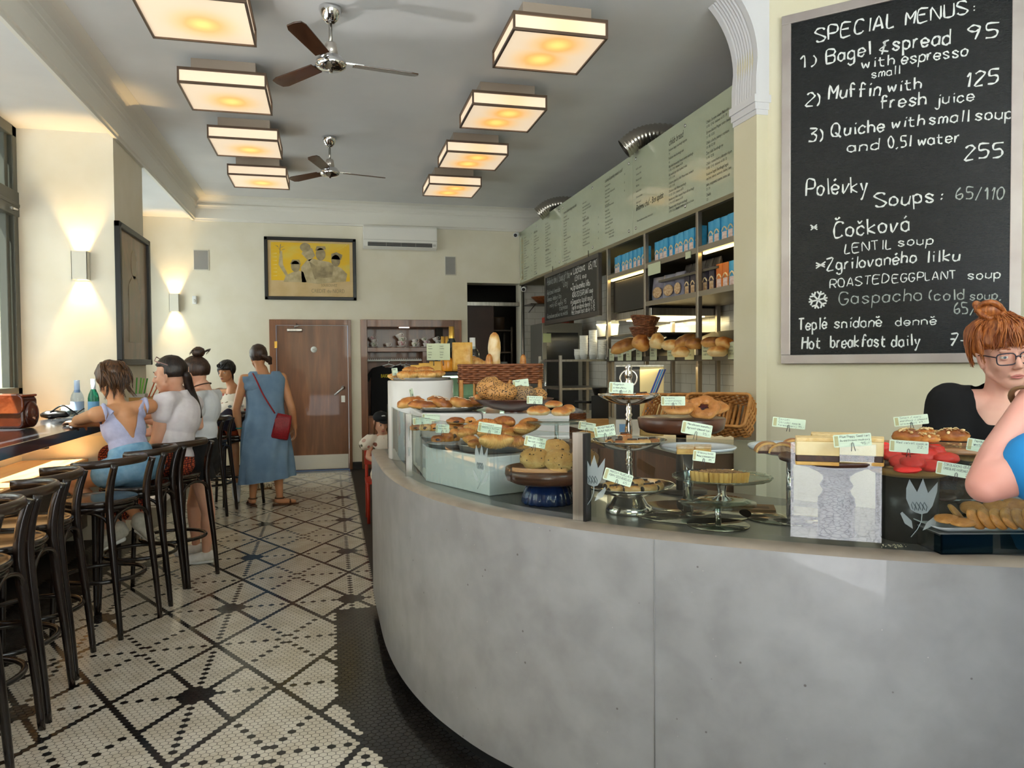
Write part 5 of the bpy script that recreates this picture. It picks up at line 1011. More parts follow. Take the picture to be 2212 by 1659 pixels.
card(956, 926, 29, 18, 3.08, 'price card clipped in the chocolate pastries', ['Čokoládový', 'Pain au choc', '48,-'], -3); card(1058, 925, 51, 22, 2.86, 'price card over the croissant heap on the tin pan', ['Croissant', 'máslový butter', '38,-'], -9)
card(853, 803, 14, 16, 4.0, 'narrow price card in the drum tray croissants', ['Croissant'], 4, .5); card(889, 848, 13, 17, 3.72, 'price card seen edge-on in the glazed buns', ['Bun'], 12, 1.0)
# blue ribbed stand with a walnut board and big oat scones
bb = V(.765, 2.615, CTOP); t = thing('cake_stand', 'cake stand with walnut top on a ribbed blue ceramic base', 'cake stand', bb)
MB().lathe([(0, 0), (.088, 0), (.093, .008), (.09, .03), (.078, .06), (.06, .078), (0, .078)], 72, wav=lambda a, r, z: .06 * abs(math.sin(a * 9)) * (r > .03) * (1 if z < .075 else 0)).build('ceramic_base', M('cobalt_glaze', '102a5e', .12, col2='0c1f48', scale=9, coat=.5), t)
MB().lathe([(0, .078), (.128, .078), (.150, .088), (.158, .108), (.155, .132), (.147, .132), (.145, .122), (0, .120)], 64).build('walnut_top', WALN, t)
for i, (px, py, w, h, dd, lb) in enumerate([(1155, 990, 66, 46, -.06, 'large oat scone at the front left of the walnut stand'), (1207, 995, 68, 48, -.08, 'large oat scone half behind the wide steel post'), (1262, 990, 62, 46, .0, 'large oat scone seen through the glass right of the wide post'), (1200, 968, 64, 40, .1, 'large oat scone at the back of the walnut stand')]):
    p = at(px, py, d=2.68 + dd); k = 2.68 / FPX; o = food('oat_scone', blob_((w * k / 2, w * k / 2.1, h * k / 2.3), i + 60, .13, 3.5, -.75), SCONE, lb, 'scone', p, lookyaw(p), rot=(math.radians(20), 0, 0), group='oat scones on the walnut stand')
    b = MB()
    for j in range(16):
        a, e = R.uniform(0, 2 * PI), R.uniform(-.3, 1.2); b.ell((w * k * .49 * math.cos(a) * math.cos(e), w * k / 2.1 * .98 * math.sin(a) * math.cos(e), h * k * .49 * math.sin(e)), R.uniform(.0012, .003), 6, 4)
    q = b.build('raisins', M('raisin', '2c1a10', .5), o, merge=0); q['kind'] = 'stuff'
card(1156, 955, 46, 22, 2.52, 'price card standing in the large oat scones', ['BIG OAT SCONE', 'bez vajec, s rozinkami', '47,-'], -11)
# glass plate stand with pretzel buns
c = V(.875, 2.865, CTOP); t = thing('glass_plate_stand', 'glass plate on a slim chrome pole holding pretzel buns', 'cake stand', c)
MB().lathe([(0, .27), (.118, .27), (.122, .273), (.118, .277), (0, .277)], 56).build('glass_plate', GDISH, t); MB().tube([(0, 0, .008), (0, 0, .27)], .008, 12).build('pole', CHROME, t); MB().lathe([(0, 0), (.09, 0), (.09, .008), (0, .008)], 40).build('base_disc', GDISH, t)
for i, (px, py, w, h, dd, lb) in enumerate([(1163, 888, 50, 24, -.08, 'pretzel bun at the left of the glass plate'), (1212, 890, 42, 22, -.1, 'pretzel bun at the right of the glass plate'), (1196, 874, 40, 18, .05, 'pretzel bun on top at the back of the glass plate'), (1228, 884, 30, 22, .06, 'small pretzel bun at the far right of the glass plate')]):
    p = at(px, py, d=2.98 + dd); k = 2.98 / FPX; food('pretzel_bun', blob_((w * k / 2, w * k / 2.6, h * k / 2), i + 70, .08, 2, -.7), crust('pretzel_crust', 'f0dca6', 'd08a3a', '9a5220') if i == 0 else bpy.data.materials['pretzel_crust'], lb, 'bun', p, lookyaw(p), group='pretzel buns on the glass plate')
card(1155, 864, 34, 17, 2.85, 'price card over the pretzel buns', ['Preclík pretzel', 'bun with salt', '35,-'], -2)
card(1125, 828, 34, 17, 3.3, 'price card reading Bagel above the dark bowl', ['Bagel', '32,-'], 7)
# ---------------------------------------------------------------- three-tier silver stand
c3_ = V(.982, 2.378, CTOP); t = thing('tiered_stand', 'three-tier silver stand with a ring handle', 'tiered stand', c3_)
MB().lathe([(0, .0), (.078, 0), (.08, .004), (.076, .022), (.064, .03), (.052, .05), (.044, .062), (0, .062)], 56).build('foot', SILVER, t)
def tray(r, z, nm): MB().lathe([(0, z), (r * .3, z), (r * .62, z + .008), (r * .92, z + .026), (r, z + .034), (r, z + .036), (r * .97, z + .035), (r * .88, z + .024), (r * .6, z + .012), (0, z + .009)], 64).build(nm, SILVER, t)
tray(.158, .06, 'bottom_tray'); tray(.128, .212, 'middle_tray'); tray(.104, .366, 'top_tray')
def stem(z0, z1): h = z1 - z0; MB().lathe([(.006, z0), (.011, z0 + h * .06), (.008, z0 + h * .12), (.014, z0 + h * .4), (.009, z0 + h * .62), (.012, z0 + h * .66), (.008, z0 + h * .7), (.013, z0 + h * .76), (.008, z0 + h * .82), (.01, z0 + h * .9), (.006, z1)], 20).build('stem', SILVER, t)
stem(.07, .213); stem(.22, .367); MB().lathe([(.006, .375), (.011, .39), (.007, .41), (.012, .425), (.014, .44), (.009, .45), (.013, .46), (.014, .475), (.010, .487), (.013, .492), (.008, .503), (0, .505)], 20).build('finial', SILVER, t)
MB().tube([(.028 * math.cos(a), 0, .455 + .028 * math.sin(a)) for a in [2 * PI * i / 28 for i in range(28)]], .0032, 8, closed=True).build('ring_handle', SILVER, t, rz=lookyaw(c3_))
def rugelach(label, p, rz, s=1, m_=PALE, group='rugelach on the silver stand'):
    o = thing('rugelach', label, 'pastry', p, rz, group); b = MB(); rings = []
    for i in range(13):
        x = (i / 12 - .5) * .05 * s; rr = (.0125 + .004 * math.sin(PI * i / 12)) * s; rings.append([(x, rr * math.cos(a) * (1 + .08 * math.sin(a * 3 + i)), rr * math.sin(a)) for a in [2 * PI * k / 16 for k in range(16)]])
    b.loft(rings).build('roll', m_, o)
    for s_ in (-1, 1): MB().lathe([(0, 0), (.010 * s, 0), (.0095 * s, .002), (0, .003)], 14).build('filling', CHOCF, o, (s_ * .0245 * s, 0, 0), rot=(0, s_ * PI / 2, 0))
    MB().tube([(-.018 * s, .004, .0158 * s), (0, -.004, .0168 * s), (.018 * s, .003, .0158 * s)], .004 * s, 6).build('poppy_line', CHOCF, o); return o
for i, (dx, dy, rz, z) in enumerate(((-.07, -.05, .3, .085), (-.02, -.075, -.2, .087), (.045, -.065, .2, .087), (.09, -.04, .9, .088), (.0, .05, 1.2, .085), (-.05, .04, .4, .085), (.06, .03, -.5, .085), (.02, -.02, .5, .10))): rugelach('poppy rugelach on the bottom tray, %s of the scattered eight' % ORD[i] if False else ('poppy rugelach at the left front of the bottom tray', 'poppy rugelach under the tilted card on the bottom tray', 'poppy rugelach at the front right of the bottom tray', 'poppy rugelach near the right rim of the bottom tray', 'poppy rugelach behind the stem on the bottom tray', 'poppy rugelach at the back left of the bottom tray', 'poppy rugelach at the back right of the bottom tray', 'poppy rugelach close to the stem on the bottom tray')[i], c3_ + V(dx, dy, z), rz, 1.05)
for i, (dx, dy, rz, z, m_) in enumerate(((-.05, -.05, .2, .238, CRO2), (-.015, -.06, -.3, .238, PALE), (.03, -.05, .1, .238, PALE), (.075, -.03, .6, .238, CRO2), (-.03, -.04, .5, .258, CRO2), (-.07, .0, 1.2, .238, CRO))): rugelach(('dark rugelach at the left front of the middle tray', 'pale rugelach at the front of the middle tray', 'pale rugelach right of the stem on the middle tray', 'dark rugelach at the right of the middle tray', 'dark rugelach heaped on top on the middle tray', 'rugelach at the left rim of the middle tray')[i], c3_ + V(dx, dy, z), rz, .95, m_)
for i, (dx, dy, rz) in enumerate(((-.05, -.02, .2), (-.02, -.035, -.2), (.035, -.02, .1), (.06, .0, .7))): rugelach(('golden rugelach at the left of the top tray', 'golden rugelach at the front of the top tray', 'golden rugelach right of the stem on the top tray', 'golden rugelach at the right rim of the top tray')[i], c3_ + V(dx, dy, .392), rz, .85, CRO)
card(1342, 838, 52, 24, 2.42, 'price card standing on the top silver tray', ['Rugelach', 's meruňkou', 'with apricot 25,-'], -3); card(1268, 921, 37, 17, 2.8, 'price card left behind the middle silver tray', ['Mini bábovka', 'bundt', '55,-'], -8); card(1306, 931, 45, 24, 2.45, 'price card over the left of the middle silver tray', ['OŘECHOVÝ RUGELACH', 'WALNUT RUGELACH', '65,-'], 9); card(1335, 1031, 62, 26, 2.22, 'tilted price card on the bottom silver tray', ['MAKOVÝ RUGELACH', 'POPPY SEED RUGELACH', '65,-'], -17)
# loaf cakes behind the wide post
bp = at(1262, 975, d=3.0)
t = thing('cake_board', 'wooden board with loaf cakes seen behind the silver stand', 'board', (1.0, 2.72, CTOP + .19)); MB().prism(rrect(.26, .18, .03), 0, .02).build('board', WALN, t)
for x in (-.1, .1): MB().bx(x - .015, x + .015, -.06, .06, -.19, 0).build('leg', WALN, t)
for i, (px, py, w, h, lb) in enumerate(((1265, 945, 50, 30, 'pale loaf cake slice behind the middle silver tray'), (1300, 950, 44, 26, 'brown loaf cake behind the middle silver tray'), (1395, 950, 40, 16, 'brown loaf cake right of the silver stem'))):
    p = at(px, py, d=2.82); k = 2.82 / FPX; food('loaf_cake', blob_((w * k / 2, .04, h * k / 2), i + 80, .1, 3, -.7), (SCONE, COOK, CRO2)[i], lb, 'cake', p, lookyaw(p), group='loaf cakes')
# white plate with almond tart on a thick chrome pole
pc = V(1.205, 2.315, CTOP); t = thing('plate_stand', 'white plate on a thick chrome pole with a mirror base', 'cake stand', pc)
MB().lathe([(0, .205), (.07, .205), (.122, .215), (.128, .222), (.126, .225), (.118, .222), (.075, .214), (0, .212)], 56).build('plate', PORC, t); MB().tube([(-.035, 0, .006), (-.035, 0, .205)], .017, 20).build('pole', CHROME, t); MB().lathe([(0, 0), (.20, 0), (.20, .005), (0, .005)], 64, c=(-.03, 0, 0)).build('base_disc', M('mirror_disc', '9a927e', .08, .9), t)
def layered(name, label, cat, p, rz, w, dd, layers, group=None):
    o = thing(name, label, cat, p, rz, group); z = 0
    for nm, h, m_, ins in layers:
        b = MB(); n_ = 10; pts = rrect(w - ins, dd - ins, .004, 2); b.prism([(x + R.uniform(-.0012, .0012), y + R.uniform(-.0012, .0012)) for x, y in pts], z, z + h); b.build(nm, m_, o, bev=.0015); z += h
    return o
SUGAR = M('sugared_top', 'e8d6bc', .7, col2='c89a6a', scale=40)
for i, (px, rz, lb) in enumerate(((1480, .0, 'almond tart slice at the left on the white plate'), (1518, .0, 'almond tart slice at the right on the white plate'))):
    p = at(px, 958, d=2.44 + .0 * i); layered('almond_tart', lb, 'tart', (p.x, p.y, CTOP + .213), lookyaw(p), .055, .08, (('crust', .006, SHORT, 0), ('filling', .012, M('almond_filling', 'e0b46a', .6, col2='c8924a', scale=50, bump=.6), .001), ('sugar_top', .006, SUGAR, .0)), 'almond tart slices')
card(1505, 927, 64, 27, 2.3, 'price card above the almond tart slices', ['Meruňkovo-mandlový', 'Apricot-almond tart', '75,-'], -10)
# walnut board with galettes
gb = V(1.335, 2.70, CTOP); t = thing('cake_stand', 'thick walnut board on a dark pole holding apple galettes', 'cake stand', gb, lookyaw(gb))
MB().lathe([(0, .235), (.14, .235), (.163, .25), (.17, .288), (.166, .292), (0, .292)], 60).build('board', WALN, t); MB().tube([(0, 0, .006), (0, 0, .236)], .02, 16).build('pole', DARKMETAL, t); MB().lathe([(0, 0), (.1, 0), (.1, .008), (0, .008)], 40).build('base_disc', DARKMETAL, t)
GAL = crust('galette_crust', 'dba566', 'c98a48', 'ae6e32', 24, bump=.7)
for i, (px, py, w, tl, dd, lb) in enumerate(((1465, 882, 66, 12, -.08, 'galette with dark red filling at the left of the walnut board'), (1520, 880, 68, 38, -.05, 'galette leaning at the front right of the walnut board'), (1545, 880, 56, 20, .05, 'galette at the right end of the walnut board'), (1490, 874, 60, 10, .12, 'galette at the back of the walnut board'))):
    p = at(px, py, d=2.88 + dd); k = 2.88 / FPX; r0 = w * k / 2; o = thing('galette', lb, 'pastry', p, 0, 'galettes on the walnut board'); o.rotation_euler = (math.radians(tl), 0, lookyaw(p))
    b = MB(); rings = []
    for q in range(36):
        a = 2 * PI * q / 36; tr = r0 * .36 * (1 + .15 * math.sin(a * 5 + i)); cr = r0 * .66; rings.append([((cr + tr * math.cos(e)) * math.cos(a), (cr + tr * math.cos(e)) * math.sin(a), max(-.012, tr * .75 * math.sin(e))) for e in [2 * PI * u / 14 for u in range(14)]])
    b.loft(rings, True, False, True, True).build('folded_crust', GAL, o); MB().lathe([(0, .004), (r0 * .55, .0), (r0 * .55, -.01), (0, -.01)], 24).build('fruit_filling', JAM, o)
card(1454, 866, 51, 20, 2.72, 'price card reading Galetka in front of the galettes', ['Galetka', 's ostružinami', 'and apple 75,-'], 0)
# glass cake stand with walnut tart, on a chrome raiser
gp = V(1.165, 2.105, CTOP); t = thing('glass_raiser', 'round glass raiser on a short chrome pole', 'raiser', gp); MB().lathe([(0, .068), (.115, .068), (.115, .074), (0, .074)], 56).build('glass_disc', GDISH, t); MB().tube([(0, 0, .005), (0, 0, .068)], .01, 14).build('pole', CHROME, t); MB().lathe([(0, 0), (.095, 0), (.095, .005), (0, .005)], 48).build('mirror_base', M('mirror_disc', '9a927e', .08, .9), t)
gs = gp + V(.012, -.002, .075); t = thing('glass_cake_stand', 'clear glass pedestal cake stand with a walnut tart', 'cake stand', gs)
MB().lathe([(0, .004), (.03, .005), (.07, .008), (.086, .003), (.088, 0), (.084, 0), (0, 0)], 56).build('foot', GDISH, t); MB().lathe([(.03, .006), (.014, .018), (.012, .03), (.017, .058), (.02, .066)], 28).build('stem', M('clear_glass', 'f4f8f8', .03, trans=1, ior=1.45), t)
MB().lathe([(0, .066), (.1, .067), (.145, .072), (.152, .078), (.150, .081), (.14, .077), (.1, .073), (0, .072)], 72, wav=lambda a, r, z: .012 * math.cos(a * 22) * (r > .13)).build('plate', GDISH, t)
def tart_arc(label, c, a0, a1, r0, r1, h):
    o = thing('walnut_tart', label, 'tart', c, 0, 'walnut tart pieces'); b = MB(); n_ = 30; rings = []
    for i in range(n_ + 1):
        a = a0 + (a1 - a0) * i / n_; f = 1 + .025 * math.cos(a * 52); rings.append([(r0 * math.cos(a), r0 * math.sin(a), 0), (r1 * .95 * f * math.cos(a), r1 * .95 * f * math.sin(a), 0), (r1 * f * math.cos(a), r1 * f * math.sin(a), h), (r1 * .95 * math.cos(a), r1 * .95 * math.sin(a), h), (r1 * .94 * math.cos(a), r1 * .94 * math.sin(a), h * .85), (r0 * math.cos(a), r0 * math.sin(a), h * .85)])
    b.loft(rings, True, True, False).build('fluted_crust', SHORT, o, merge=0)
    b = MB()
    for i in range(70):
        a, r_ = R.uniform(a0, a1), R.uniform(r0, r1 * .93); b.ell((r_ * math.cos(a), r_ * math.sin(a), h * .88), (R.uniform(.004, .008), R.uniform(.004, .007), .004), 7, 5)
    q = b.build('nut_topping', M('nut_topping', '6b4426', .5, col2='a8794c', scale=60), o, merge=0); q['kind'] = 'stuff'
tc = gs + V(-.002, .012, .0735); tart_arc('walnut tart wedge at the left on the glass stand', tc, math.radians(196), math.radians(226), .03, .125, .03); tart_arc('walnut tart piece with fluted side in the middle of the glass stand', tc, math.radians(228), math.radians(258), .03, .125, .03); tart_arc('walnut tart piece nearest the plate centre on the glass stand', tc, math.radians(259.5), math.radians(286), .03, .125, .03)
card(1521, 986, 47, 23, 2.16, 'price card standing in the walnut tart', ['Oříškový koláč', 'Walnut & chocolate tart', '85,-'], -6)
# ---------------------------------------------------------------- strudel plate
sp_ = V(1.462, 2.17, CTOP); t = thing('plate_stand', 'white plate of strudel on a chrome pole over a mirror base', 'cake stand', sp_)
MB().lathe([(0, .205), (.08, .205), (.128, .222), (.135, .232), (.133, .235), (.124, .23), (.08, .214), (0, .212)], 56).build('plate', PORC, t); MB().tube([(0, 0, .005), (0, 0, .206)], .012, 14).build('pole', CHROME, t); MB().lathe([(0, 0), (.16, 0), (.16, .005), (0, .005)], 56).build('base_disc', M('mirror_disc', '9a927e', .08, .9), t)
def strudel(label, p, rz, s=1):
    o = thing('strudel_slice', label, 'pastry', p, rz, 'strudel slices'); L = .05
    arc_ = [(math.cos(a) * .042 * s, math.sin(a) * .032 * s) for a in [PI * i / 14 for i in range(15)]]
    b = MB(); b.loft([[(x, y, z + .004) for x, z in arc_] + [(x * .86, y, z * .82 + .003) for x, z in arc_[::-1]] for y in (-L / 2, L / 2)], True, True, True); b.build('pastry_shell', CRO, o, merge=0)
    b = MB(); b.loft([[(x * .88, y, z * .84 + .002) for x, z in arc_] for y in (-L / 2 + .002, L / 2 - .002)], True, True, True); b.build('nut_filling', M('nut_filling', '8a5a3c', .7, col2='c9a98a', scale=60, bump=.7), o, merge=0)
    MB().bx(-.036 * s, .036 * s, -L / 2 - .001, L / 2, 0, .008).build('berry_filling', JAM, o)
for i, (px, py, rz, dd) in enumerate(((1660, 956, 10, -.03), (1692, 957, -5, -.07), (1716, 952, 5, .05), (1745, 950, -12, .02), (1760, 950, -20, .1))):
    p = at(px, py, d=2.42 + dd); strudel(('strudel slice at the left end of the white plate', 'strudel slice in front under the price card', 'strudel slice at the back of the white plate', 'strudel slice behind the cheesecake', 'strudel slice at the right end of the white plate')[i], (p.x, p.y, CTOP + .218), lookyaw(p) + math.radians(rz), 1.0 if i < 4 else 1.15)
card(1704, 914, 67, 21, 2.3, 'price card standing in the strudel slices', ['Štrúdl', 'Strudel apple', 'forest berry 95,-'], -5)
# ---------------------------------------------------------------- black baluster stand with cheesecake
bs = V(1.437, 1.905, CTOP); t = thing('cake_stand', 'black turned pedestal cake stand with a brown tray', 'cake stand', bs); t.scale = (1, 1, 1.14)
BLKP = M('worn_black', '17191c', .35, col2='23262a', scale=14, coat=.2)
MB().lathe([(0, 0), (.053, 0), (.055, .004), (.052, .01), (.05, .03), (.05, .07), (.053, .078), (.05, .085), (.05, .095), (.041, .105), (.037, .115), (.043, .123), (.046, .128), (.042, .134), (.036, .142), (.038, .152), (.052, .162), (.072, .170), (.085, .177), (.09, .182), (0, .182)], 48).build('pedestal', BLKP, t)
MB().lathe([(0, .182), (.13, .183), (.16, .192), (.163, .199), (.16, .202), (.14, .196), (0, .194)], 64, wav=lambda a, r, z: .01 * math.sin(a * 7) * (r > .12)).build('tray', M('brown_tray', '4a2c22', .3, col2='3a2019', scale=6), t)
for i, (px, rz, w, dd, lb) in enumerate(((1764, 3, .112, -.03, 'poppy cheesecake slice at the left on the black stand'), (1858, -2, .118, -.04, 'poppy cheesecake slice at the right on the black stand'), (1815, 2, .16, .065, 'poppy cheesecake slice at the back on the black stand'))):
    p = at(px, 1000, d=2.12 + dd); layered('cheesecake_slice', lb, 'cake', (p.x, p.y, CTOP + .223), lookyaw(p) + math.radians(rz), w, .075, (('crust', .010, SHORT, 0), ('poppy_layer', .017, CHOCF, .001), ('curd_layer', .038, CREAM, .0), ('crumb_top', .010, M('crumb_top', 'ecd09a', .7, col2='e0bc7c', scale=60, bump=.8), .001)), 'poppy cheesecake slices')
card(1841, 951, 75, 27, 1.98, 'price card standing in the poppy cheesecake', ['Plum Poppy Seed tart', 'švestkovo-makový', '95,-'], 6)
# ---------------------------------------------------------------- almond bun board
ab = at(2020, 952, d=2.27); t = thing('serving_board', 'long wooden board of almond buns in front of the barista', 'board', (ab.x, ab.y, ab.z - .012), lookyaw(ab) + .05)
MB().prism(rrect(.44, .20, .06, 6), -.018, .0).build('board', wood('maple_board', '8a5734', 'b07a4e', 'x', 6, .35, .2), t, bev=.006)
for x in (-.15, .15): MB().tube([(x, 0, -(ab.z - .012 - CTOP)), (x, 0, -.018)], .012, 12).build('leg', DARKMETAL, t)
FLKM = M('almond_flake', 'e6cc98', .5, col2='d8b478', scale=40)
for i, (px, py, w, h, dd, lb) in enumerate(((1962, 943, 62, 32, -.07, 'large almond bun at the left under the almond croissant card'), (2003, 948, 46, 22, -.09, 'small pale almond bun in front on the long board'), (2003, 936, 42, 22, .04, 'almond bun at the back of the long board'), (2058, 942, 64, 32, -.05, 'large almond bun at the right of the long board'))):
    p = at(px, py, d=2.26 + dd); k = 2.26 / FPX; o = food('almond_bun', blob_((w * k / 2, w * k / 2.6, h * k / 2), i + 90, .12, 2.4, -.6), (CRO2, CRO, CRO, CRO2)[i], lb, 'bun', p, lookyaw(p), group='almond buns on the long board')
    b = MB()
    for j in range(26):
        a, e = R.uniform(0, 2 * PI), R.uniform(.35, 1.4); q = V(w * k * .5 * math.cos(a) * math.cos(e), w * k / 2.6 * math.sin(a) * math.cos(e), h * k * .52 * math.sin(e)); b.ell(q, (.007, .005, .0012), 8, 4, rot=Euler((R.uniform(-.8, .8), R.uniform(-.8, .8), a)))
    q = b.build('almond_flakes', FLKM, o, merge=0); q['kind'] = 'stuff'
b = MB()
for j in range(40):
    b.ell((R.uniform(.02, .2), R.uniform(-.08, .06), .0015), (.006, .004, .001), 6, 4, rot=Euler((R.uniform(-.3, .3), R.uniform(-.3, .3), R.uniform(0, 3))))
q = b.build('loose_flakes', FLKM, t, merge=0); q['kind'] = 'stuff'
card(1968, 908, 66, 21, 2.2, 'price card for almond croissants above the long board', ['Small / malý', 'mandlový / almond', 'croissant 49,-'], 8)
# ---------------------------------------------------------------- wooden dish of red cookies, on a dark stack
rb = V(1.605, 1.81, 0); rz_ = at(1985, 1022, d=2.13).z - .004
t = thing('wooden_dish', 'pale wooden dish of red velvet cookies', 'dish', (rb.x, rb.y, rz_)); MB().lathe([(0, 0), (.09, 0), (.112, .012), (.118, .026), (.115, .028), (.106, .016), (0, .006)], 56).build('dish', wood('olive_wood', 'a8763c', 'c89a58', 'x', 5, .3, .3), t); MB().lathe([(.0, -(rz_ - CTOP)), (.075, -(rz_ - CTOP)), (.075, 0), (0, 0)], 40).build('riser', BLKP, t)
for i, (px, py, w, h, tl, dd) in enumerate(((1925, 985, 44, 26, 20, .0), (1945, 1000, 46, 26, 30, -.05), (1972, 1002, 50, 34, 25, -.08), (2010, 1008, 50, 24, 15, -.08), (1998, 985, 52, 30, 30, .04), (2020, 976, 46, 28, 25, .08), (2045, 992, 52, 26, 10, .0), (1955, 974, 44, 22, 20, .08), (1960, 1014, 54, 16, 10, -.09), (2036, 1008, 46, 16, 10, -.05), (1908, 970, 34, 26, 40, .03))):
    p = at(px, py - 2, d=2.11 + dd); k = 2.11 / FPX; food('red_cookie', blob_((w * k / 2, w * k / 2.2, h * k / 2.2), i + 100, .12, 2.2, -1), REDD, 'red velvet cookie, ' + ('upper left of the heap', 'left front of the heap', 'biggest in the middle front', 'bottom middle right', 'upper middle under the card', 'topmost at the back right', 'right end of the heap', 'back of the heap behind the card', 'bottom left of the dish', 'bottom right of the dish', 'leftmost, beside the cheesecake')[i], 'cookie', p, rot=(math.radians(tl), 0, lookyaw(p)), group='red velvet cookies')
card(1963, 965, 75, 26, 1.98, 'price card reading Red velvet over the red cookies', ['Red velvet cookie', '22,-'], -2)
# ---------------------------------------------------------------- clear acrylic trays with blond, chocolate and oat cookies
ACR = thin_glass('acrylic', 'e8eef0', 1.3)
def tray_box(label, px0, px1, pyb, d, dep, h, mat, lip=None):
    a, c = at(px0, pyb, d=d), at(px1, pyb, d=d); W = (c - a).length; mid = (a + c) / 2; t = thing('cookie_tray', label, 'tray', mid, math.atan2(c.y - a.y, c.x - a.x))
    b = MB(); b.bx(-W / 2, W / 2, 0, dep, 0, .004).bx(-W / 2, W / 2, 0, .004, 0, h).bx(-W / 2, W / 2, dep - .004, dep, 0, h * 1.4).bx(-W / 2, -W / 2 + .004, 0, dep, 0, h).bx(W / 2 - .004, W / 2, 0, dep, 0, h); b.build('tray', mat, t, merge=0); return t, W
STL = M('dark_steel_tray', '1b3038', .14, .75); t, W = tray_box('dark polished steel box holding the tray of oat cookies', 2033, 2330, 1197, 1.96, .17, .052, STL)
b = MB(); b.bx(-W / 2 - .02, W / 2 + .02, -.008, .18, .054, .058); MB().bx(-W / 2, W / 2, .004, .166, .048, .054).build('inset', M('inset_grey', '8a8d8e', .4), t)
PLAT = M('porcelain_tray', 'c9d2d6', .15, coat=.3); b = MB()
b.loft([[(x * s, y * s2 + .09, z) for x, y in rrect(W, .17, .02, 3)] for s, s2, z in ((.90, .85, .056), (.96, .95, .06), (1.05, 1.08, .068), (1.05, 1.08, .071), (.95, .94, .064))], True, True, True); b.build('white_plate', PLAT, t, merge=0)
for i in range(17):
    if i < 10: px, py, dd, tl, rz = 2105 + i * 24, 1123 - (i % 2) * 1, -.02 + .0 * i, 58, 0
    else: px, py, dd, tl, rz = (2045, 2078, 2062, 2100, 2150, 2190, 2225)[i - 10], (1125, 1133, 1112, 1101, 1098, 1096, 1098)[i - 10], (-.02, -.05, .03, .08, .09, .08, .08)[i - 10], (8, 6, 50, 25, 30, 30, 30)[i - 10], 0
    p = at(px, py, d=1.99 + dd); lb = ('oat cookie leaning in the front row, %s from the left' % ORD[i]) if i < 10 else 'oat cookie, ' + ('lying flat at the left end of the white tray', 'lying flat at the left front of the white tray', 'leaning behind the flat pair', 'lying across the top left of the row', 'in the back row by the elbow', 'second in the back row by the elbow', 'third in the back row by the elbow')[i - 10]
    o = food('oat_cookie', disc(.031, .013, i), COOK, lb, 'cookie', p, group='oat cookies on the white tray'); o.rotation_euler = Euler((0, math.radians(tl), lookyaw(p)), 'XYZ') if tl > 40 else Euler((math.radians(tl), 0, lookyaw(p)))
    if i < 10: o.rotation_euler = (math.radians(24), math.radians(52), lookyaw(p))
t, W = tray_box('clear acrylic tray of dark chocolate cookies', 2000, 2300, 1085, 2.12, .15, .062, ACR); WT = CTOP - t.location.z
MB().bx(-W / 2 + .01, W / 2 - .01, .01, .14, WT, -.002).build('riser', M('riser_dark', '3a332c', .4), t)
MB().bx(-W / 2 + .005, W / 2 - .005, .006, .144, .004, .007).build('paper_liner', WHITE, t)
MB().bx(.035, .16, -.004, 0, .030, .058).build('name_plate', BLACK, t); printed('name_lettering', [('BAKED', .041, .035, .024)], WHITE, t, (0, 0, 0), (0, -.0048, 0), .8); printed('name_lettering', [('AUTI', .055, .068, .024)], M('faint_white', 'b9b9b4', .5), t, (0, 0, 0), (0, -.0048, 0), .8)
for i, (px, py, tl, ty, dd) in enumerate(((2035, 1042, 15, 8, .05), (2068, 1046, 20, 0, .03), (2022, 1056, 12, 12, .02), (2052, 1060, 40, 25, .0), (2085, 1062, 45, 28, .01), (2038, 1077, 8, 0, -.02), (2075, 1076, 30, 20, -.01), (2105, 1070, 30, 20, .0), (2140, 1070, 20, 20, .03))):
    p = at(px, py, d=2.16 + dd); food('chocolate_cookie', disc(.034, .014, i + 30), CHOC, 'dark chocolate cookie, ' + ('top left in the acrylic tray', 'top beside the clip wire', 'left end, second layer', 'leaning in the middle of the tray', 'leaning in front of the name plate', 'lying flat at the bottom left', 'bottom middle, tilted', 'beside the elbow, tilted', 'mostly behind the elbow')[i], 'cookie', p, rot=(math.radians(tl), math.radians(ty), lookyaw(p)), group='dark chocolate cookies')
t, W = tray_box('clear acrylic tray of blond cookies at the back right', 2062, 2300, 1032, 2.3, .12, .05, ACR); MB().bx(-W / 2 + .01, W / 2 - .01, .01, .11, CTOP - t.location.z, -.002).build('riser', M('riser_dark', '3a332c', .4), t)
for i, (px, py, tl) in enumerate(((2095, 991, 12), (2132, 998, 18), (2120, 1012, 10), (2150, 1008, 15), (2165, 992, 12))):
    p = at(px, py, d=2.28 + .02 * i); food('blond_cookie', disc(.034, .015, i + 50), BLON, 'pale blond cookie, ' + ('leftmost on top of the back tray', 'beside the clip wire', 'in the lower layer', 'lower layer nearest the arm', 'on top nearest the arm')[i], 'cookie', p, rot=(math.radians(tl), 0, lookyaw(p)), group='pale blond cookies')
card(2129, 965, 70, 27, 2.02, 'price card over the blond cookies beside the arm', ['TAHINI & BÍLÁ ČOKO', 'WHITE CHOC COOKIE', '22,-'], -8); card(2067, 1016, 78, 28, 1.93, 'price card over the dark chocolate cookies', ['ČOKOLÁDOVO-OŘÍŠKOVÁ', 'CHOCOLATE-HAZELNUT COOKIE', '22,-'], -7)
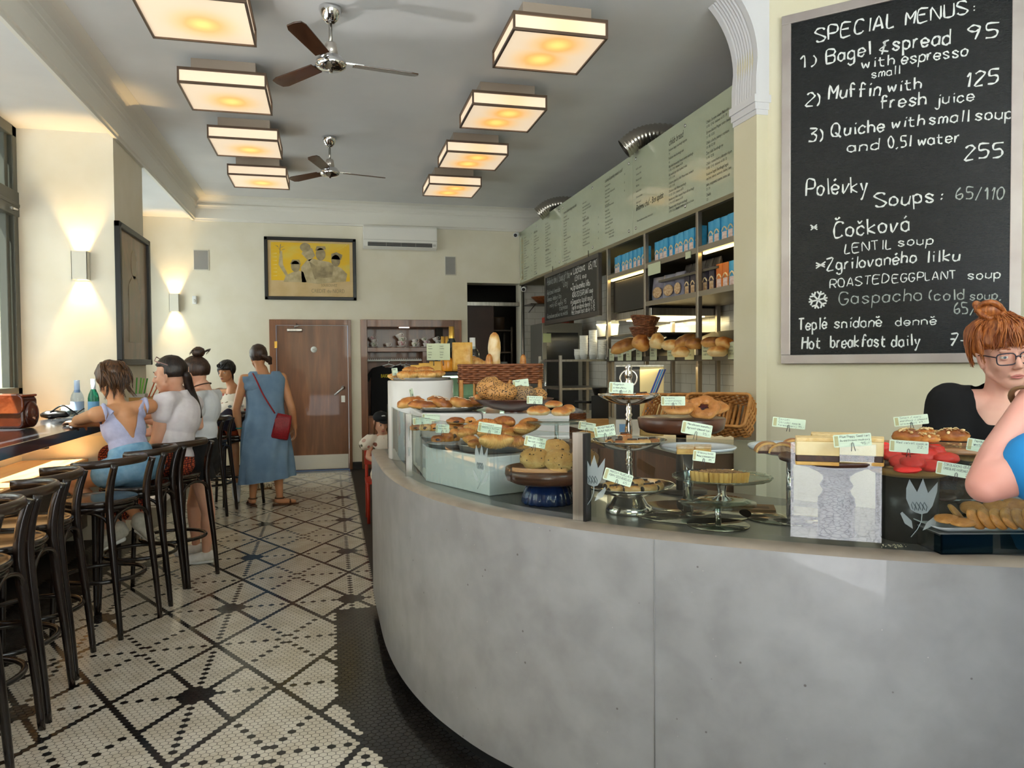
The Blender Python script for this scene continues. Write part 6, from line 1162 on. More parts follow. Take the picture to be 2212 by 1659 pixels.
# ---------------------------------------------------------------- loose things on the deck
o = MB().bx(-.07, .07, -.05, .05, 0, .006).build('paper_folder', M('kraft_paper', 'a37c54', .7), None, (1.42, 2.32, CTOP), -.5); MB().bx(-.01, .05, -.03, .01, .0062, .0068).build('stamp', M('kraft_dark', '7c5c3c', .7), o); tag(o, 'brown kraft paper folder lying behind the glass cake stand', 'folder')
b = MB(); b.tube([(-.07, .02, .01), (0, .008, .012), (.05, .012, .01), (.07, .02, .008), (.05, .03, .008)], .003, 6); b.tube([(-.07, -.02, .01), (0, -.008, .012), (.05, -.012, .01), (.07, -.02, .008), (.05, -.03, .008)], .003, 6); b.tube([(-.07, -.02, .01), (-.085, 0, .012), (-.07, .02, .01)], .003, 6)
o = b.build('serving_tongs', CHROME, None, (1.28, 2.42, CTOP), -.3, merge=0); tag(o, 'chrome serving tongs lying behind the glass cake stand', 'tongs')
b = MB()
for j in range(40): b.ell((R.gauss(0, .02), R.gauss(0, .012), .001), R.uniform(.0008, .002), 5, 4)
o = b.build('crumbs', M('crumb', 'e8dcc0', .7), None, (1.50, 1.74, CTOP + .0005), merge=0); tag(o, 'pale crumbs scattered on the counter by the black pedestal', 'crumbs', kind='stuff')
# ================================================================ service counter in the kitchen and what stands on it
t = thing('service_counter', 'white-topped kitchen service counter with brown wooden fronts', 'counter', (0, 0, 0))
MB().bx(2.14, 3.42, 4.32, 8.2, .86, .90).build('worktop', M('worktop_white', 'ddd8c8', .35), t, bev=.004); MB().bx(2.18, 3.42, 4.34, 8.18, 0, .86).build('cabinet_body', M('counter_brown', '6a4a30', .5, col2='5a3d26', scale=4, stretch=(1, 1, .2)), t)
for i in range(5): MB().bx(2.165, 2.18, 4.4 + i * .76, 5.1 + i * .76, .12, .82).build('door_panel', DWOOD, t, bev=.004)
ZC = .901
c = at(1382, 860, d=5.6); t = thing('bread_slicer', 'pale yellow bread slicer with diagonal blue stripes behind the silver stand', 'slicer', (c.x, c.y, ZC), lookyaw(c)); k = 5.6 / FPX; w = 51 * k; h = at(1382, 792, d=5.6).z - ZC; YEL = M('slicer_yellow', 'e8d49a', .35)
MB().bx(-.0 * w, w, 0, .3, .0, h).build('housing', YEL, t, bev=.006); MB().bx(-w, 0, .02, .3, .12, h).build('cutting_side', M('slicer_dark', '2a2a2c', .3), t, bev=.004); MB().bx(-w, 0, -.06, .3, 0, .12).build('base', M('slicer_white', 'e6e4da', .35), t, bev=.004); MB().bx(-w, w, -.002, .3, h, h + .012).build('top_plate', STEEL, t)
for j, col in enumerate(('28449a', '3f86c4', '1d2f6e')): q = .012 + j * .018; flat('stripe', [[(.02 * w + q, h * .32), (.02 * w + q + .014, h * .32), (w - .03 + q, h * .96), (w - .03 + q - .014, h * .96)]], M('stripe_' + col, col, .4), t, -.0015)
MB().bx(-w * .85, -w * .55, -.061, -.058, .03, .09).build('sticker', M('sticker_blue', '7aa6d0', .5), t)
for x in (.25, .75): MB().lathe([(0, 0), (.006, 0), (.006, .006), (0, .006)], 10).build('screw', BLACK, t, (w * x, 0, h * .55), rot=(PI / 2, 0, 0))
# tilted wicker baskets
b = MB(); lp = rloop(.30, .22, .03); wicker(b, lp, 0, .13, 8, .0065, .006, .005); b.tube([(x, y, .135) for x, y in lp], .010, 6, closed=True); wb0 = thing('bread_basket', '', 'basket', group='tilted wicker baskets'); b.build('woven_wall', WICKL, wb0, merge=0); b = MB()
for i in range(10): b.tube([(-.14 + i * .031, -.10, 0), (-.14 + i * .031, .10, 0)], .010, 6)
b.build('woven_floor', WICKL, wb0, merge=0)
for i, (px, py, d_) in enumerate(((1452, 868, 5.25), (1496, 862, 5.0), (1540, 858, 4.8), (1578, 866, 4.6))):
    p = at(px, py, d=d_); lb = ('honey wicker basket leaning on the service counter, leftmost', 'honey wicker basket leaning on the service counter, second from the left', 'honey wicker basket leaning on the service counter, third from the left', 'honey wicker basket leaning half behind the pillar')[i]
    if i == 0: wb0.location = (p.x, p.y, 1.06); wb0['label'] = lb; wb0.rotation_euler = (math.radians(58), 0, -.9)
    else: dup(wb0, (p.x, p.y, 1.06 + .01 * i), lb, rot=(math.radians(58), 0, -.9))
LBAG = crust('loaf_crust', 'd2a05c', 'a86c30', '6e4018', 12)
for i, (px, py, w_, h_, rz, tl, m_, d_, lb) in enumerate(((1350, 742, 66, 30, .5, -22, LBAG, 6.6, 'long brown loaf leaning at the left end of the bread shelf'), (1385, 736, 40, 40, .2, 30, CRO2, 6.3, 'square brown loaf standing on its end on the bread shelf'), (1419, 733, 32, 38, .1, 10, PALE, 6.1, 'pale box loaf on the bread shelf beside the steel post'), (1450, 741, 44, 26, .3, 0, PALE, 5.8, 'floury round loaf on the bread shelf'), (1478, 732, 54, 26, .3, -28, LBAG, 5.75, 'dark leaning loaf in the middle of the bread shelf'), (1500, 738, 40, 28, 0, 0, LBAG, 5.6, 'dark round loaf by the third post of the bread shelf'), (1540, 735, 50, 26, .2, 0, LBAG, 5.35, 'seeded round loaf near the pillar on the bread shelf'), (1568, 738, 46, 30, 0, 20, CRO, 5.2, 'golden loaf tilted near the pillar on the bread shelf'), (1470, 756, 40, 26, 0, 0, PALE, 5.6, 'floury loaf low behind the bread cards'), (1550, 755, 44, 26, 0, 0, PALE, 5.15, 'striped floury loaf low behind the last bread cards'))):
    p = at(px, py + 5, d=d_); k = d_ / FPX; food('bread_loaf', blob_((w_ * k / 2, .07, h_ * k / 2), i + 120, .10, 2, -.8), m_, lb, 'bread', p, rot=(0, math.radians(tl), lookyaw(p) + rz * .3), group='loaves on the bread shelf')
bl = []
for i, (px, py) in enumerate(((1391, 718), (1393, 695))):
    p = at(px, py, d=6.45); b = MB(); lp2 = [(.12 * math.cos(a), .12 * math.sin(a)) for a in [2 * PI * q / 32 for q in range(32)]]; wicker(b, lp2, -.04, .045, 7, .0075, .006, .005, taper=lambda s: .7 + .32 * s); b.lathe([(0, -.04), (.085, -.04), (.085, -.035), (0, -.035)], 24); o = b.build('wicker_bowl', WICK, None, p, merge=0, rot=(0, .1 * i, 0)); tag(o, ('lower of the two stacked wicker bowls above the bread shelf', 'upper of the two stacked wicker bowls above the bread shelf')[i], 'bowl', 'stacked wicker bowls')
MB().bx(SX + .02, SXB, 6.2, 7.7, 1.70, 1.715).build('wire_shelf', SHELFM, sh)
# cups and small things on a steel side shelf
sx_ = at(1260, 782, x=3.05); t = stand('side_rack', 'small steel side rack with paper cups by the tiled wall', 'rack', 2.18, 2.72, 7.0, 7.75, (.30, .579), STEEL); t.location.z = .901
CUPW = M('paper_cup', 'ecebe4', .5)
for i, (px, n_, z0, d_) in enumerate(((1261, 12, 1.48, 7.62), (1281, 15, 1.48, 7.55), (1249, 4, 1.48, 7.72), (1301, 9, 1.48, 7.5))):
    p = at(px, 770, d=d_); b = MB()
    for j in range(n_): b.lathe([(0, j * .017), (.032, j * .017), (.041, j * .017 + .05), (.044, j * .017 + .054), (.041, j * .017 + .056), (0, j * .017 + .052)], 18)
    o = b.build('paper_cup', CUPW, None, (p.x, p.y, z0), merge=0); o.name = 'paper_cup_tower'; tag(o, ('column of nested white paper cups on the side rack, middle left', 'tallest column of nested white paper cups on the side rack', 'shortest column of nested paper cups on the side rack', 'column of nested paper cups nearest the shelving post')[i], 'cups', 'paper cup columns')
for i, (px, py, d_, lb) in enumerate(((1299, 712, 7.2, 'white cup column on the high shelf behind the post'), (1326, 705, 7.1, 'clear cup column on the high shelf under the hood'))):
    p = at(px, py, x=2.78 + .1 * i); p.z = 1.716; o = MB().lathe([(0, 0), (.04, 0), (.05, .12), (.055, .125), (.05, .17), (0, .17)], 18).build('plastic_cup_tower', (CUPW, M('clear_plastic', 'dfe0d4', .2, alpha=.55))[i], None, p); tag(o, lb, 'cups')
for px0, py, d_, sz, mt, nm, lb, ct in ((1290, 898, 6.3, (.19, .12, .075), wood('board_maple', 'a8793c', 'c8985a', 'x', 8), 'cutting_block', 'striped maple cutting block on the service counter', 'cutting board'), (1296, 860, 6.6, (.15, .15, .26), M('machine_black', '17171a', .3), 'coffee_grinder', 'black coffee grinder on the service counter', 'grinder'), (1255, 745, 8.0, (.09, .05, .03), wood('board_maple', 'a8793c', 'c8985a', 'x', 8), 'wooden_block', 'tiny wooden block beside the paper cups', 'block')):
    p = at(px0, py, d=d_); zz = ZC if nm != 'wooden_block' else 1.481; t = thing(nm, lb, ct, (p.x, p.y, zz), lookyaw(p)); MB().cb((0, 0, sz[2] / 2), sz).build('body', mt, t, bev=.008)
    if nm == 'coffee_grinder': MB().lathe([(.05, sz[2]), (.07, sz[2] + .06), (.072, sz[2] + .07), (0, sz[2] + .07)], 20).build('hopper', BLACK, t); MB().tube([(-.07, 0, .2), (-.12, -.02, .2), (-.22, -.03, .205)], .012, 8).build('handle', BLACK, t)
p = at(1240, 868, d=7.3); b = MB(); lp3 = rloop(.22, .15, .03); wicker(b, lp3, 0, .06, 5, .006, .005, .004); t = thing('napkin_basket', 'small wicker basket with a bundled cloth behind the pretzel buns', 'basket', (p.x, p.y, ZC), lookyaw(p)); b.build('woven_wall', WICK, t, merge=0); MB().ell((0, 0, .06), (.09, .06, .045), 18, 12, fn=lambda q, d: q * (1 + .3 * noise.noise(d * 4))).build('bundled_cloth', M('cloth_bundle', 'b9bcc6', .8, col2='8d93a4', scale=30), t)
t = thing('papers_sheet', 'pale printed sheet taped to the tiled wall', 'paper', at(1222, 752, x=3.445), -PI / 2); MB().bx(-.14, .14, -.003, 0, -.2, .2).build('sheet', M('sheet_paper', 'e6e2d2', .7), t); b = MB()
for i in range(14): b.bx(-.11, .11 - (i % 4) * .03, -.0036, -.003, .16 - i * .024, .163 - i * .024)
q = b.build('faint_lines', M('faint_ink', 'b9b5a6', .7), t, merge=0); q['kind'] = 'stuff'
# tall dark fridge and shelves at the far kitchen end
t = thing('tall_fridge', 'tall dark glass-door fridge with a steel frame at the far end of the kitchen', 'fridge', (3.02, 9.9, 0)); MB().bx(-.28, .28, -.3, .3, 0, 1.98).build('body', M('fridge_grey', '8a8880', .4, .4), t, bev=.006); MB().bx(-.22, .22, -.306, -.3, .12, 1.85).build('glass_door', M('fridge_glass_dark', '14161a', .1, coat=.5), t); MB().tube([(-.25, -.34, .7), (-.25, -.34, 1.5)], .012, 8).build('handle', CHROME, t); MB().bx(-.27, -.16, -.309, -.303, 1.72, 1.84).build('note', M('note_green', 'cfd8a0', .6), t)
t = thing('wall_shelf', 'thin dark shelf over the tall fridge', 'shelf', (3.0, 10.3, 2.28)); MB().bx(-.28, .42, -.2, .2, -.012, .0).build('board', DARKMETAL, t)
for x in (-.2, .3): MB().tube([(x, .2, -.1), (x, -.15, -.012)], .007, 6).build('bracket', DARKMETAL, t)
o = MB().lathe([(0, 0), (.10, .0), (.2, .09), (.21, .1), (.19, .095), (.09, .012), (0, .01)], 28).build('serving_bowl', WICK, None, (2.98, 10.25, 2.281)); tag(o, 'wide brown bowl on the thin shelf over the tall fridge', 'bowl')
o = MB().bx(-.16, .16, -.12, .12, 0, .09).build('storage_box', M('box_red', 'b04a3c', .5), None, (3.0, 9.85, 1.983), bev=.01); tag(o, 'red storage box on top of the tall fridge', 'box')
o = MB().bx(-.05, .05, -.05, .05, 0, .22).build('storage_box', M('box_brown', '7a4a2c', .5), None, (3.22, 9.9, 1.983), bev=.01); tag(o, 'upright brown box on top of the tall fridge', 'box')
struct(MB().tube([(2.71, 10.5, 0), (2.71, 10.5, 2.6)], .022, 10).build('trim_doorpost', STEEL))
# ================================================================ cupboard: cups on the shelf, shirts on the rail
CUPP = M('cup_porcelain', 'efece6', .15, col2='e2d8d6', scale=30, coat=.4); CUPR = M('cup_rose', 'e9dfdd', .15, col2='c98a96', scale=40, lo=.5, hi=.62, coat=.4); CUPG = M('cup_green', 'ebe9e0', .15, col2='9aa88a', scale=40, lo=.5, hi=.62, coat=.4)
def cup(label, p, m_, tilt=0, s=1.0):
    t = thing('tea_cup', label, 'cup', p, group='tea cups on the cupboard shelf'); t.rotation_euler = (0, tilt, 0); t.scale = (s,) * 3; MB().lathe([(0, 0), (.022, 0), (.024, .004), (.036, .02), (.043, .045), (.045, .056), (.042, .056), (.034, .02), (0, .008)], 22).build('bowl', m_, t); MB().tube([(.038 + .02 * math.sin(a), 0, .032 + .018 * math.cos(a)) for a in [PI * i / 12 for i in range(13)]], .0035, 6).build('handle', m_, t); return t
POS = ['far left', 'second from the left', 'tall middle', 'fourth from the left', 'fifth from the left', 'right']
for si, (px, cnt, s, sau) in enumerate(((806, 3, 1.0, 1), (838, 1, .9, 1), (866, 3, 1.15, 2), (895, 2, 1.0, 1), (919, 3, .85, 1), (945, 3, 1.0, 0))):
    x = at(px, 745, y=YB + .16).x; z = 1.681
    for j in range(sau): o = MB().lathe([(0, 0), (.04, 0), (.07, .012), (.072, .015), (.04, .006), (0, .005)], 24).build('saucer', CUPP, None, (x, YB + .16, z)); tag(o, 'white saucer under the %s cup pile%s' % (POS[si], ', upper of two' if j else ''), 'saucer', 'saucers on the cupboard shelf'); z += .012
    for j in range(cnt): cup('%s tea cup of the %s pile on the cupboard shelf' % ((('only',) if cnt == 1 else ('lower', 'upper') if cnt == 2 else ('bottom', 'middle', 'top'))[j], POS[si]), (x + (.012 if j == 1 else -.012 if j == 2 else 0), YB + .16, z + .006), (CUPG, CUPP, CUPR)[(si + j) % 3], -.12 * j if j < 2 else .4 * -1, s); z += .045 * s
def shirt(label, x, y, mat, w=.52, rz=0):
    t = thing('hanging_shirt', label, 'shirt', (x, y, 1.43), rz, 'shirts on the rail'); o = [(-.08, 0), (-.2, -.035), (-.30, -.20), (-.245, -.235), (-.215, -.15), (-.225, -.72), (.225, -.72), (.215, -.15), (.245, -.235), (.30, -.20), (.2, -.035), (.08, 0), (.04, -.03), (-.04, -.03)]
    k = w / .52; b = MB(); b.T = Matrix.Rotation(PI / 2, 4, 'X'); b.prism([(px * k, pz) for px, pz in o], -.03, .03); b.build('shirt', mat, t, bev=.02); MB().tube([(-.19 * k, 0, -.045), (0, 0, .02), (.19 * k, 0, -.045)], .006, 6).build('hanger', WHITE, t); MB().tube([(0, 0, .02), (0, 0, .05), (.018, 0, .075), (0, 0, .09)], .003, 6).build('hook', CHROME, t); return t
t = shirt('black tee with yellow shop lettering hanging in front on the cupboard rail', .80, YB + .10, M('cloth_black_tee', '0b0b0d', .9), .60); printed('tee_lettering', [('BAKESHOP', -.115, -.17, .07)], YELLOW, t, (0, 0, 0), (0, -.032, 0), .6)
shirt('white tee hanging behind the black tee on the cupboard rail', .97, YB + .19, M('cloth_pale', 'cfcac0', .9), .5); shirt('dark purple tee at the right end of the cupboard rail', 1.06, YB + .27, M('cloth_violet', '2c2440', .9), .5)
# ================================================================ things on the window bar
LEA = M('glazed_leather', '5a2412', .22, col2='3a160a', scale=6, coat=.6); LEA2 = M('flap_leather', '8a4422', .2, col2='6a2e16', scale=7, bump=.5, bscale=9, bdist=.02, coat=.7)
p = at(8, 925, z=1.052); t = thing('satchel', 'glossy brown leather satchel on the window bar, cut by the photo edge', 'bag', (p.x - .02, p.y + .05, 1.051), -.35); b = MB(); b.T = Matrix.Rotation(PI / 2, 4, 'X')
b.prism(rrect(.40, .215, .04), -.06, .07); b.T = None; o = b.build('body', LEA, t, (0, 0, .108), bev=.015); b = MB(); b.T = Matrix.Rotation(PI / 2, 4, 'X'); b.prism([(x, y) for x, y in rrect(.41, .13, .045)], .062, .078); b.build('flap', LEA2, t, (0, 0, .158), bev=.008); MB().bx(-.2, .2, -.07, .06, .205, .222).build('flap_top', LEA2, t, bev=.012); MB().cb((0, 0, 0), (.035, .012, .045)).build('clasp', BRASS, t, (-.06, -.083, .10), bev=.004)
MB().ell((.205, .0, .09), (.022, .06, .085), 14, 10).build('side_pocket', LEA, t); b = MB(); b.tube(catmull([(-.19, 0, .2), (-.1, -.03, .3), (.05, -.02, .29), (.19, 0, .2)], 6), .009, 6, flat=.5)
def water(px, py, d_, label, glass, cap, lab, h, r): p = at(px, py, d=d_); return bottle('water_bottle', label, (p.x, p.y, 1.051), r, h, glass, cap, lab)
water(168, 905, 5.95, 'clear glass water bottle with a pale blue label on the window bar', thin_glass('bottle_clear', 'dfe8f2', 1.4), M('cap_blue', 'a9c2e8', .4), M('label_blue', 'b4cdf0', .4), .29, .048); water(203, 903, 5.85, 'green water bottle half behind the head of the woman in denim shorts', M('bottle_green', '2e9a74', .08, trans=.5), M('cap_pale', 'c8d4e0', .3), M('label_sky', '7cb8e8', .4), .30, .04)
p = at(118, 905, d=5.75); cm = thing('camera_case', 'black folded sunglasses and strap pile on the window bar', 'sunglasses', (p.x, p.y, 1.051)); b = MB(); b.ell((0, 0, .03), (.10, .05, .032), 20, 12, fn=lambda q, d: q * (1 + .25 * noise.noise(d * 3))); b.build('pouch', BLACK, cm); b = MB(); b.tube(catmull([(-.02, -.03, .05), (.06, -.02, .10), (.12, .0, .06), (.17, .02, .01)], 6), .012, 8, flat=.5); b.build('strap', BLACK, cm); MB().tube([(.13, .01, .02), (.20, .03, .075)], .004, 6).build('temple_arm', BLACK, cm)
cm.name = 'sunglasses_pouch'
p = at(140, 903, d=5.95); o = MB().lathe([(0, 0), (.035, 0), (.06, .03), (.066, .06), (.062, .06), (.05, .02), (0, .008)], 24).build('sugar_bowl', GDISH, None, (p.x, p.y + .1, 1.051)); tag(o, 'glass bowl of crumpled sugar packets beside the clear water bottle', 'bowl')
p2 = at(130, 882, d=5.75); o = MB().ell((0, 0, 0), (.06, .05, .035), 16, 10, fn=lambda q, d: q * (1 + .4 * noise.noise(d * 4))).build('sugar_packets', M('packet_white', 'e4e6ea', .6), o, (0, 0, .05))
p = at(150, 915, d=5.45); o = MB().ell((0, 0, .012), (.12, .06, .016), 18, 10, fn=lambda q, d: q * (1 + .3 * noise.noise(d * 3))).build('plastic_wrapper', thin_glass('wrapper', 'e6eaf0', 2.0, .1), None, (p.x, p.y, 1.051)); tag(o, 'crumpled clear wrapper on the bar before the elbow', 'wrapper')
p = at(322, 880, d=6.75); t = thing('cutlery_box', 'open wooden box of straws and napkins on the bar by the pilaster', 'box', (p.x, p.y, 1.051), .0); b = MB(); b.bx(-.16, .16, -.11, -.1, 0, .12).bx(-.16, .16, .1, .11, 0, .12).bx(-.16, -.15, -.1, .1, 0, .12).bx(.15, .16, -.1, .1, 0, .12).bx(-.16, .16, -.1, .1, 0, .01); b.build('box', wood('box_pine', 'b88642', 'd6a862', 'x', 6), t, merge=0)
for i, (x, y, lx, c_) in enumerate(((-.11, -.02, .02, '4fae3c'), (-.095, .02, .03, '6cc24a'), (-.08, -.03, .05, '8ccf4a'), (-.07, .03, .055, '3f9a34'), (-.04, .0, .10, 'd8663c'), (-.02, -.03, .13, 'e07a4a'), (0, .03, .15, 'd05030'), (.03, -.02, .14, '1c1c1e'), (.05, .02, .17, '242426'))): MB().tube([(x, y, .02), (x + lx, y, .30 - lx * .25)], .006, 6).build('straw', M('straw_' + c_, c_, .35), t)
MB().bx(-.14, -.02, -.06, .06, .02, .15).build('napkins', M('napkin', 'd8d6d2', .8), t)
# ================================================================ people: one continuous skin grown over joints
def caps(b, p0, p1, r0, r1, n=14):
    p0, p1 = V(*p0), V(*p1); d = p1 - p0; L = max(d.length, 1e-5); d = d / L; u = d.orthogonal().normalized(); w = d.cross(u); rings = []
    for i in range(5): a = -PI / 2 + PI / 2 * i / 4; rings.append((p0 + d * r0 * math.sin(a), max(r0 * math.cos(a), r0 * .03)))
    for i in range(5): a = PI / 2 * i / 4; rings.append((p1 + d * r1 * math.sin(a), max(r1 * math.cos(a), r1 * .03)))
    b.loft([[c + (u * math.cos(q) + w * math.sin(q)) * r for q in [2 * PI * k / n for k in range(n)]] for c, r in rings])
def skin_of(name, parts, mat, voxel=.007, it=6, grow=0.0, cuts=(), parent=None, fac=.5, hole=None):
    "parts: ('c', p0, p1, r0, r1) tapered limbs, ('e', centre, radii, rotation) masses -> one remeshed surface, optionally cut by planes"
    b = MB()
    for q in parts:
        if q[0] == 'c': caps(b, q[1], q[2], q[3] + grow, q[4] + grow)
        else: b.ell(q[1], tuple(x + grow for x in q[2]), 20, 14, rot=q[3] if len(q) > 3 else None)
    o = b.build('tmp', [], None, merge=0)
    m_ = o.modifiers.new('r', 'REMESH'); m_.mode = 'VOXEL'; m_.voxel_size = voxel; m_.use_smooth_shade = True
    s_ = o.modifiers.new('s', 'SMOOTH'); s_.factor = fac; s_.iterations = it
    bpy.context.view_layer.update(); me = evalmesh(o, name, mat)
    for p in me.polygons: p.use_smooth = True
    if cuts:
        bm = bmesh.new(); bm.from_mesh(me)
        if hole:
            c_, F_, rx, ry = hole; q_ = [(v, (v.co - c_) @ F_) for v in bm.verts]
            bmesh.ops.delete(bm, geom=[v for v, q in q_ if q.z > 0 and (q.x / rx) ** 2 + (q.y / ry) ** 2 < 1], context='VERTS')
        for co, no in cuts: bmesh.ops.bisect_plane(bm, geom=bm.verts[:] + bm.edges[:] + bm.faces[:], plane_co=co, plane_no=no, clear_outer=True)
        smooth_rim(bm, 4); bm.to_mesh(me); bm.free()
    o = bpy.data.objects.new(name, me); C.objects.link(o)
    if parent is not None: o.parent = parent
    return o
def frame3(f, up=(0, 0, 1), tilt=0):
    f = V(*f).normalized(); r = f.cross(V(*up)).normalized(); u = r.cross(f); m_ = Matrix((r, f, u)).transposed()
    return m_ @ Matrix.Rotation(tilt, 3, 'Y') if tilt else m_
def head_parts(c, F, s=1.0, fine=True):
    c = V(*c); T = lambda x, y, z: c + F @ V(x * s, y * s, z * s); eu = F.to_euler(); E_ = lambda x, y, z, a, b_, d: ('e', T(x, y, z), (a * s, b_ * s, d * s), eu)
    P = [E_(0, -.014, .042, .073, .090, .082), E_(0, .022, -.018, .060, .066, .088), E_(0, .046, -.082, .036, .036, .030), E_(0, -.03, -.02, .062, .06, .07),
         ('c', T(0, .088, .012), T(0, .108, -.028), .0075 * s, .0115 * s), E_(.0, .098, -.034, .017, .012, .009), E_(.034, .054, -.026, .022, .022, .024), E_(-.034, .054, -.026, .022, .022, .024),
         ('c', T(-.036, .078, .024), T(.036, .078, .024), .011 * s, .011 * s), ('c', T(-.013, .081, -.064), T(.013, .081, -.064), .009 * s, .009 * s), ('c', T(-.047, .01, -.055), T(-.013, .052, -.092), .019 * s, .019 * s), ('c', T(.047, .01, -.055), T(.013, .052, -.092), .019 * s, .019 * s)]
    for q in (-1, 1): P += [('c', T(q * .072, -.008, .012), T(q * .069, -.002, -.035), .012 * s, .008 * s), ('c', T(q * .078, -.016, .018), T(q * .074, -.012, -.02), .008 * s, .006 * s)]
    return P, T
def hand_parts(w, F, curl=.5, thumb=1, s=1.0, spread=.0):
    "w wrist, F columns: across towards the thumb, palm normal, along the fingers"
    w = V(*w); T = lambda x, y, z: w + F @ V(x * s, y * s, z * s); P = []
    for i, (x, L) in enumerate(((.028, .066), (.0095, .074), (-.0095, .069), (-.027, .054))):
        P.append(('c', T(x * .7, 0, .012), T(x, 0, .082), .0135 * s, .0105 * s)); a = curl * .55; p = V(x, 0, .082)
        for k_, fr in enumerate((.45, .31, .24)):
            a2 = a + curl * .55 * k_; q = p + V(spread * x, math.sin(a2), math.cos(a2)) * L * fr; P.append(('c', T(*p), T(*q), (.0095 - .001 * k_) * s, (.0087 - .0011 * k_) * s)); p = q
    p = V(.026, .004, .024)
    for k_, (d, L) in enumerate(((V(.75, .35, .6), .036), (V(.35, .5, .8), .03), (V(.1, .6, .8), .024))): q = p + d.normalized() * L; P.append(('c', T(*p), T(*q), (.0135 - .002 * k_) * s, (.011 - .0015 * k_) * s)); p = q
    return P
def arm_parts(sh, el, wr, s=1, fat=1.0): return [('c', sh, el, .045 * s * fat, .036 * s * fat), ('c', el, V(*el).lerp(V(*wr), .3), .036 * s * fat, .038 * s * fat), ('c', V(*el).lerp(V(*wr), .3), wr, .038 * s * fat, .024 * s * fat)]
def leg_parts(hip, kn, an, s=1, fat=1.0): return [('c', hip, kn, .082 * s * fat, .052 * s * fat), ('c', kn, V(*kn).lerp(V(*an), .3), .05 * s * fat, .053 * s * fat), ('c', V(*kn).lerp(V(*an), .3), an, .053 * s * fat, .031 * s * fat)]
def foot_parts(an, toe, s=1): an, toe = V(*an), V(*toe); d = (toe - an); return [('c', an - V(d.x, d.y, 0) * .18 - V(0, 0, .03 * s), an - V(0, 0, .03 * s), .03 * s, .034 * s), ('c', an - V(0, 0, .035 * s), toe, .033 * s, .022 * s)]
def torso_parts(pel, che, f, s=1, w=1.0):
    pel, che = V(*pel), V(*che); up = (che - pel).normalized(); r = V(*f).cross(up).normalized(); ff = up.cross(r); F = Matrix((r, ff, up)).transposed(); eu = F.to_euler(); mid = pel.lerp(che, .5)
    return [('e', pel, (.165 * s * w, .115 * s * w, .125 * s), eu), ('e', mid, (.128 * s * w, .095 * s * w, .15 * s), eu), ('e', che, (.148 * s * w, .105 * s * w, .155 * s), eu)], F
SKINS = {}
def skin_mat(key, a, b_):
    if key not in SKINS: SKINS[key] = M('skin_' + key, a, .45, col2=b_, scale=7, detail=3, sss=.15)
    return SKINS[key]
def hair_mat(key, a, b_):
    k_ = 'hair_' + key
    if k_ in MATS: return MATS[k_]
    k = NT(k_); v = k.vec((60, 60, 6)); n_ = k.noise(v, 1.5, 4, .6); k.l(k.ramp(n_.outputs['Fac'], ((.35, a), (.65, b_))), k.b.inputs['Base Color']); k.b.inputs['Roughness'].default_value = .38; k.bump(n_.outputs['Fac'], .7, .004); MATS[k_] = k.m; return k.m
def cloth(key, a, b_=None, scale=12, bump=.25, rough=.85): return M('cloth_' + key, a, rough, col2=b_ or a, scale=scale, detail=4, bump=bump, bscale=scale * 1.2, bdist=.01)
def face(par, T, s=1.0, iris='5a4632', lip='b5655c', brow='3a261a', F=None, par_skin=None):
    eu = F.to_euler()
    for q in (-1, 1):
        e = MB().ell(T(q * .031, .0745, .002), (.0120 * s,) * 3, 14, 10).build('eye', M('eye_white', 'e6e2da', .2), par)
        c = T(q * .031, .0743, .002); d = F @ V(.12, .98, -.08)
        MB().ell(T(q * .031, .0743, .002), (.0133 * s,) * 3, 24, 18, rot=eu, fn=lambda p_, d_: p_ if d_.z > .20 or d_.z < -.42 else p_ * .85).build('eyelids', par_skin or M('lash_' + brow, brow, .6), par)
        MB().ell(c + d * .0085 * s, (.0058 * s, .0050 * s, .0058 * s), 12, 8, rot=eu).build('iris', M('iris_' + iris, iris, .15), e)
        MB().ell(c + d * .0112 * s, (.0026 * s, .0026 * s, .0026 * s), 8, 6).build('pupil', BLACK, e)
        MB().tube([T(q * .016, .090, .026), T(q * .032, .090, .032), T(q * .050, .074, .026)], [.0018 * s, .0026 * s, .001 * s], 6).build('eyebrow', M('lash_' + brow, brow, .6), par)
    b = MB(); b.tube(catmull([T(-.021, .0845, -.0645), T(-.012, .0900, -.0620), T(-.004, .0922, -.0605), T(0, .0918, -.0615), T(.004, .0922, -.0605), T(.012, .0900, -.0620), T(.021, .0845, -.0645)], 3), [(.0010 + .0026 * math.sin(PI * i / 18)) * s for i in range(19)], 8)
    b.tube(catmull([T(-.019, .0850, -.0660), T(-.009, .0905, -.0685), T(0, .0918, -.0692), T(.009, .0905, -.0685), T(.019, .0850, -.0660)], 4), [(.0010 + .0032 * math.sin(PI * i / 16)) * s for i in range(17)], 8); b.build('lips', M('lip_' + lip, lip, .4), par, merge=0)
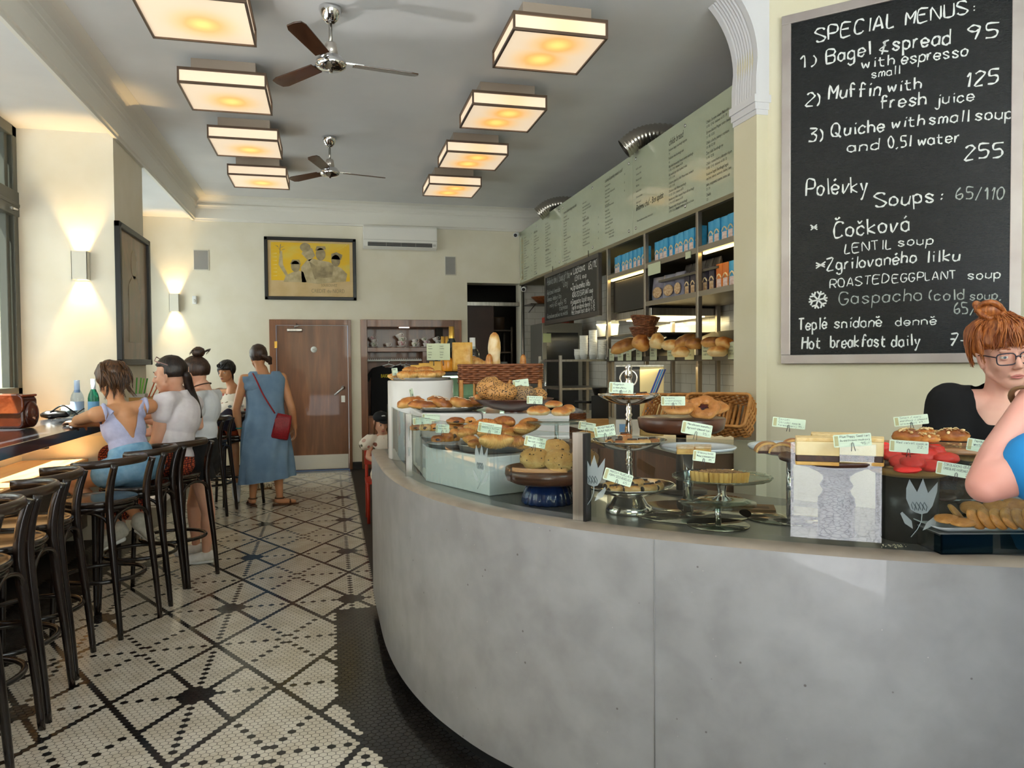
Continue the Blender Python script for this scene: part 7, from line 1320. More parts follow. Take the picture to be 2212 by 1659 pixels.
def hair_cap(T, F, s=1, vol=1.1, line=.42, low=-.35, fringe=False):
    eu = F.to_euler(); b = MB(); c0 = V(0, -.016, .040); rad = V(.078, .096, .090) * vol; rings = []
    for i in range(25):
        th = PI * i / 24; ring = []
        for k_ in range(40):
            a = 2 * PI * k_ / 40; d = V(math.sin(th) * math.cos(a), math.sin(th) * math.sin(a), math.cos(th)); f = 1 + .05 * noise.noise(d * 3 + V(s, 0, 0)) + .025 * noise.noise(V(d.x * 14, d.y * 14, d.z * 2))
            fr = max(0, min(1, (d.y - .12) / .25)); hl = line + (.0 if not fringe else -.34); cut = max(0, min(1, (hl - d.z) / .18)) * fr; lw = max(0, min(1, (low - d.z) / .2)); f *= 1 - .32 * max(cut, lw)
            ring.append(T(*(c0 + V(d.x * rad.x, d.y * rad.y, d.z * rad.z) * f)))
        rings.append(ring)
    return b.loft(rings, True, False, True)
def smooth_rim(bm, it=8):
    ed = [v for v in bm.verts if v.is_boundary]
    for _ in range(it):
        new = {}
        for v in ed:
            nb = [e.other_vert(v).co for e in v.link_edges if e.is_boundary]
            if len(nb) == 2: new[v] = v.co * .4 + (nb[0] + nb[1]) * .3
        for v, c in new.items(): v.co = c
def strands(b, T, roots, r=.004, n=6):
    rj = random.Random(3); j = lambda p, k: tuple(x + rj.uniform(-.009, .009) * k for x in p)
    roots = [[j(p, k * .8) for p in pts] for pts in roots for k in (0, 1, 1, 1, 1, 1.3, 1.3)]; r = r * .34
    for pts in roots: q = catmull([T(*p) for p in pts], 4); m_ = len(q); b.tube(q, [r * (1 - .75 * abs(i / m_ - .35)) * (1.02 - (i / m_) ** 3 * .9) for i in range(m_)], 5)
    return b
def person(label, parts, skin, voxel=.007, base=(0, 0, 0), it=5): 
    t = thing('person', label, 'person', base, group=None); o = skin_of('body', parts, skin, voxel, it); o.parent = t; o.matrix_parent_inverse = Matrix.Translation(-V(*base)); t['_b'] = 0; del t['_b']; return t
def wear(t, o): o.parent = t; o.matrix_parent_inverse = Matrix.Translation(-t.location); return o
class Par:            # gives children built in world coordinates to a person standing at t.location
    def __init__(s, t): s.t = t
def adopt(t, before):
    for o in [o for o in C.objects if o.name not in before and o is not t and o.parent is None and o.type == 'MESH']: wear(t, o)
def names(): return {o.name for o in C.objects}
# ---------------------------------------------------------------- woman in lavender top and denim shorts (seated, back to the camera)
f = V(-.62, .78, 0); bef = names()
pel, che = V(-1.185, 5.03, .83), V(-1.255, 5.09, 1.07); TP, F = torso_parts(pel, che, f, .92, .9); r = F.col[0]
ls, rs = che - r * .16 + V(0, 0, .10), che + r * .165 + V(0, 0, .11); nk = V(-1.30, 5.13, 1.21); hd = at(240, 826, d=4.72)
HF = frame3((-.55, .8, -.35), tilt=-.1); HP, HT = head_parts(hd, HF, .97); le, lw = at(168, 908, d=4.83), V(-1.47, 5.32, 1.082); re_, rw = V(-1.36, 5.50, 1.09), V(-1.60, 5.34, 1.078)
le.z = max(le.z, 1.088)
lh, rh = pel - r * .09 - V(0, 0, .01), pel + r * .09 - V(0, 0, .01); lk, rk = at(152, 1042, d=4.66), V(-1.47, 5.36, .78); la, ra = V(-1.275, 5.02, .46), V(-1.17, 5.06, .50)
ARM = arm_parts(ls, le, lw, .95) + arm_parts(rs, re_, rw, .95); LEG = leg_parts(lh, lk, la, .95) + leg_parts(rh, rk, ra, .95)
body = TP + HP + ARM + LEG + [('c', nk - V(0, 0, .05), hd + HF @ V(0, -.03, -.05), .05, .047), ('c', ls, rs, .05, .05), ('c', che + V(0, 0, .08), nk, .07, .055)] + hand_parts(lw, frame3((.2, .6, -.75)) @ Matrix.Rotation(0, 3, 'X') if False else Matrix((V(-.6, -.6, .3).normalized(), V(0, 0, -1), V(.7, .7, 0).normalized())).transposed(), .5) + hand_parts(rw, Matrix((V(.9, .3, 0).normalized(), V(0, 0, -1), V(-.3, .9, 0).normalized())).transposed(), .4)
body += foot_parts(la, la + V(-.10, -.02, -.10), .95) + foot_parts(ra, ra + V(.07, -.03, -.11), .95)
w1 = person('woman in a lavender tank top and denim shorts leaning on the bar', body, skin_mat('tan', 'd39a70', 'c98c62'), .0065, (-1.18, 5.03, 0)); bef.add(w1.name); bef |= {o.name for o in w1.children}
LAV = cloth('lavender', 'b7b9d8', 'aeb0d0', 40, .15)
top = skin_of('tank_top', TP + [('c', ls * .75 + che * .25 + V(0, 0, .02), rs * .75 + che * .25 + V(0, 0, .02), .05, .05)], LAV, .007, 4, .010, [(pel + V(0, 0, .03), -F.col[2]), (che + V(0, 0, .03) - r * .135, (-r * .9 + V(0, 0, .35)).normalized()), (che + V(0, 0, .03) + r * .135, (r * .9 + V(0, 0, .35)).normalized())])
bm = bmesh.new(); bm.from_mesh(top.data); ff = F.col[1]
kill = []
for v in bm.verts:
    q = v.co - che; x, y, z = q.dot(r), q.dot(ff), q.dot(F.col[2])
    if y < 0.02 and z > -.10 + abs(x) * 2.3 - .0: kill.append(v)
    elif y > 0.02 and z > .03 + abs(x) * .9: kill.append(v)
bmesh.ops.delete(bm, geom=kill, context='VERTS'); smooth_rim(bm); bm.to_mesh(top.data); bm.free()
for s_, P0 in ((-1, ls), (1, rs)):
    a = P0.lerp(che, .22) + V(0, 0, .055); b = MB(); p0 = che - ff * .09 + r * s_ * .085 + F.col[2] * .07
    b.tube(catmull([p0, a - ff * .015, a + V(0, 0, .012), a + ff * .05], 5), .010, 8, flat=2.0)
    b.tube(catmull([a + V(0, 0, .012), a - ff * .025 + V(0, 0, .01), a - ff * .055 - V(0, 0, .05), a - ff * .05 - V(0, 0, .085)], 4), [.005, .008, .010, .012, .014, .014, .013, .012, .011, .008, .006, .004, .003][:13], 8); b.tube(catmull([a, a + r * s_ * .02 + V(0, 0, .01), a + r * s_ * .045 - V(0, 0, .03)], 4), .007, 7); b.build('shoulder_tie', LAV, None, merge=0)
DEN = cloth('denim', '86b0cc', '6c9abc', 22, .35); sh_ = skin_of('denim_shorts', [TP[0], ('c', lh, lh.lerp(lk, .24), .084, .082), ('c', rh, rh.lerp(rk, .3), .084, .084), ('e', pel - ff * .03 - V(0, 0, .02), (.14, .11, .09), F.to_euler()), ('e', pel + F.col[2] * .09, (.12, .092, .08), F.to_euler())], DEN, .007, 4, .011, [(pel + F.col[2] * .125, F.col[2])])
HM = hair_mat('brown', '2e1d12', '6a4526'); hc = hair_cap(HT, HF, 1.01, 1.16, .3, -.75).build('hair', HM)
b = MB(); strands(b, HT, [[(x, -.06, .08 + .04 * math.cos(x * 30)), (x * 1.2, -.115, .03), (x * 1.1, -.115, -.04), (x * .6, -.09, -.095 - .02 * math.sin(x * 90))] for x in [-.06 + .01 * i for i in range(13)]], .012)
strands(b, HT, [[(x, -.05, .12), (x * 1.4, -.10, .09), (x * 1.9, -.09, .0), (x * 2.0, -.05, -.07)] for x in (-.05, -.04, .04, .05)], .010); strands(b, HT, [[(x, -.06, -.02), (x * 1.3, -.07, -.08), (x * 1.8, -.06, -.13)] for x in (-.05, -.02, .02, .05, .06)], .006)
b.build('hair_locks', HM, None, merge=0)
for A, tdir in ((la, V(-.10, -.02, -.10)), (ra, V(.07, -.03, -.11))):
    sn = skin_of('sneaker', foot_parts(A, A + tdir, .95) + [('c', A - V(0, 0, .03), A - V(0, 0, .005), .036, .036)], cloth('grey_canvas', 'b9b4a6', 'a9a496', 40, .2), .006, 3, .009); d = tdir.normalized()
    b = MB(); up_ = d.cross(V(-d.y, d.x, 0).normalized()).normalized()
    q = A + tdir * .5; caps(b, A - V(d.x, d.y, 0) * .03 - V(0, 0, .075), A + tdir * 1.12 - V(0, 0, .02), .016, .014, 10); b.build('sole', M('sole_white', 'd9d8d2', .6), sn)
adopt(w1, bef)
# ---------------------------------------------------------------- woman with the long ponytail (seated, profile to the left)
f = V(-.93, .36, 0); bef = names(); hd = at(366, 812, d=5.02); pel = V(-1.06, 5.44, .83); che = at(388, 902, d=5.08); TP, F = torso_parts(pel, che, f, 1.0, 1.04); r = F.col[0]; ff = F.col[1]
ls, rs = che - r * .165 + V(0, 0, .105), che + r * .165 + V(0, 0, .105); nk = che + V(-.01, .01, .17); HF = frame3((-.97, .2, -.06)); HP, HT = head_parts(hd, HF, 1.0)
le, lw = at(340, 950, d=4.93), at(318, 1005, d=5.05); re_, rw = V(-1.40, 5.66, 1.09), V(-1.62, 5.52, 1.08)
lh, rh = pel - r * .09, pel + r * .09; lk, rk = at(240, 985, d=5.12), V(-1.47, 5.78, .84); la, ra = V(-1.36, 5.32, .46), V(-1.30, 5.6, .46)
ARM = arm_parts(ls, le, lw, 1.02, 1.15) + arm_parts(rs, re_, rw, 1.0, 1.1); LEG = leg_parts(lh, lk, la) + leg_parts(rh, rk, ra)
body = TP + HP + ARM + LEG + [('c', nk - V(0, 0, .05), hd + HF @ V(0, -.03, -.06), .05, .047), ('c', ls, rs, .055, .055), ('c', che + V(0, 0, .06), nk, .085, .06)] + hand_parts(lw, Matrix((V(-.4, -.2, .8).normalized(), V(.8, .2, .5).normalized(), V(-.5, .5, -.5).normalized())).transposed(), .6) + hand_parts(rw, Matrix((V(.5, .8, 0).normalized(), V(0, 0, -1), V(-.8, .5, 0).normalized())).transposed(), .4) + foot_parts(la, la + V(-.12, .02, -.05)) + foot_parts(ra, ra + V(-.12, .02, -.05))
w2 = person('woman with a long dark ponytail in a white tee, seated at the bar', body, skin_mat('fair', 'e2b094', 'd8a286'), .0065, (-1.06, 5.44, 0)); bef.add(w2.name); bef |= {o.name for o in w2.children}
WT_ = cloth('white_sheer', 'e6dfe2', 'dcd3d8', 16, .3); SH = [('c', ls, ls.lerp(le, .36), .055, .05), ('c', rs, rs.lerp(re_, .36), .052, .05)]
tee = skin_of('white_tee', TP + SH + [('c', ls, rs, .055, .055), ('c', che + V(0, 0, .06), nk - V(0, 0, .02), .085, .065)], WT_, .007, 4, .019, [(pel + V(0, 0, .035), -F.col[2]), (nk - V(0, 0, .0), V(-.25, .1, 1).normalized())])
SK = NT('cloth_red_pattern'); v = SK.vec((1, 1, 1)); vo = SK.n('TexVoronoi', i={'Scale': 70.0, 'Randomness': .35}); SK.l(v, vo.inputs['Vector']); SK.l(SK.ramp(vo.outputs['Distance'], ((.28, 'd8703c'), (.42, '9c2218'), (.6, '2e100c'))), SK.b.inputs['Base Color']); SK.b.inputs['Roughness'].default_value = .8
pt = skin_of('patterned_trousers', [TP[0], ('e', pel - V(0, 0, .03), (.17, .14, .10), F.to_euler())] + [('c', lh, lk, .10, .068), ('c', rh, rk, .10, .068), ('c', lk, lk.lerp(la, .85), .07, .085), ('c', rk, rk.lerp(ra, .85), .07, .085)], SK.m, .008, 5, .012, [(pel + F.col[2] * .12, F.col[2])])
HM = hair_mat('black_brown', '130d0a', '2e1e16'); hair_cap(HT, HF, 1, 1.10, .36, -.5).build('hair', HM)
b = MB(); a = HT(0, -.115, -.01); e = at(434, 903, d=5.12); q = catmull([HT(0, -.10, .01), a, at(410, 840, d=5.10), at(424, 872, d=5.13), e], 6); n_ = len(q); b.tube(q, [.018 + .012 * math.sin(PI * min(1, i / n_ * 1.15)) - .014 * max(0, i / n_ - .85) * 6 for i in range(n_)], 12); b.build('ponytail', HM); MB().ell(HT(0, -.112, -.005), (.02, .02, .026), 12, 8).build('hair_tie', M('scrunchie', '2c1c18', .8))
b = MB(); b.tube([HT(-.066, .03, .085), HT(-.07, .06, .105), HT(0, .075, .132), HT(.07, .06, .105), HT(.066, .03, .085)], .0032, 6); b.tube([HT(-.07, .06, .105), HT(-.082, -.03, .07)], .0028, 6); b.tube([HT(.07, .06, .105), HT(.082, -.03, .07)], .0028, 6); b.build('sunglasses', M('rose_frame', 'b98f86', .3, .4), None, merge=0)
fb = names(); face(None, HT, 1, '4a4a40', 'c0706a', '1e1410', HF, skin_mat('fair', '', '')); adopt(w2, bef)
# ---------------------------------------------------------------- woman with a top bun (standing)
f = V(-.95, .3, 0); bef = names(); hd = at(419, 808, d=5.50); pel = V(-.93, 5.86, .80); che = at(442, 882, d=5.50); TP, F = torso_parts(pel, che, f, .90); r = F.col[0]; ff = F.col[1]
ls, rs = che - r * .15 + V(0, 0, .095), che + r * .15 + V(0, 0, .095); nk = che + V(-.01, 0, .16); HF = frame3((-.98, .25, -.05)); HP, HT = head_parts(hd, HF, .96)
le, lw = at(430, 920, d=5.36), V(-1.22, 5.72, .98); re_, rw = V(-1.15, 6.08, 1.0), V(-1.38, 6.0, 1.06); lh, rh = pel - r * .08 - V(0, 0, .05), pel + r * .08 - V(0, 0, .05); lk, rk = at(450, 1105, d=5.44), at(418, 1090, d=5.75); la, ra = at(446, 1192, d=5.50), at(424, 1188, d=5.72); la.z, ra.z = .085, .085
ARM = arm_parts(ls, le, lw, .88) + arm_parts(rs, re_, rw, .88); LEG = leg_parts(lh, lk, la, .88, 1.08) + leg_parts(rh, rk, ra, .88, 1.08)
body = TP + HP + ARM + LEG + [('c', nk - V(0, 0, .05), hd + HF @ V(0, -.03, -.06), .046, .044), ('c', ls, rs, .05, .05), ('c', che + V(0, 0, .06), nk, .075, .055)] + hand_parts(lw, Matrix((V(.2, .3, .9).normalized(), V(.3, .9, -.2).normalized(), V(-.9, .3, .0).normalized())).transposed(), .5, s=.9) + hand_parts(rw, Matrix((V(.5, .8, 0).normalized(), V(0, 0, -1), V(-.8, .5, 0).normalized())).transposed(), .4, s=.9) + foot_parts(la, la + V(-.13, -.02, -.05), .88) + foot_parts(ra, ra + V(-.13, .02, -.05), .88)
w3 = person('woman with a messy top bun in white tee and black shorts standing at the bar', body, skin_mat('fair', 'e2b094', 'd8a286'), .0065, (-.93, 5.86, 0)); bef.add(w3.name); bef |= {o.name for o in w3.children}
skin_of('white_tee', TP[1:] + [('e', pel + V(0, 0, .09), (.135, .10, .09), F.to_euler()), ('c', ls, ls.lerp(le, .5), .047, .046), ('c', rs, rs.lerp(re_, .5), .047, .046), ('c', ls, rs, .05, .05)], cloth('white_cotton', 'e4e6ea', 'd6d9e0', 10, .5), .007, 4, .012, [(nk - V(0, 0, .045), V(-.35, .1, 1).normalized()), (pel + V(0, 0, .12), V(0, 0, -1))])
skin_of('black_shorts', [TP[0], ('e', pel + V(0, 0, .06), (.13, .105, .12), F.to_euler()), ('c', lh, lh.lerp(lk, .5), .095, .10), ('c', rh, rh.lerp(rk, .5), .095, .10)], cloth('black', '0d0d0f', '141416', 12, .4), .008, 5, .012, [(pel + V(0, 0, .165), V(0, 0, 1)), (pel - V(0, 0, .165), V(0, 0, -1))])
HM = hair_mat('dark_brown', '231510', '4a3020'); hair_cap(HT, HF, 1, 1.12, .34, -.55).build('hair', HM); b = MB(); b.ell(HT(0, -.045, .165), (.046, .05, .04), 16, 12, fn=lambda q, d: q * (1 + .12 * noise.noise(d * 4)))
strands(b, HT, [[(x, -.03, .14), (x * 2.2, -.08 + y, .18), (x * 2.6, -.05 + y, .15)] for x, y in ((-.02, .05), (.02, .05), (-.02, -.02), (.025, -.03), (.0, .07))], .006); b.build('hair_bun', HM, None, merge=0)
b = MB(); strands(b, HT, [[(0, -.07, -.04), (-.01, -.08, -.11), (-.01, -.07, -.16)], [(.03, -.07, -.04), (.03, -.085, -.11), (.02, -.09, -.18)]], .008); b.build('hair_locks', HM, None, merge=0)
MB().tube([nk + V(0, 0, .01) + r * .058 * math.cos(a) + ff * .058 * math.sin(a) - V(0, 0, .02) * math.sin(a) for a in [2 * PI * i / 24 for i in range(24)]], .004, 6, closed=True).build('choker', M('choker_brown', '3a241a', .7)); face(None, HT, .96, '4a4030', 'bd7068', '1e1410', HF, skin_mat('fair', '', ''))
for A, y in ((la, -.02), (ra, .02)):
    sn = skin_of('sneaker', foot_parts(A, A + V(-.14, y, -.05), .9), cloth('white_canvas', 'e8e4de', 'dad5cd', 40, .15), .006, 3, .010); b = MB(); b.tube([A + V(.045, 0, -.072), A + V(-.06, y * .5, -.074), A + V(-.15, y, -.072)], [.03, .034, .024], 10, flat=.4); b.build('sole', M('sole_white', 'd9d8d2', .6), sn)
adopt(w3, bef)
# ---------------------------------------------------------------- woman in the floral blouse (seated, facing the camera)
f = V(-.35, -.94, 0); bef = names(); hd = at(489, 804, d=8.36); pel = V(-1.09, 8.79, .83); che = at(503, 868, d=8.40); TP, F = torso_parts(pel, che, f, .96); r = F.col[0]; ff = F.col[1]
ls, rs = che - r * .165 + V(0, 0, .10), che + r * .165 + V(0, 0, .10); nk = che + V(0, .0, .165); HF = frame3((-.5, -.86, -.1)); HP, HT = head_parts(hd, HF, .98); le, lw = che + V(.17, -.08, -.13), che + V(.0, -.27, -.2); re_, rw = che + V(-.2, -.06, -.13), che + V(-.03, -.27, -.22)
lh, rh = pel - r * .09, pel + r * .09; lk, rk = V(-1.0, 8.38, .78), V(-1.28, 8.40, .78); la, ra = V(-.99, 8.40, .10), V(-1.24, 8.5, .40)
body = TP + HP + arm_parts(ls, le, lw, .92) + arm_parts(rs, re_, rw, .92) + leg_parts(lh, lk, la, .95) + leg_parts(rh, rk, ra, .95) + [('c', nk - V(0, 0, .05), hd + HF @ V(0, -.03, -.06), .047, .045), ('c', ls, rs, .05, .05), ('c', che + V(0, 0, .06), nk, .08, .055)] + hand_parts(lw, Matrix((V(.2, -.3, .9).normalized(), V(-.9, .1, .2).normalized(), V(-.5, -.8, -.1).normalized())).transposed(), .7) + hand_parts(rw, Matrix((V(-.2, -.3, .9).normalized(), V(.9, .1, .2).normalized(), V(.5, -.8, -.1).normalized())).transposed(), .7) + foot_parts(la, la + V(.02, -.13, -.06)) + foot_parts(ra, ra + V(-.02, -.13, -.05))
w4 = person('woman with short black hair in a floral blouse, seated by the back wall', body, skin_mat('tan', 'd39a70', 'c98c62'), .008, (-1.09, 8.79, 0)); bef.add(w4.name); bef |= {o.name for o in w4.children}
FL = NT('cloth_floral'); v = FL.vec(); vo = FL.n('TexVoronoi', i={'Scale': 16.0}); FL.l(v, vo.inputs['Vector']); m1 = FL.ramp(vo.outputs['Distance'], ((.30, 'ffffff'), (.36, '000000'))); sp = FL.n('SeparateColor'); FL.l(vo.outputs['Color'], sp.inputs[0]); pc_ = FL.ramp(sp.outputs[0], ((.0, '3f6a4c'), (.3, 'b0443c'), (.5, 'c99a8a'), (.7, 'efe6da'), (.85, '2c4a5a'))); FL.l(FL.mix(m1, 'ece2d2', pc_), FL.b.inputs['Base Color']); FL.b.inputs['Roughness'].default_value = .8
skin_of('floral_blouse', TP + [('c', ls, ls.lerp(le, .75), .068, .07), ('c', rs, rs.lerp(re_, .75), .068, .07), ('c', ls, rs, .05, .05), ('e', pel + V(0, 0, .08), (.17, .13, .12), F.to_euler())], FL.m, .009, 4, .014, [(nk - V(0, 0, .03), (V(0, 0, .8) + ff * .75).normalized()), (pel, V(0, 0, -1))])
skin_of('orange_skirt', [TP[0], ('c', lh, lk, .10, .085), ('c', rh, rk, .10, .085)], cloth('orange', 'c4562a', 'a8421e', 9, .4), .009, 4, .012); sn = skin_of('white_sock', [('c', la + V(0, 0, .08), la, .038, .036)] + foot_parts(la, la + V(.02, -.13, -.06)), cloth('white_cotton', 'e4e6ea'), .008, 3, .008)
HM = hair_mat('black', '0c0908', '221a18'); hair_cap(HT, HF, 1, 1.15, .30, -.62, True).build('hair', HM); face(None, HT, 1, '30241c', 'a8584e', '140e0c', HF, skin_mat('tan', '', ''))
b = MB(); strands(b, HT, [[(q * .06, .02, .10), (q * .088, .02, .03), (q * .088, .0, -.05), (q * .07, -.02, -.09)] for q in (-1, -.9, .9, 1)] + [[(q * .06, .03, .115), (q * .055, .085, .085), (q * .03, .095, .055)] for q in (-.8, -.4, 0, .4, .8)], .013); b.build('hair_locks', HM, None, merge=0); adopt(w4, bef)
jk = MB().ell((0, 0, 0), (.14, .10, .11), 24, 16, fn=lambda q, d: q * (1 + .28 * noise.noise(d * 2.2))).build('rolled_jacket', cloth('dark_violet', '241a2e', '16101c', 10, .5), None, at(497, 908, d=7.75), .3); tag(jk, 'dark violet rolled jacket held before the woman in the floral blouse', 'jacket')
# ---------------------------------------------------------------- woman in the blue dress (standing, back to the camera)
f = V(-.12, .99, 0); bef = names(); bx_, by_ = -.665, 8.09; hd = V(bx_ - .055, by_ + .03, 1.525); pel = V(bx_, by_, .86); che = V(bx_ - .01, by_, 1.21); TP, F = torso_parts(pel, che, f, 1.0, 1.12); r = F.col[0]; ff = F.col[1]
ls, rs = che - r * .185 + V(0, 0, .10), che + r * .185 + V(0, 0, .10); nk = che + V(-.01, .01, .19); HF = frame3((-.3, .95, -.15)); HP, HT = head_parts(hd, HF, .98); le, lw = che + V(-.265, .0, -.21), che + V(-.245, .07, -.42); re_, rw = che + V(.275, .0, -.2), che + V(.305, .06, -.42)
lh, rh = pel - r * .09, pel + r * .09; la, ra = V(-.795, 8.10, .085), V(-.525, 8.05, .085); lk, rk = V(-.77, 8.10, .46), V(-.55, 8.08, .46)
body = TP + HP + arm_parts(ls, le, lw, 1.0, 1.12) + arm_parts(rs, re_, rw, 1.0, 1.12) + leg_parts(lh, lk, la, 1, 1.05) + leg_parts(rh, rk, ra, 1, 1.05) + [('c', nk - V(0, 0, .06), hd + HF @ V(0, -.03, -.06), .05, .048), ('c', ls, rs, .055, .055), ('c', che + V(0, 0, .06), nk, .09, .06)] + hand_parts(lw, Matrix((V(.2, .9, .1).normalized(), V(.9, -.2, 0).normalized(), V(.15, .1, -.97).normalized())).transposed(), .45) + hand_parts(rw, Matrix((V(-.2, .9, .1).normalized(), V(-.9, -.2, 0).normalized(), V(.0, .1, -.97).normalized())).transposed(), .7) + foot_parts(la, la + V(-.05, .15, -.055)) + foot_parts(ra, ra + V(.14, .03, -.055))
w5 = person('woman in a sleeveless blue dress standing near the walnut door, seen from behind', body, skin_mat('tan', 'd39a70', 'c98c62'), .0075, (bx_, by_, 0)); bef.add(w5.name); bef |= {o.name for o in w5.children}
BL = cloth('blue_linen', '7f9cb8', '6c8aa8', 6, .35); rings = []
for i in range(40):
    z = 1.385 - i / 39 * 1.12; t_ = i / 39; w_ = .205 + .0 * t_ if t_ < .12 else .205 - .02 * math.sin((t_ - .12) * 7) * (t_ < .45) + max(0, t_ - .3) * .10; d_ = .125 + .055 * min(1, t_ * 2.2); ring = []
    for k_ in range(72):
        a = 2 * PI * k_ / 72; fo = 1 + (.05 * math.sin(a * 9 + 2 * math.sin(z * 5)) * (.4 + t_) + .05 * noise.noise(V(math.cos(a) * 2, math.sin(a) * 2, z * 1.4))) * min(1, t_ * 1.8); sh__ = .0 if t_ > .06 else -.03 * (1 - t_ / .06)
        zz = z + (.06 * math.cos(a) * max(0, t_ - .7) * 2.0) - (.03 * (1 - t_ / .1) if t_ < .1 else 0) * (abs(math.cos(a)) < .45) ; ring.append((bx_ + .01 + (w_ + sh__ * 2) * math.cos(a) * fo, by_ + .005 + (d_ + sh__) * math.sin(a) * fo, zz))
    rings.append(ring)
b = MB(); b.loft(rings, True, False, True); b.build('blue_dress', BL)
skin_of('dress_yoke', [('c', ls - r * -.035, rs - r * .035, .06, .06), ('e', che + V(0, 0, .03), (.185, .125, .10), F.to_euler())], BL, .008, 4, .012, [(nk - V(0, 0, .065), V(0, 0, 1))])
HM = hair_mat('dark_brown', '231510', '4a3020'); hair_cap(HT, HF, 1, 1.16, .34, -.8).build('hair', HM); b = MB(); b.ell(HT(.085, -.085, -.03), (.035, .04, .035), 14, 10, fn=lambda q, d: q * (1 + .25 * noise.noise(d * 4))); b.tube(catmull([HT(.0, -.1, .02), HT(.05, -.11, -.01), HT(.09, -.1, -.04), HT(.10, -.08, -.08)], 5), .02, 8); b.build('side_ponytail', HM, None, merge=0)
MB().tube([lw + V(.03 * math.cos(a), .03 * math.sin(a), .012) for a in [2 * PI * i / 20 for i in range(20)]], .008, 8, closed=True).build('bracelet', M('teal_band', '2f9a98', .4))
for A, td in ((la, V(-.05, .15, -.055)), (ra, V(.14, .03, -.055))):
    d = V(td.x, td.y, 0).normalized(); b = MB(); b.tube([A - d * .07 - V(0, 0, .075), A - V(0, 0, .075), A + d * .1 - V(0, 0, .076), A + d * .185 - V(0, 0, .076)], [.03, .034, .04, .026], 10, flat=.32); sd = b.build('sandal', M('sandal_brown', '5a3a22', .6)); q = V(-d.y, d.x, 0)
    b = MB(); b.tube([A + q * .04 * math.cos(a) + d * .045 * math.sin(a) + V(0, 0, -.005) for a in [2 * PI * i / 20 for i in range(20)]], .007, 6, closed=True); b.tube(catmull([A + q * .042 + d * .10 - V(0, 0, .07), A + d * .10 - V(0, 0, .03), A - q * .042 + d * .10 - V(0, 0, .07)], 5), .009, 6); b.build('strap', M('sandal_brown', '5a3a22', .6), sd, merge=0)
adopt(w5, bef)
bg = at(609, 922, d=7.62); t = thing('shoulder_bag', 'small red crossbody bag hanging on the woman in the blue dress', 'bag', bg, .1); RED = M('red_leather', '9c1c26', .4, col2='84141e', scale=60, bump=.3)
b = MB(); b.loft([[(x * w_, y * d_, z) for x, y in rrect(.17, .06, .02, 3)] for z, w_, d_ in ((-.125, .9, .6), (-.11, 1.0, 1), (.0, .98, 1.1), (.10, .9, .9), (.13, .8, .5))], True, True, True); b.T = None; b.build('pouch', RED, t, rot=(0, .22, 0)); b = MB(); b.prism(rrect(.14, .085, .02, 3), -.004, .004); b.build('flap', RED, t, (0, -.035, .05), rot=(PI / 2, 0, .0))
b = MB(); L = [at(546, 806, d=7.58), at(556, 826, d=7.50), at(570, 855, d=7.48), at(594, 893, d=7.53)]; b.tube([p - bg for p in catmull(L, 6)], .009, 6, flat=.5); b.build('strap', RED, t, rz=-.1)
sd = thing('strappy_sandal', 'pale strappy sandal on the floor behind the woman in the blue dress', 'shoe', (-.80, 9.15, 0), .5); MB().prism([(-.13, -.03), (-.05, -.045), (.1, -.045), (.13, 0), (.1, .045), (-.05, .045), (-.13, .03)], 0, .025).build('sole', M('sandal_sole', '8a6a48', .7), sd, bev=.006); b = MB()
for x in (-.1, -.04, .03, .09): b.tube(catmull([(x, -.045, .02), (x + .015, 0, .075 - x * .15), (x + .02, .045, .02)], 5), .007, 6); b.tube(catmull([(x, .045, .02), (x + .02, 0, .07 - x * .15), (x + .04, -.045, .02)], 5), .006, 6)
b.build('straps', M('strap_pale', 'cfc2a8', .5), sd, merge=0)
# ---------------------------------------------------------------- child in a cap on a red chair behind the counter
cx_, cy_ = .47, 7.02; t = thing('child_chair', 'small red chair under the child behind the counter', 'chair', (cx_, cy_ + .03, 0)); RC = M('red_paint', 'b8341f', .4)
MB().prism(rrect(.34, .34, .05), .36, .385).build('seat', RC, t); MB().prism([(-.17, .14), (.17, .14), (.17, .17), (-.17, .17)], .5, .74).build('backrest', RC, t, bev=.005)
for x in (-.15, .15):
    for y in (-.15, .155): MB().tube([(x, y, 0), (x, y, .74 if y > 0 else .37)], .015, 8).build('leg', RC, t)
bef = names(); f = V(.1, -1, 0); pel, che = V(cx_, cy_, .46), V(cx_, cy_ - .02, .70); hd = V(cx_ - .025, cy_ - .05, .91); TP, F = torso_parts(pel, che, f, .66); r = F.col[0]; HF = frame3((.25, -.95, -.25)); HP, HT = head_parts(hd, HF, .84); ls, rs = che - r * .11 + V(0, 0, .07), che + r * .11 + V(0, 0, .07)
body = TP + HP + arm_parts(ls, che + V(.15, -.06, -.1), che + V(.06, -.2, -.13), .62) + arm_parts(rs, che + V(-.15, -.05, -.1), che + V(-.05, -.2, -.14), .62) + leg_parts(pel - r * .06, pel + V(.07, -.26, .02), pel + V(.07, -.27, -.26), .62) + leg_parts(pel + r * .06, pel + V(-.07, -.26, .02), pel + V(-.07, -.27, -.26), .62) + [('c', che + V(0, 0, .08), hd + V(0, .02, -.05), .042, .04), ('c', ls, rs, .035, .035)] + hand_parts(che + V(.06, -.2, -.13), Matrix((V(0, 0, 1), V(-1, 0, 0), V(-.3, -.95, 0).normalized())).transposed(), .6, s=.65) + hand_parts(che + V(-.05, -.2, -.14), Matrix((V(0, 0, 1), V(1, 0, 0), V(.3, -.95, 0).normalized())).transposed(), .6, s=.65) + foot_parts(pel + V(.07, -.27, -.26), pel + V(.07, -.37, -.30), .65) + foot_parts(pel + V(-.07, -.27, -.26), pel + V(-.07, -.37, -.30), .65)
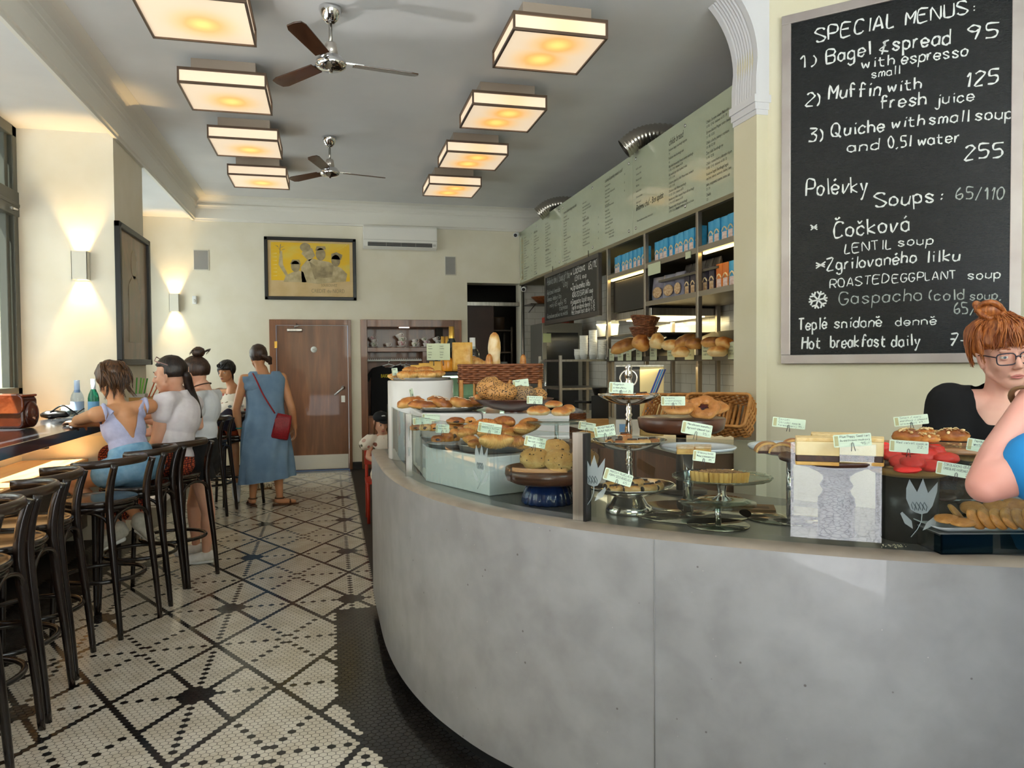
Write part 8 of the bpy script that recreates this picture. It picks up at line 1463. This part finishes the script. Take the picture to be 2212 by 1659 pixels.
ch = person('small child in a black cap and floral dress on a red chair', body, skin_mat('fair', 'e2b094', 'd8a286'), .007, (cx_, cy_, 0)); bef.add(ch.name); bef |= {o.name for o in ch.children}
skin_of('floral_dress', TP + [('c', ls, ls + V(.06, -.02, -.05), .045, .05), ('c', rs, rs + V(-.06, -.02, -.05), .045, .05), ('c', pel, pel + V(.06, -.24, .0), .09, .07), ('c', pel, pel + V(-.06, -.24, .0), .09, .07)], bpy.data.materials['cloth_floral'], .008, 4, .010, [(che + V(0, 0, .105), V(0, 0, 1))])
HM = hair_mat('light_brown', '5a3c26', '8a6242'); hair_cap(HT, HF, 1, .96, .3, -.7).build('hair', HM); b = MB(); strands(b, HT, [[(q * .07, .01, .05), (q * .078, .01, -.03), (q * .075, .0, -.10), (q * .07, .01, -.15)] for q in (-1, -.92, .92, 1)], .014); b.build('hair_locks', HM, None, merge=0)
b = MB(); b.ell(HT(0, -.008, .062), (.076, .076, .055), 20, 12, rot=HF.to_euler()); b.build('cap', M('cap_black', '15161a', .8)); b = MB(); p = [HT(.055 * math.cos(a), .055 + .085 * math.sin(a), .05 - .012 * math.sin(a)) for a in [PI * i / 10 for i in range(11)]]; b.add(p + [q - V(0, 0, .006) for q in p], [tuple(range(11)), tuple(range(21, 10, -1))] + [(i, i + 1, 12 + i, 11 + i) for i in range(10)]); b.build('cap_peak', M('cap_black', '15161a', .8)); b = MB(); b.ell(HT(.0, .058, .085), (.03, .01, .018), 12, 8, rot=HF.to_euler()); b.build('cap_patch', M('cap_patch', 'c9ccd0', .7)); face(None, HT, .84, '4a4a50', 'b8665c', '3a2a1e', HF, skin_mat('fair', '', '')); adopt(ch, bef)
# ---------------------------------------------------------------- barista behind the counter
bef = names(); hd = at(2170, 768, d=2.56); f = V(-.50, -.86, 0); HF = frame3((-.42, -.90, -.06), tilt=.10); sB = 1.0; HP, HT = head_parts(hd, HF, 1.0); che = hd + V(.035, .03, -.275); pel = che + V(.02, .03, -.34); TP, F = torso_parts(pel, che, f, 1.0); r = F.col[0]; ff = F.col[1]
ls, rs = che - r * .17 + V(0, 0, .105), che + r * .17 + V(0, 0, .105); nk = che + V(-.005, .0, .165); la, ra = V(pel.x + .09, pel.y, .085), V(pel.x - .08, pel.y + .05, .085); lh, rh = pel - r * .09, pel + r * .09; le, lw = ls + V(.05, -.04, -.29), ls + V(-.08, -.20, -.36); re_, rw = rs + V(-.05, -.02, -.30), rs + V(.02, -.16, -.40)
body = TP + HP + arm_parts(ls, le, lw) + arm_parts(rs, re_, rw) + leg_parts(lh, V(la.x, la.y - .02, .48), la) + leg_parts(rh, V(ra.x, ra.y - .02, .48), ra) + [('c', nk - V(0, 0, .07), hd + HF @ V(0, -.03, -.06), .053, .05), ('c', nk - V(0, 0, .05), ls, .05, .045), ('c', nk - V(0, 0, .05), rs, .05, .045), ('c', ls, rs, .055, .055), ('c', che + V(0, 0, .06), nk, .085, .06)] + hand_parts(lw, Matrix((V(.2, .2, .9).normalized(), V(-.9, .1, .1).normalized(), V(-.4, -.8, -.1).normalized())).transposed(), .5) + hand_parts(rw, Matrix((V(.2, .2, .9).normalized(), V(.9, .1, .1).normalized(), V(.3, -.8, -.1).normalized())).transposed(), .5) + foot_parts(la, la + V(-.06, -.14, -.055)) + foot_parts(ra, ra + V(-.06, -.14, -.055))
bar = person('red-haired barista in glasses and a black tee standing behind the counter', body, skin_mat('rosy', 'e9b9a4', 'e0a692'), .0045, (pel.x, pel.y, 0), 5); bef.add(bar.name); bef |= {o.name for o in bar.children}
TB = cloth('black_tee', '0b0b0d', '111114', 8, .3); skin_of('black_tee', TP + [('c', ls, ls.lerp(le, .62), .066, .068), ('c', rs, rs.lerp(re_, .62), .066, .068), ('c', ls, rs, .057, .057), ('c', che + V(0, 0, .04), nk - V(0, 0, .05), .10, .085), ('c', nk - V(0, 0, .05), ls, .05, .045), ('c', nk - V(0, 0, .05), rs, .05, .045), ('e', pel + V(0, 0, .06), (.165, .125, .14), F.to_euler())], TB, .007, 5, .013, [(pel - V(0, 0, .08), V(0, 0, -1))], hole=(che + V(0, 0, .055) + ff * .03, F, .108, .105))
skin_of('dark_trousers', [TP[0]] + leg_parts(lh, V(la.x, la.y - .02, .48), la, 1.05) + leg_parts(rh, V(ra.x, ra.y - .02, .48), ra, 1.05), cloth('black', '0d0d0f', '141416'), .01, 3, .012, [(pel + V(0, 0, .05), V(0, 0, 1))])
p = che + ff * .128 + F.col[2] * -.03; o = printed('tee_lettering', [('BAKESHOP', -.115, -.03, .072)], YELLOW, None, (0, 0, 0), (0, 0, 0), .55); o.matrix_world = Matrix.Translation(at(2206, 944, d=2.415)) @ Matrix((r, -ff, V(0, 0, 1))).transposed().to_4x4()
RH = hair_mat('copper', '7a3814', 'bf743a'); hair_cap(HT, HF, 1, 1.12, .30, -.42, True).build('hair', RH); b = MB(); bun = V(.022, -.035, .158)
b.ell(HT(*bun), (.042, .042, .036), 20, 14, fn=lambda q, d: q * (1 + .14 * noise.noise(d * 4)))
for i in range(9):
    a = i * .7; b.tube(catmull([HT(bun.x + .042 * math.cos(a + j * .8), bun.y + .042 * math.sin(a + j * .8), bun.z + .030 * math.sin(j * 1.1 + i)) for j in range(5)], 5), .0085, 6)
b.build('hair_bun', RH, None, merge=0); b = MB()
strands(b, HT, [[(x * .35, .02, .138), (x * .75, .080, .108), (x, .100 - abs(x) * .5, .062), (x * 1.06, .104 - abs(x) * .62, .034 + .006 * math.sin(x * 200))] for x in [-.060 + .0072 * i for i in range(17)]], .0085)
strands(b, HT, [[(q * .03, -.03, .14), (q * .078, .02, .09), (q * .082, .03, .04), (q * .078, .035, .0 - .01 * j)] for q in (-1, 1) for j in range(3)], .008); strands(b, HT, [[(q * .02, -.0 - .02 * j, .142), (q * .07, -.03 - .02 * j, .11), (q * .089, -.04 - .015 * j, .04), (q * .082, -.05, -.03)] for q in (-1, 1) for j in range(4)], .011)
b.build('hair_fringe', RH, None, merge=0); face(None, HT, 1.0, '6a7880', 'c97a72', 'a8623a', HF, skin_mat('rosy', '', ''))
gl_ = M('glasses_navy', '14182e', .2, coat=.4); b = MB()
for q in (-1, 1):
    lp_ = [HT(q * .034 + .0275 * x, .1015 - abs(q * .034 + .0275 * x) * .12, -.004 + .019 * z) for x, z in [(math.copysign(abs(math.cos(a)) ** .5, math.cos(a)), math.copysign(abs(math.sin(a)) ** .55, math.sin(a))) for a in [2 * PI * i / 28 for i in range(28)]]]; b.tube(lp_, .0021, 6, closed=True); b.tube([HT(q * .061, .094, .004), HT(q * .078, .05, .010), HT(q * .080, -.01, .008)], .0021, 6)
b.tube([HT(-.008, .103, .002), HT(0, .106, .005), HT(.008, .103, .002)], .0022, 6); b.build('glasses', gl_, None, merge=0); adopt(bar, bef)
# ---------------------------------------------------------------- customer at the counter, only the bent arm in view
bef = names(); el, wr, shd = at(2128, 1048, d=1.52), at(2235, 850, d=1.60), at(2400, 960, d=1.46); che = V(1.86, .86, 1.18); pel = V(1.84, .80, .86); f = V(-.1, .99, 0); TP, F = torso_parts(pel, che, f, 1.12); r = F.col[0]; ff = F.col[1]; rs = che + r * .19 + V(0, 0, .12); hd = V(1.86, .88, 1.62); HF = frame3((-.2, .97, 0)); HP, HT = head_parts(hd, HF, 1.04); lh, rh = pel - r * .1, pel + r * .1
ls = shd; d = (wr - el).normalized(); body = TP + HP + [('c', ls, el + V(.015, -.005, .01), .054, .042), ('c', el, el.lerp(wr, .3), .037, .041), ('c', el.lerp(wr, .3), wr, .041, .027), ('c', ls, che + V(0, 0, .10), .06, .08), ('c', che + V(0, 0, .1), hd - V(0, .02, .08), .075, .058)] + arm_parts(rs, rs + V(.06, .08, -.28), rs + V(-.05, .32, -.27), 1.15) + hand_parts(wr, Matrix((V(.3, -.2, .9).normalized(), V(-.2, .95, .2).normalized(), d)).transposed(), .5, s=1.08) + hand_parts(rs + V(-.05, .32, -.27), Matrix((V(-.9, 0, .2).normalized(), V(0, 0, -1), V(-.3, .95, 0).normalized())).transposed(), .4, s=1.08) + leg_parts(lh, V(1.74, .84, .48), V(1.74, .8, .09), 1.1) + leg_parts(rh, V(1.94, .84, .48), V(1.94, .8, .09), 1.1) + foot_parts(V(1.74, .8, .09), V(1.72, .96, .035)) + foot_parts(V(1.94, .8, .09), V(1.96, .96, .035))
cu_ = person('customer in a bright blue tee, only a bent arm by the counter glass', body, skin_mat('pinkish', 'e6ab9a', 'dc9a8a'), .006, (1.84, .80, 0), 5); bef.add(cu_.name); bef |= {o.name for o in cu_.children}
SB = cloth('sky_blue', '2a92d8', '2288cc', 7, .3); sl = ls.lerp(el, .55); skin_of('blue_tee', TP + [('c', ls, sl, .062, .060), ('c', rs, rs + V(.04, .05, -.17), .082, .085), ('c', ls, che + V(0, 0, .1), .075, .09), ('c', rs, che + V(0, 0, .1), .075, .09)], SB, .008, 4, .014, [(che + V(0, 0, .17), V(0, 0, 1)), (pel - V(0, 0, .05), V(0, 0, -1))])
skin_of('dark_trousers', [TP[0]] + leg_parts(lh, V(1.74, .84, .48), V(1.74, .8, .09), 1.15) + leg_parts(rh, V(1.94, .84, .48), V(1.94, .8, .09), 1.15), cloth('navy', '1c2230', '242b3c'), .01, 3, .012, [(pel + V(0, 0, .06), V(0, 0, 1))]); hair_cap(HT, HF, 1, 1.16, .34, -.5).build('hair', hair_mat('dark_brown', '231510', '4a3020')); face(None, HT, 1.04, '4a4030', 'b8706a', '2a1c14', HF, skin_mat('pinkish', '', ''))
u_ = d.orthogonal().normalized(); w_ = d.cross(u_); MB().tube([el.lerp(wr, .93) + (u_ * math.cos(a) + w_ * math.sin(a)) * .038 for a in [2 * PI * i / 24 for i in range(24)]], .004, 8, closed=True, flat=1.8).build('wrist_band', M('tan_strap', '8a6a4a', .6)); adopt(cu_, bef)
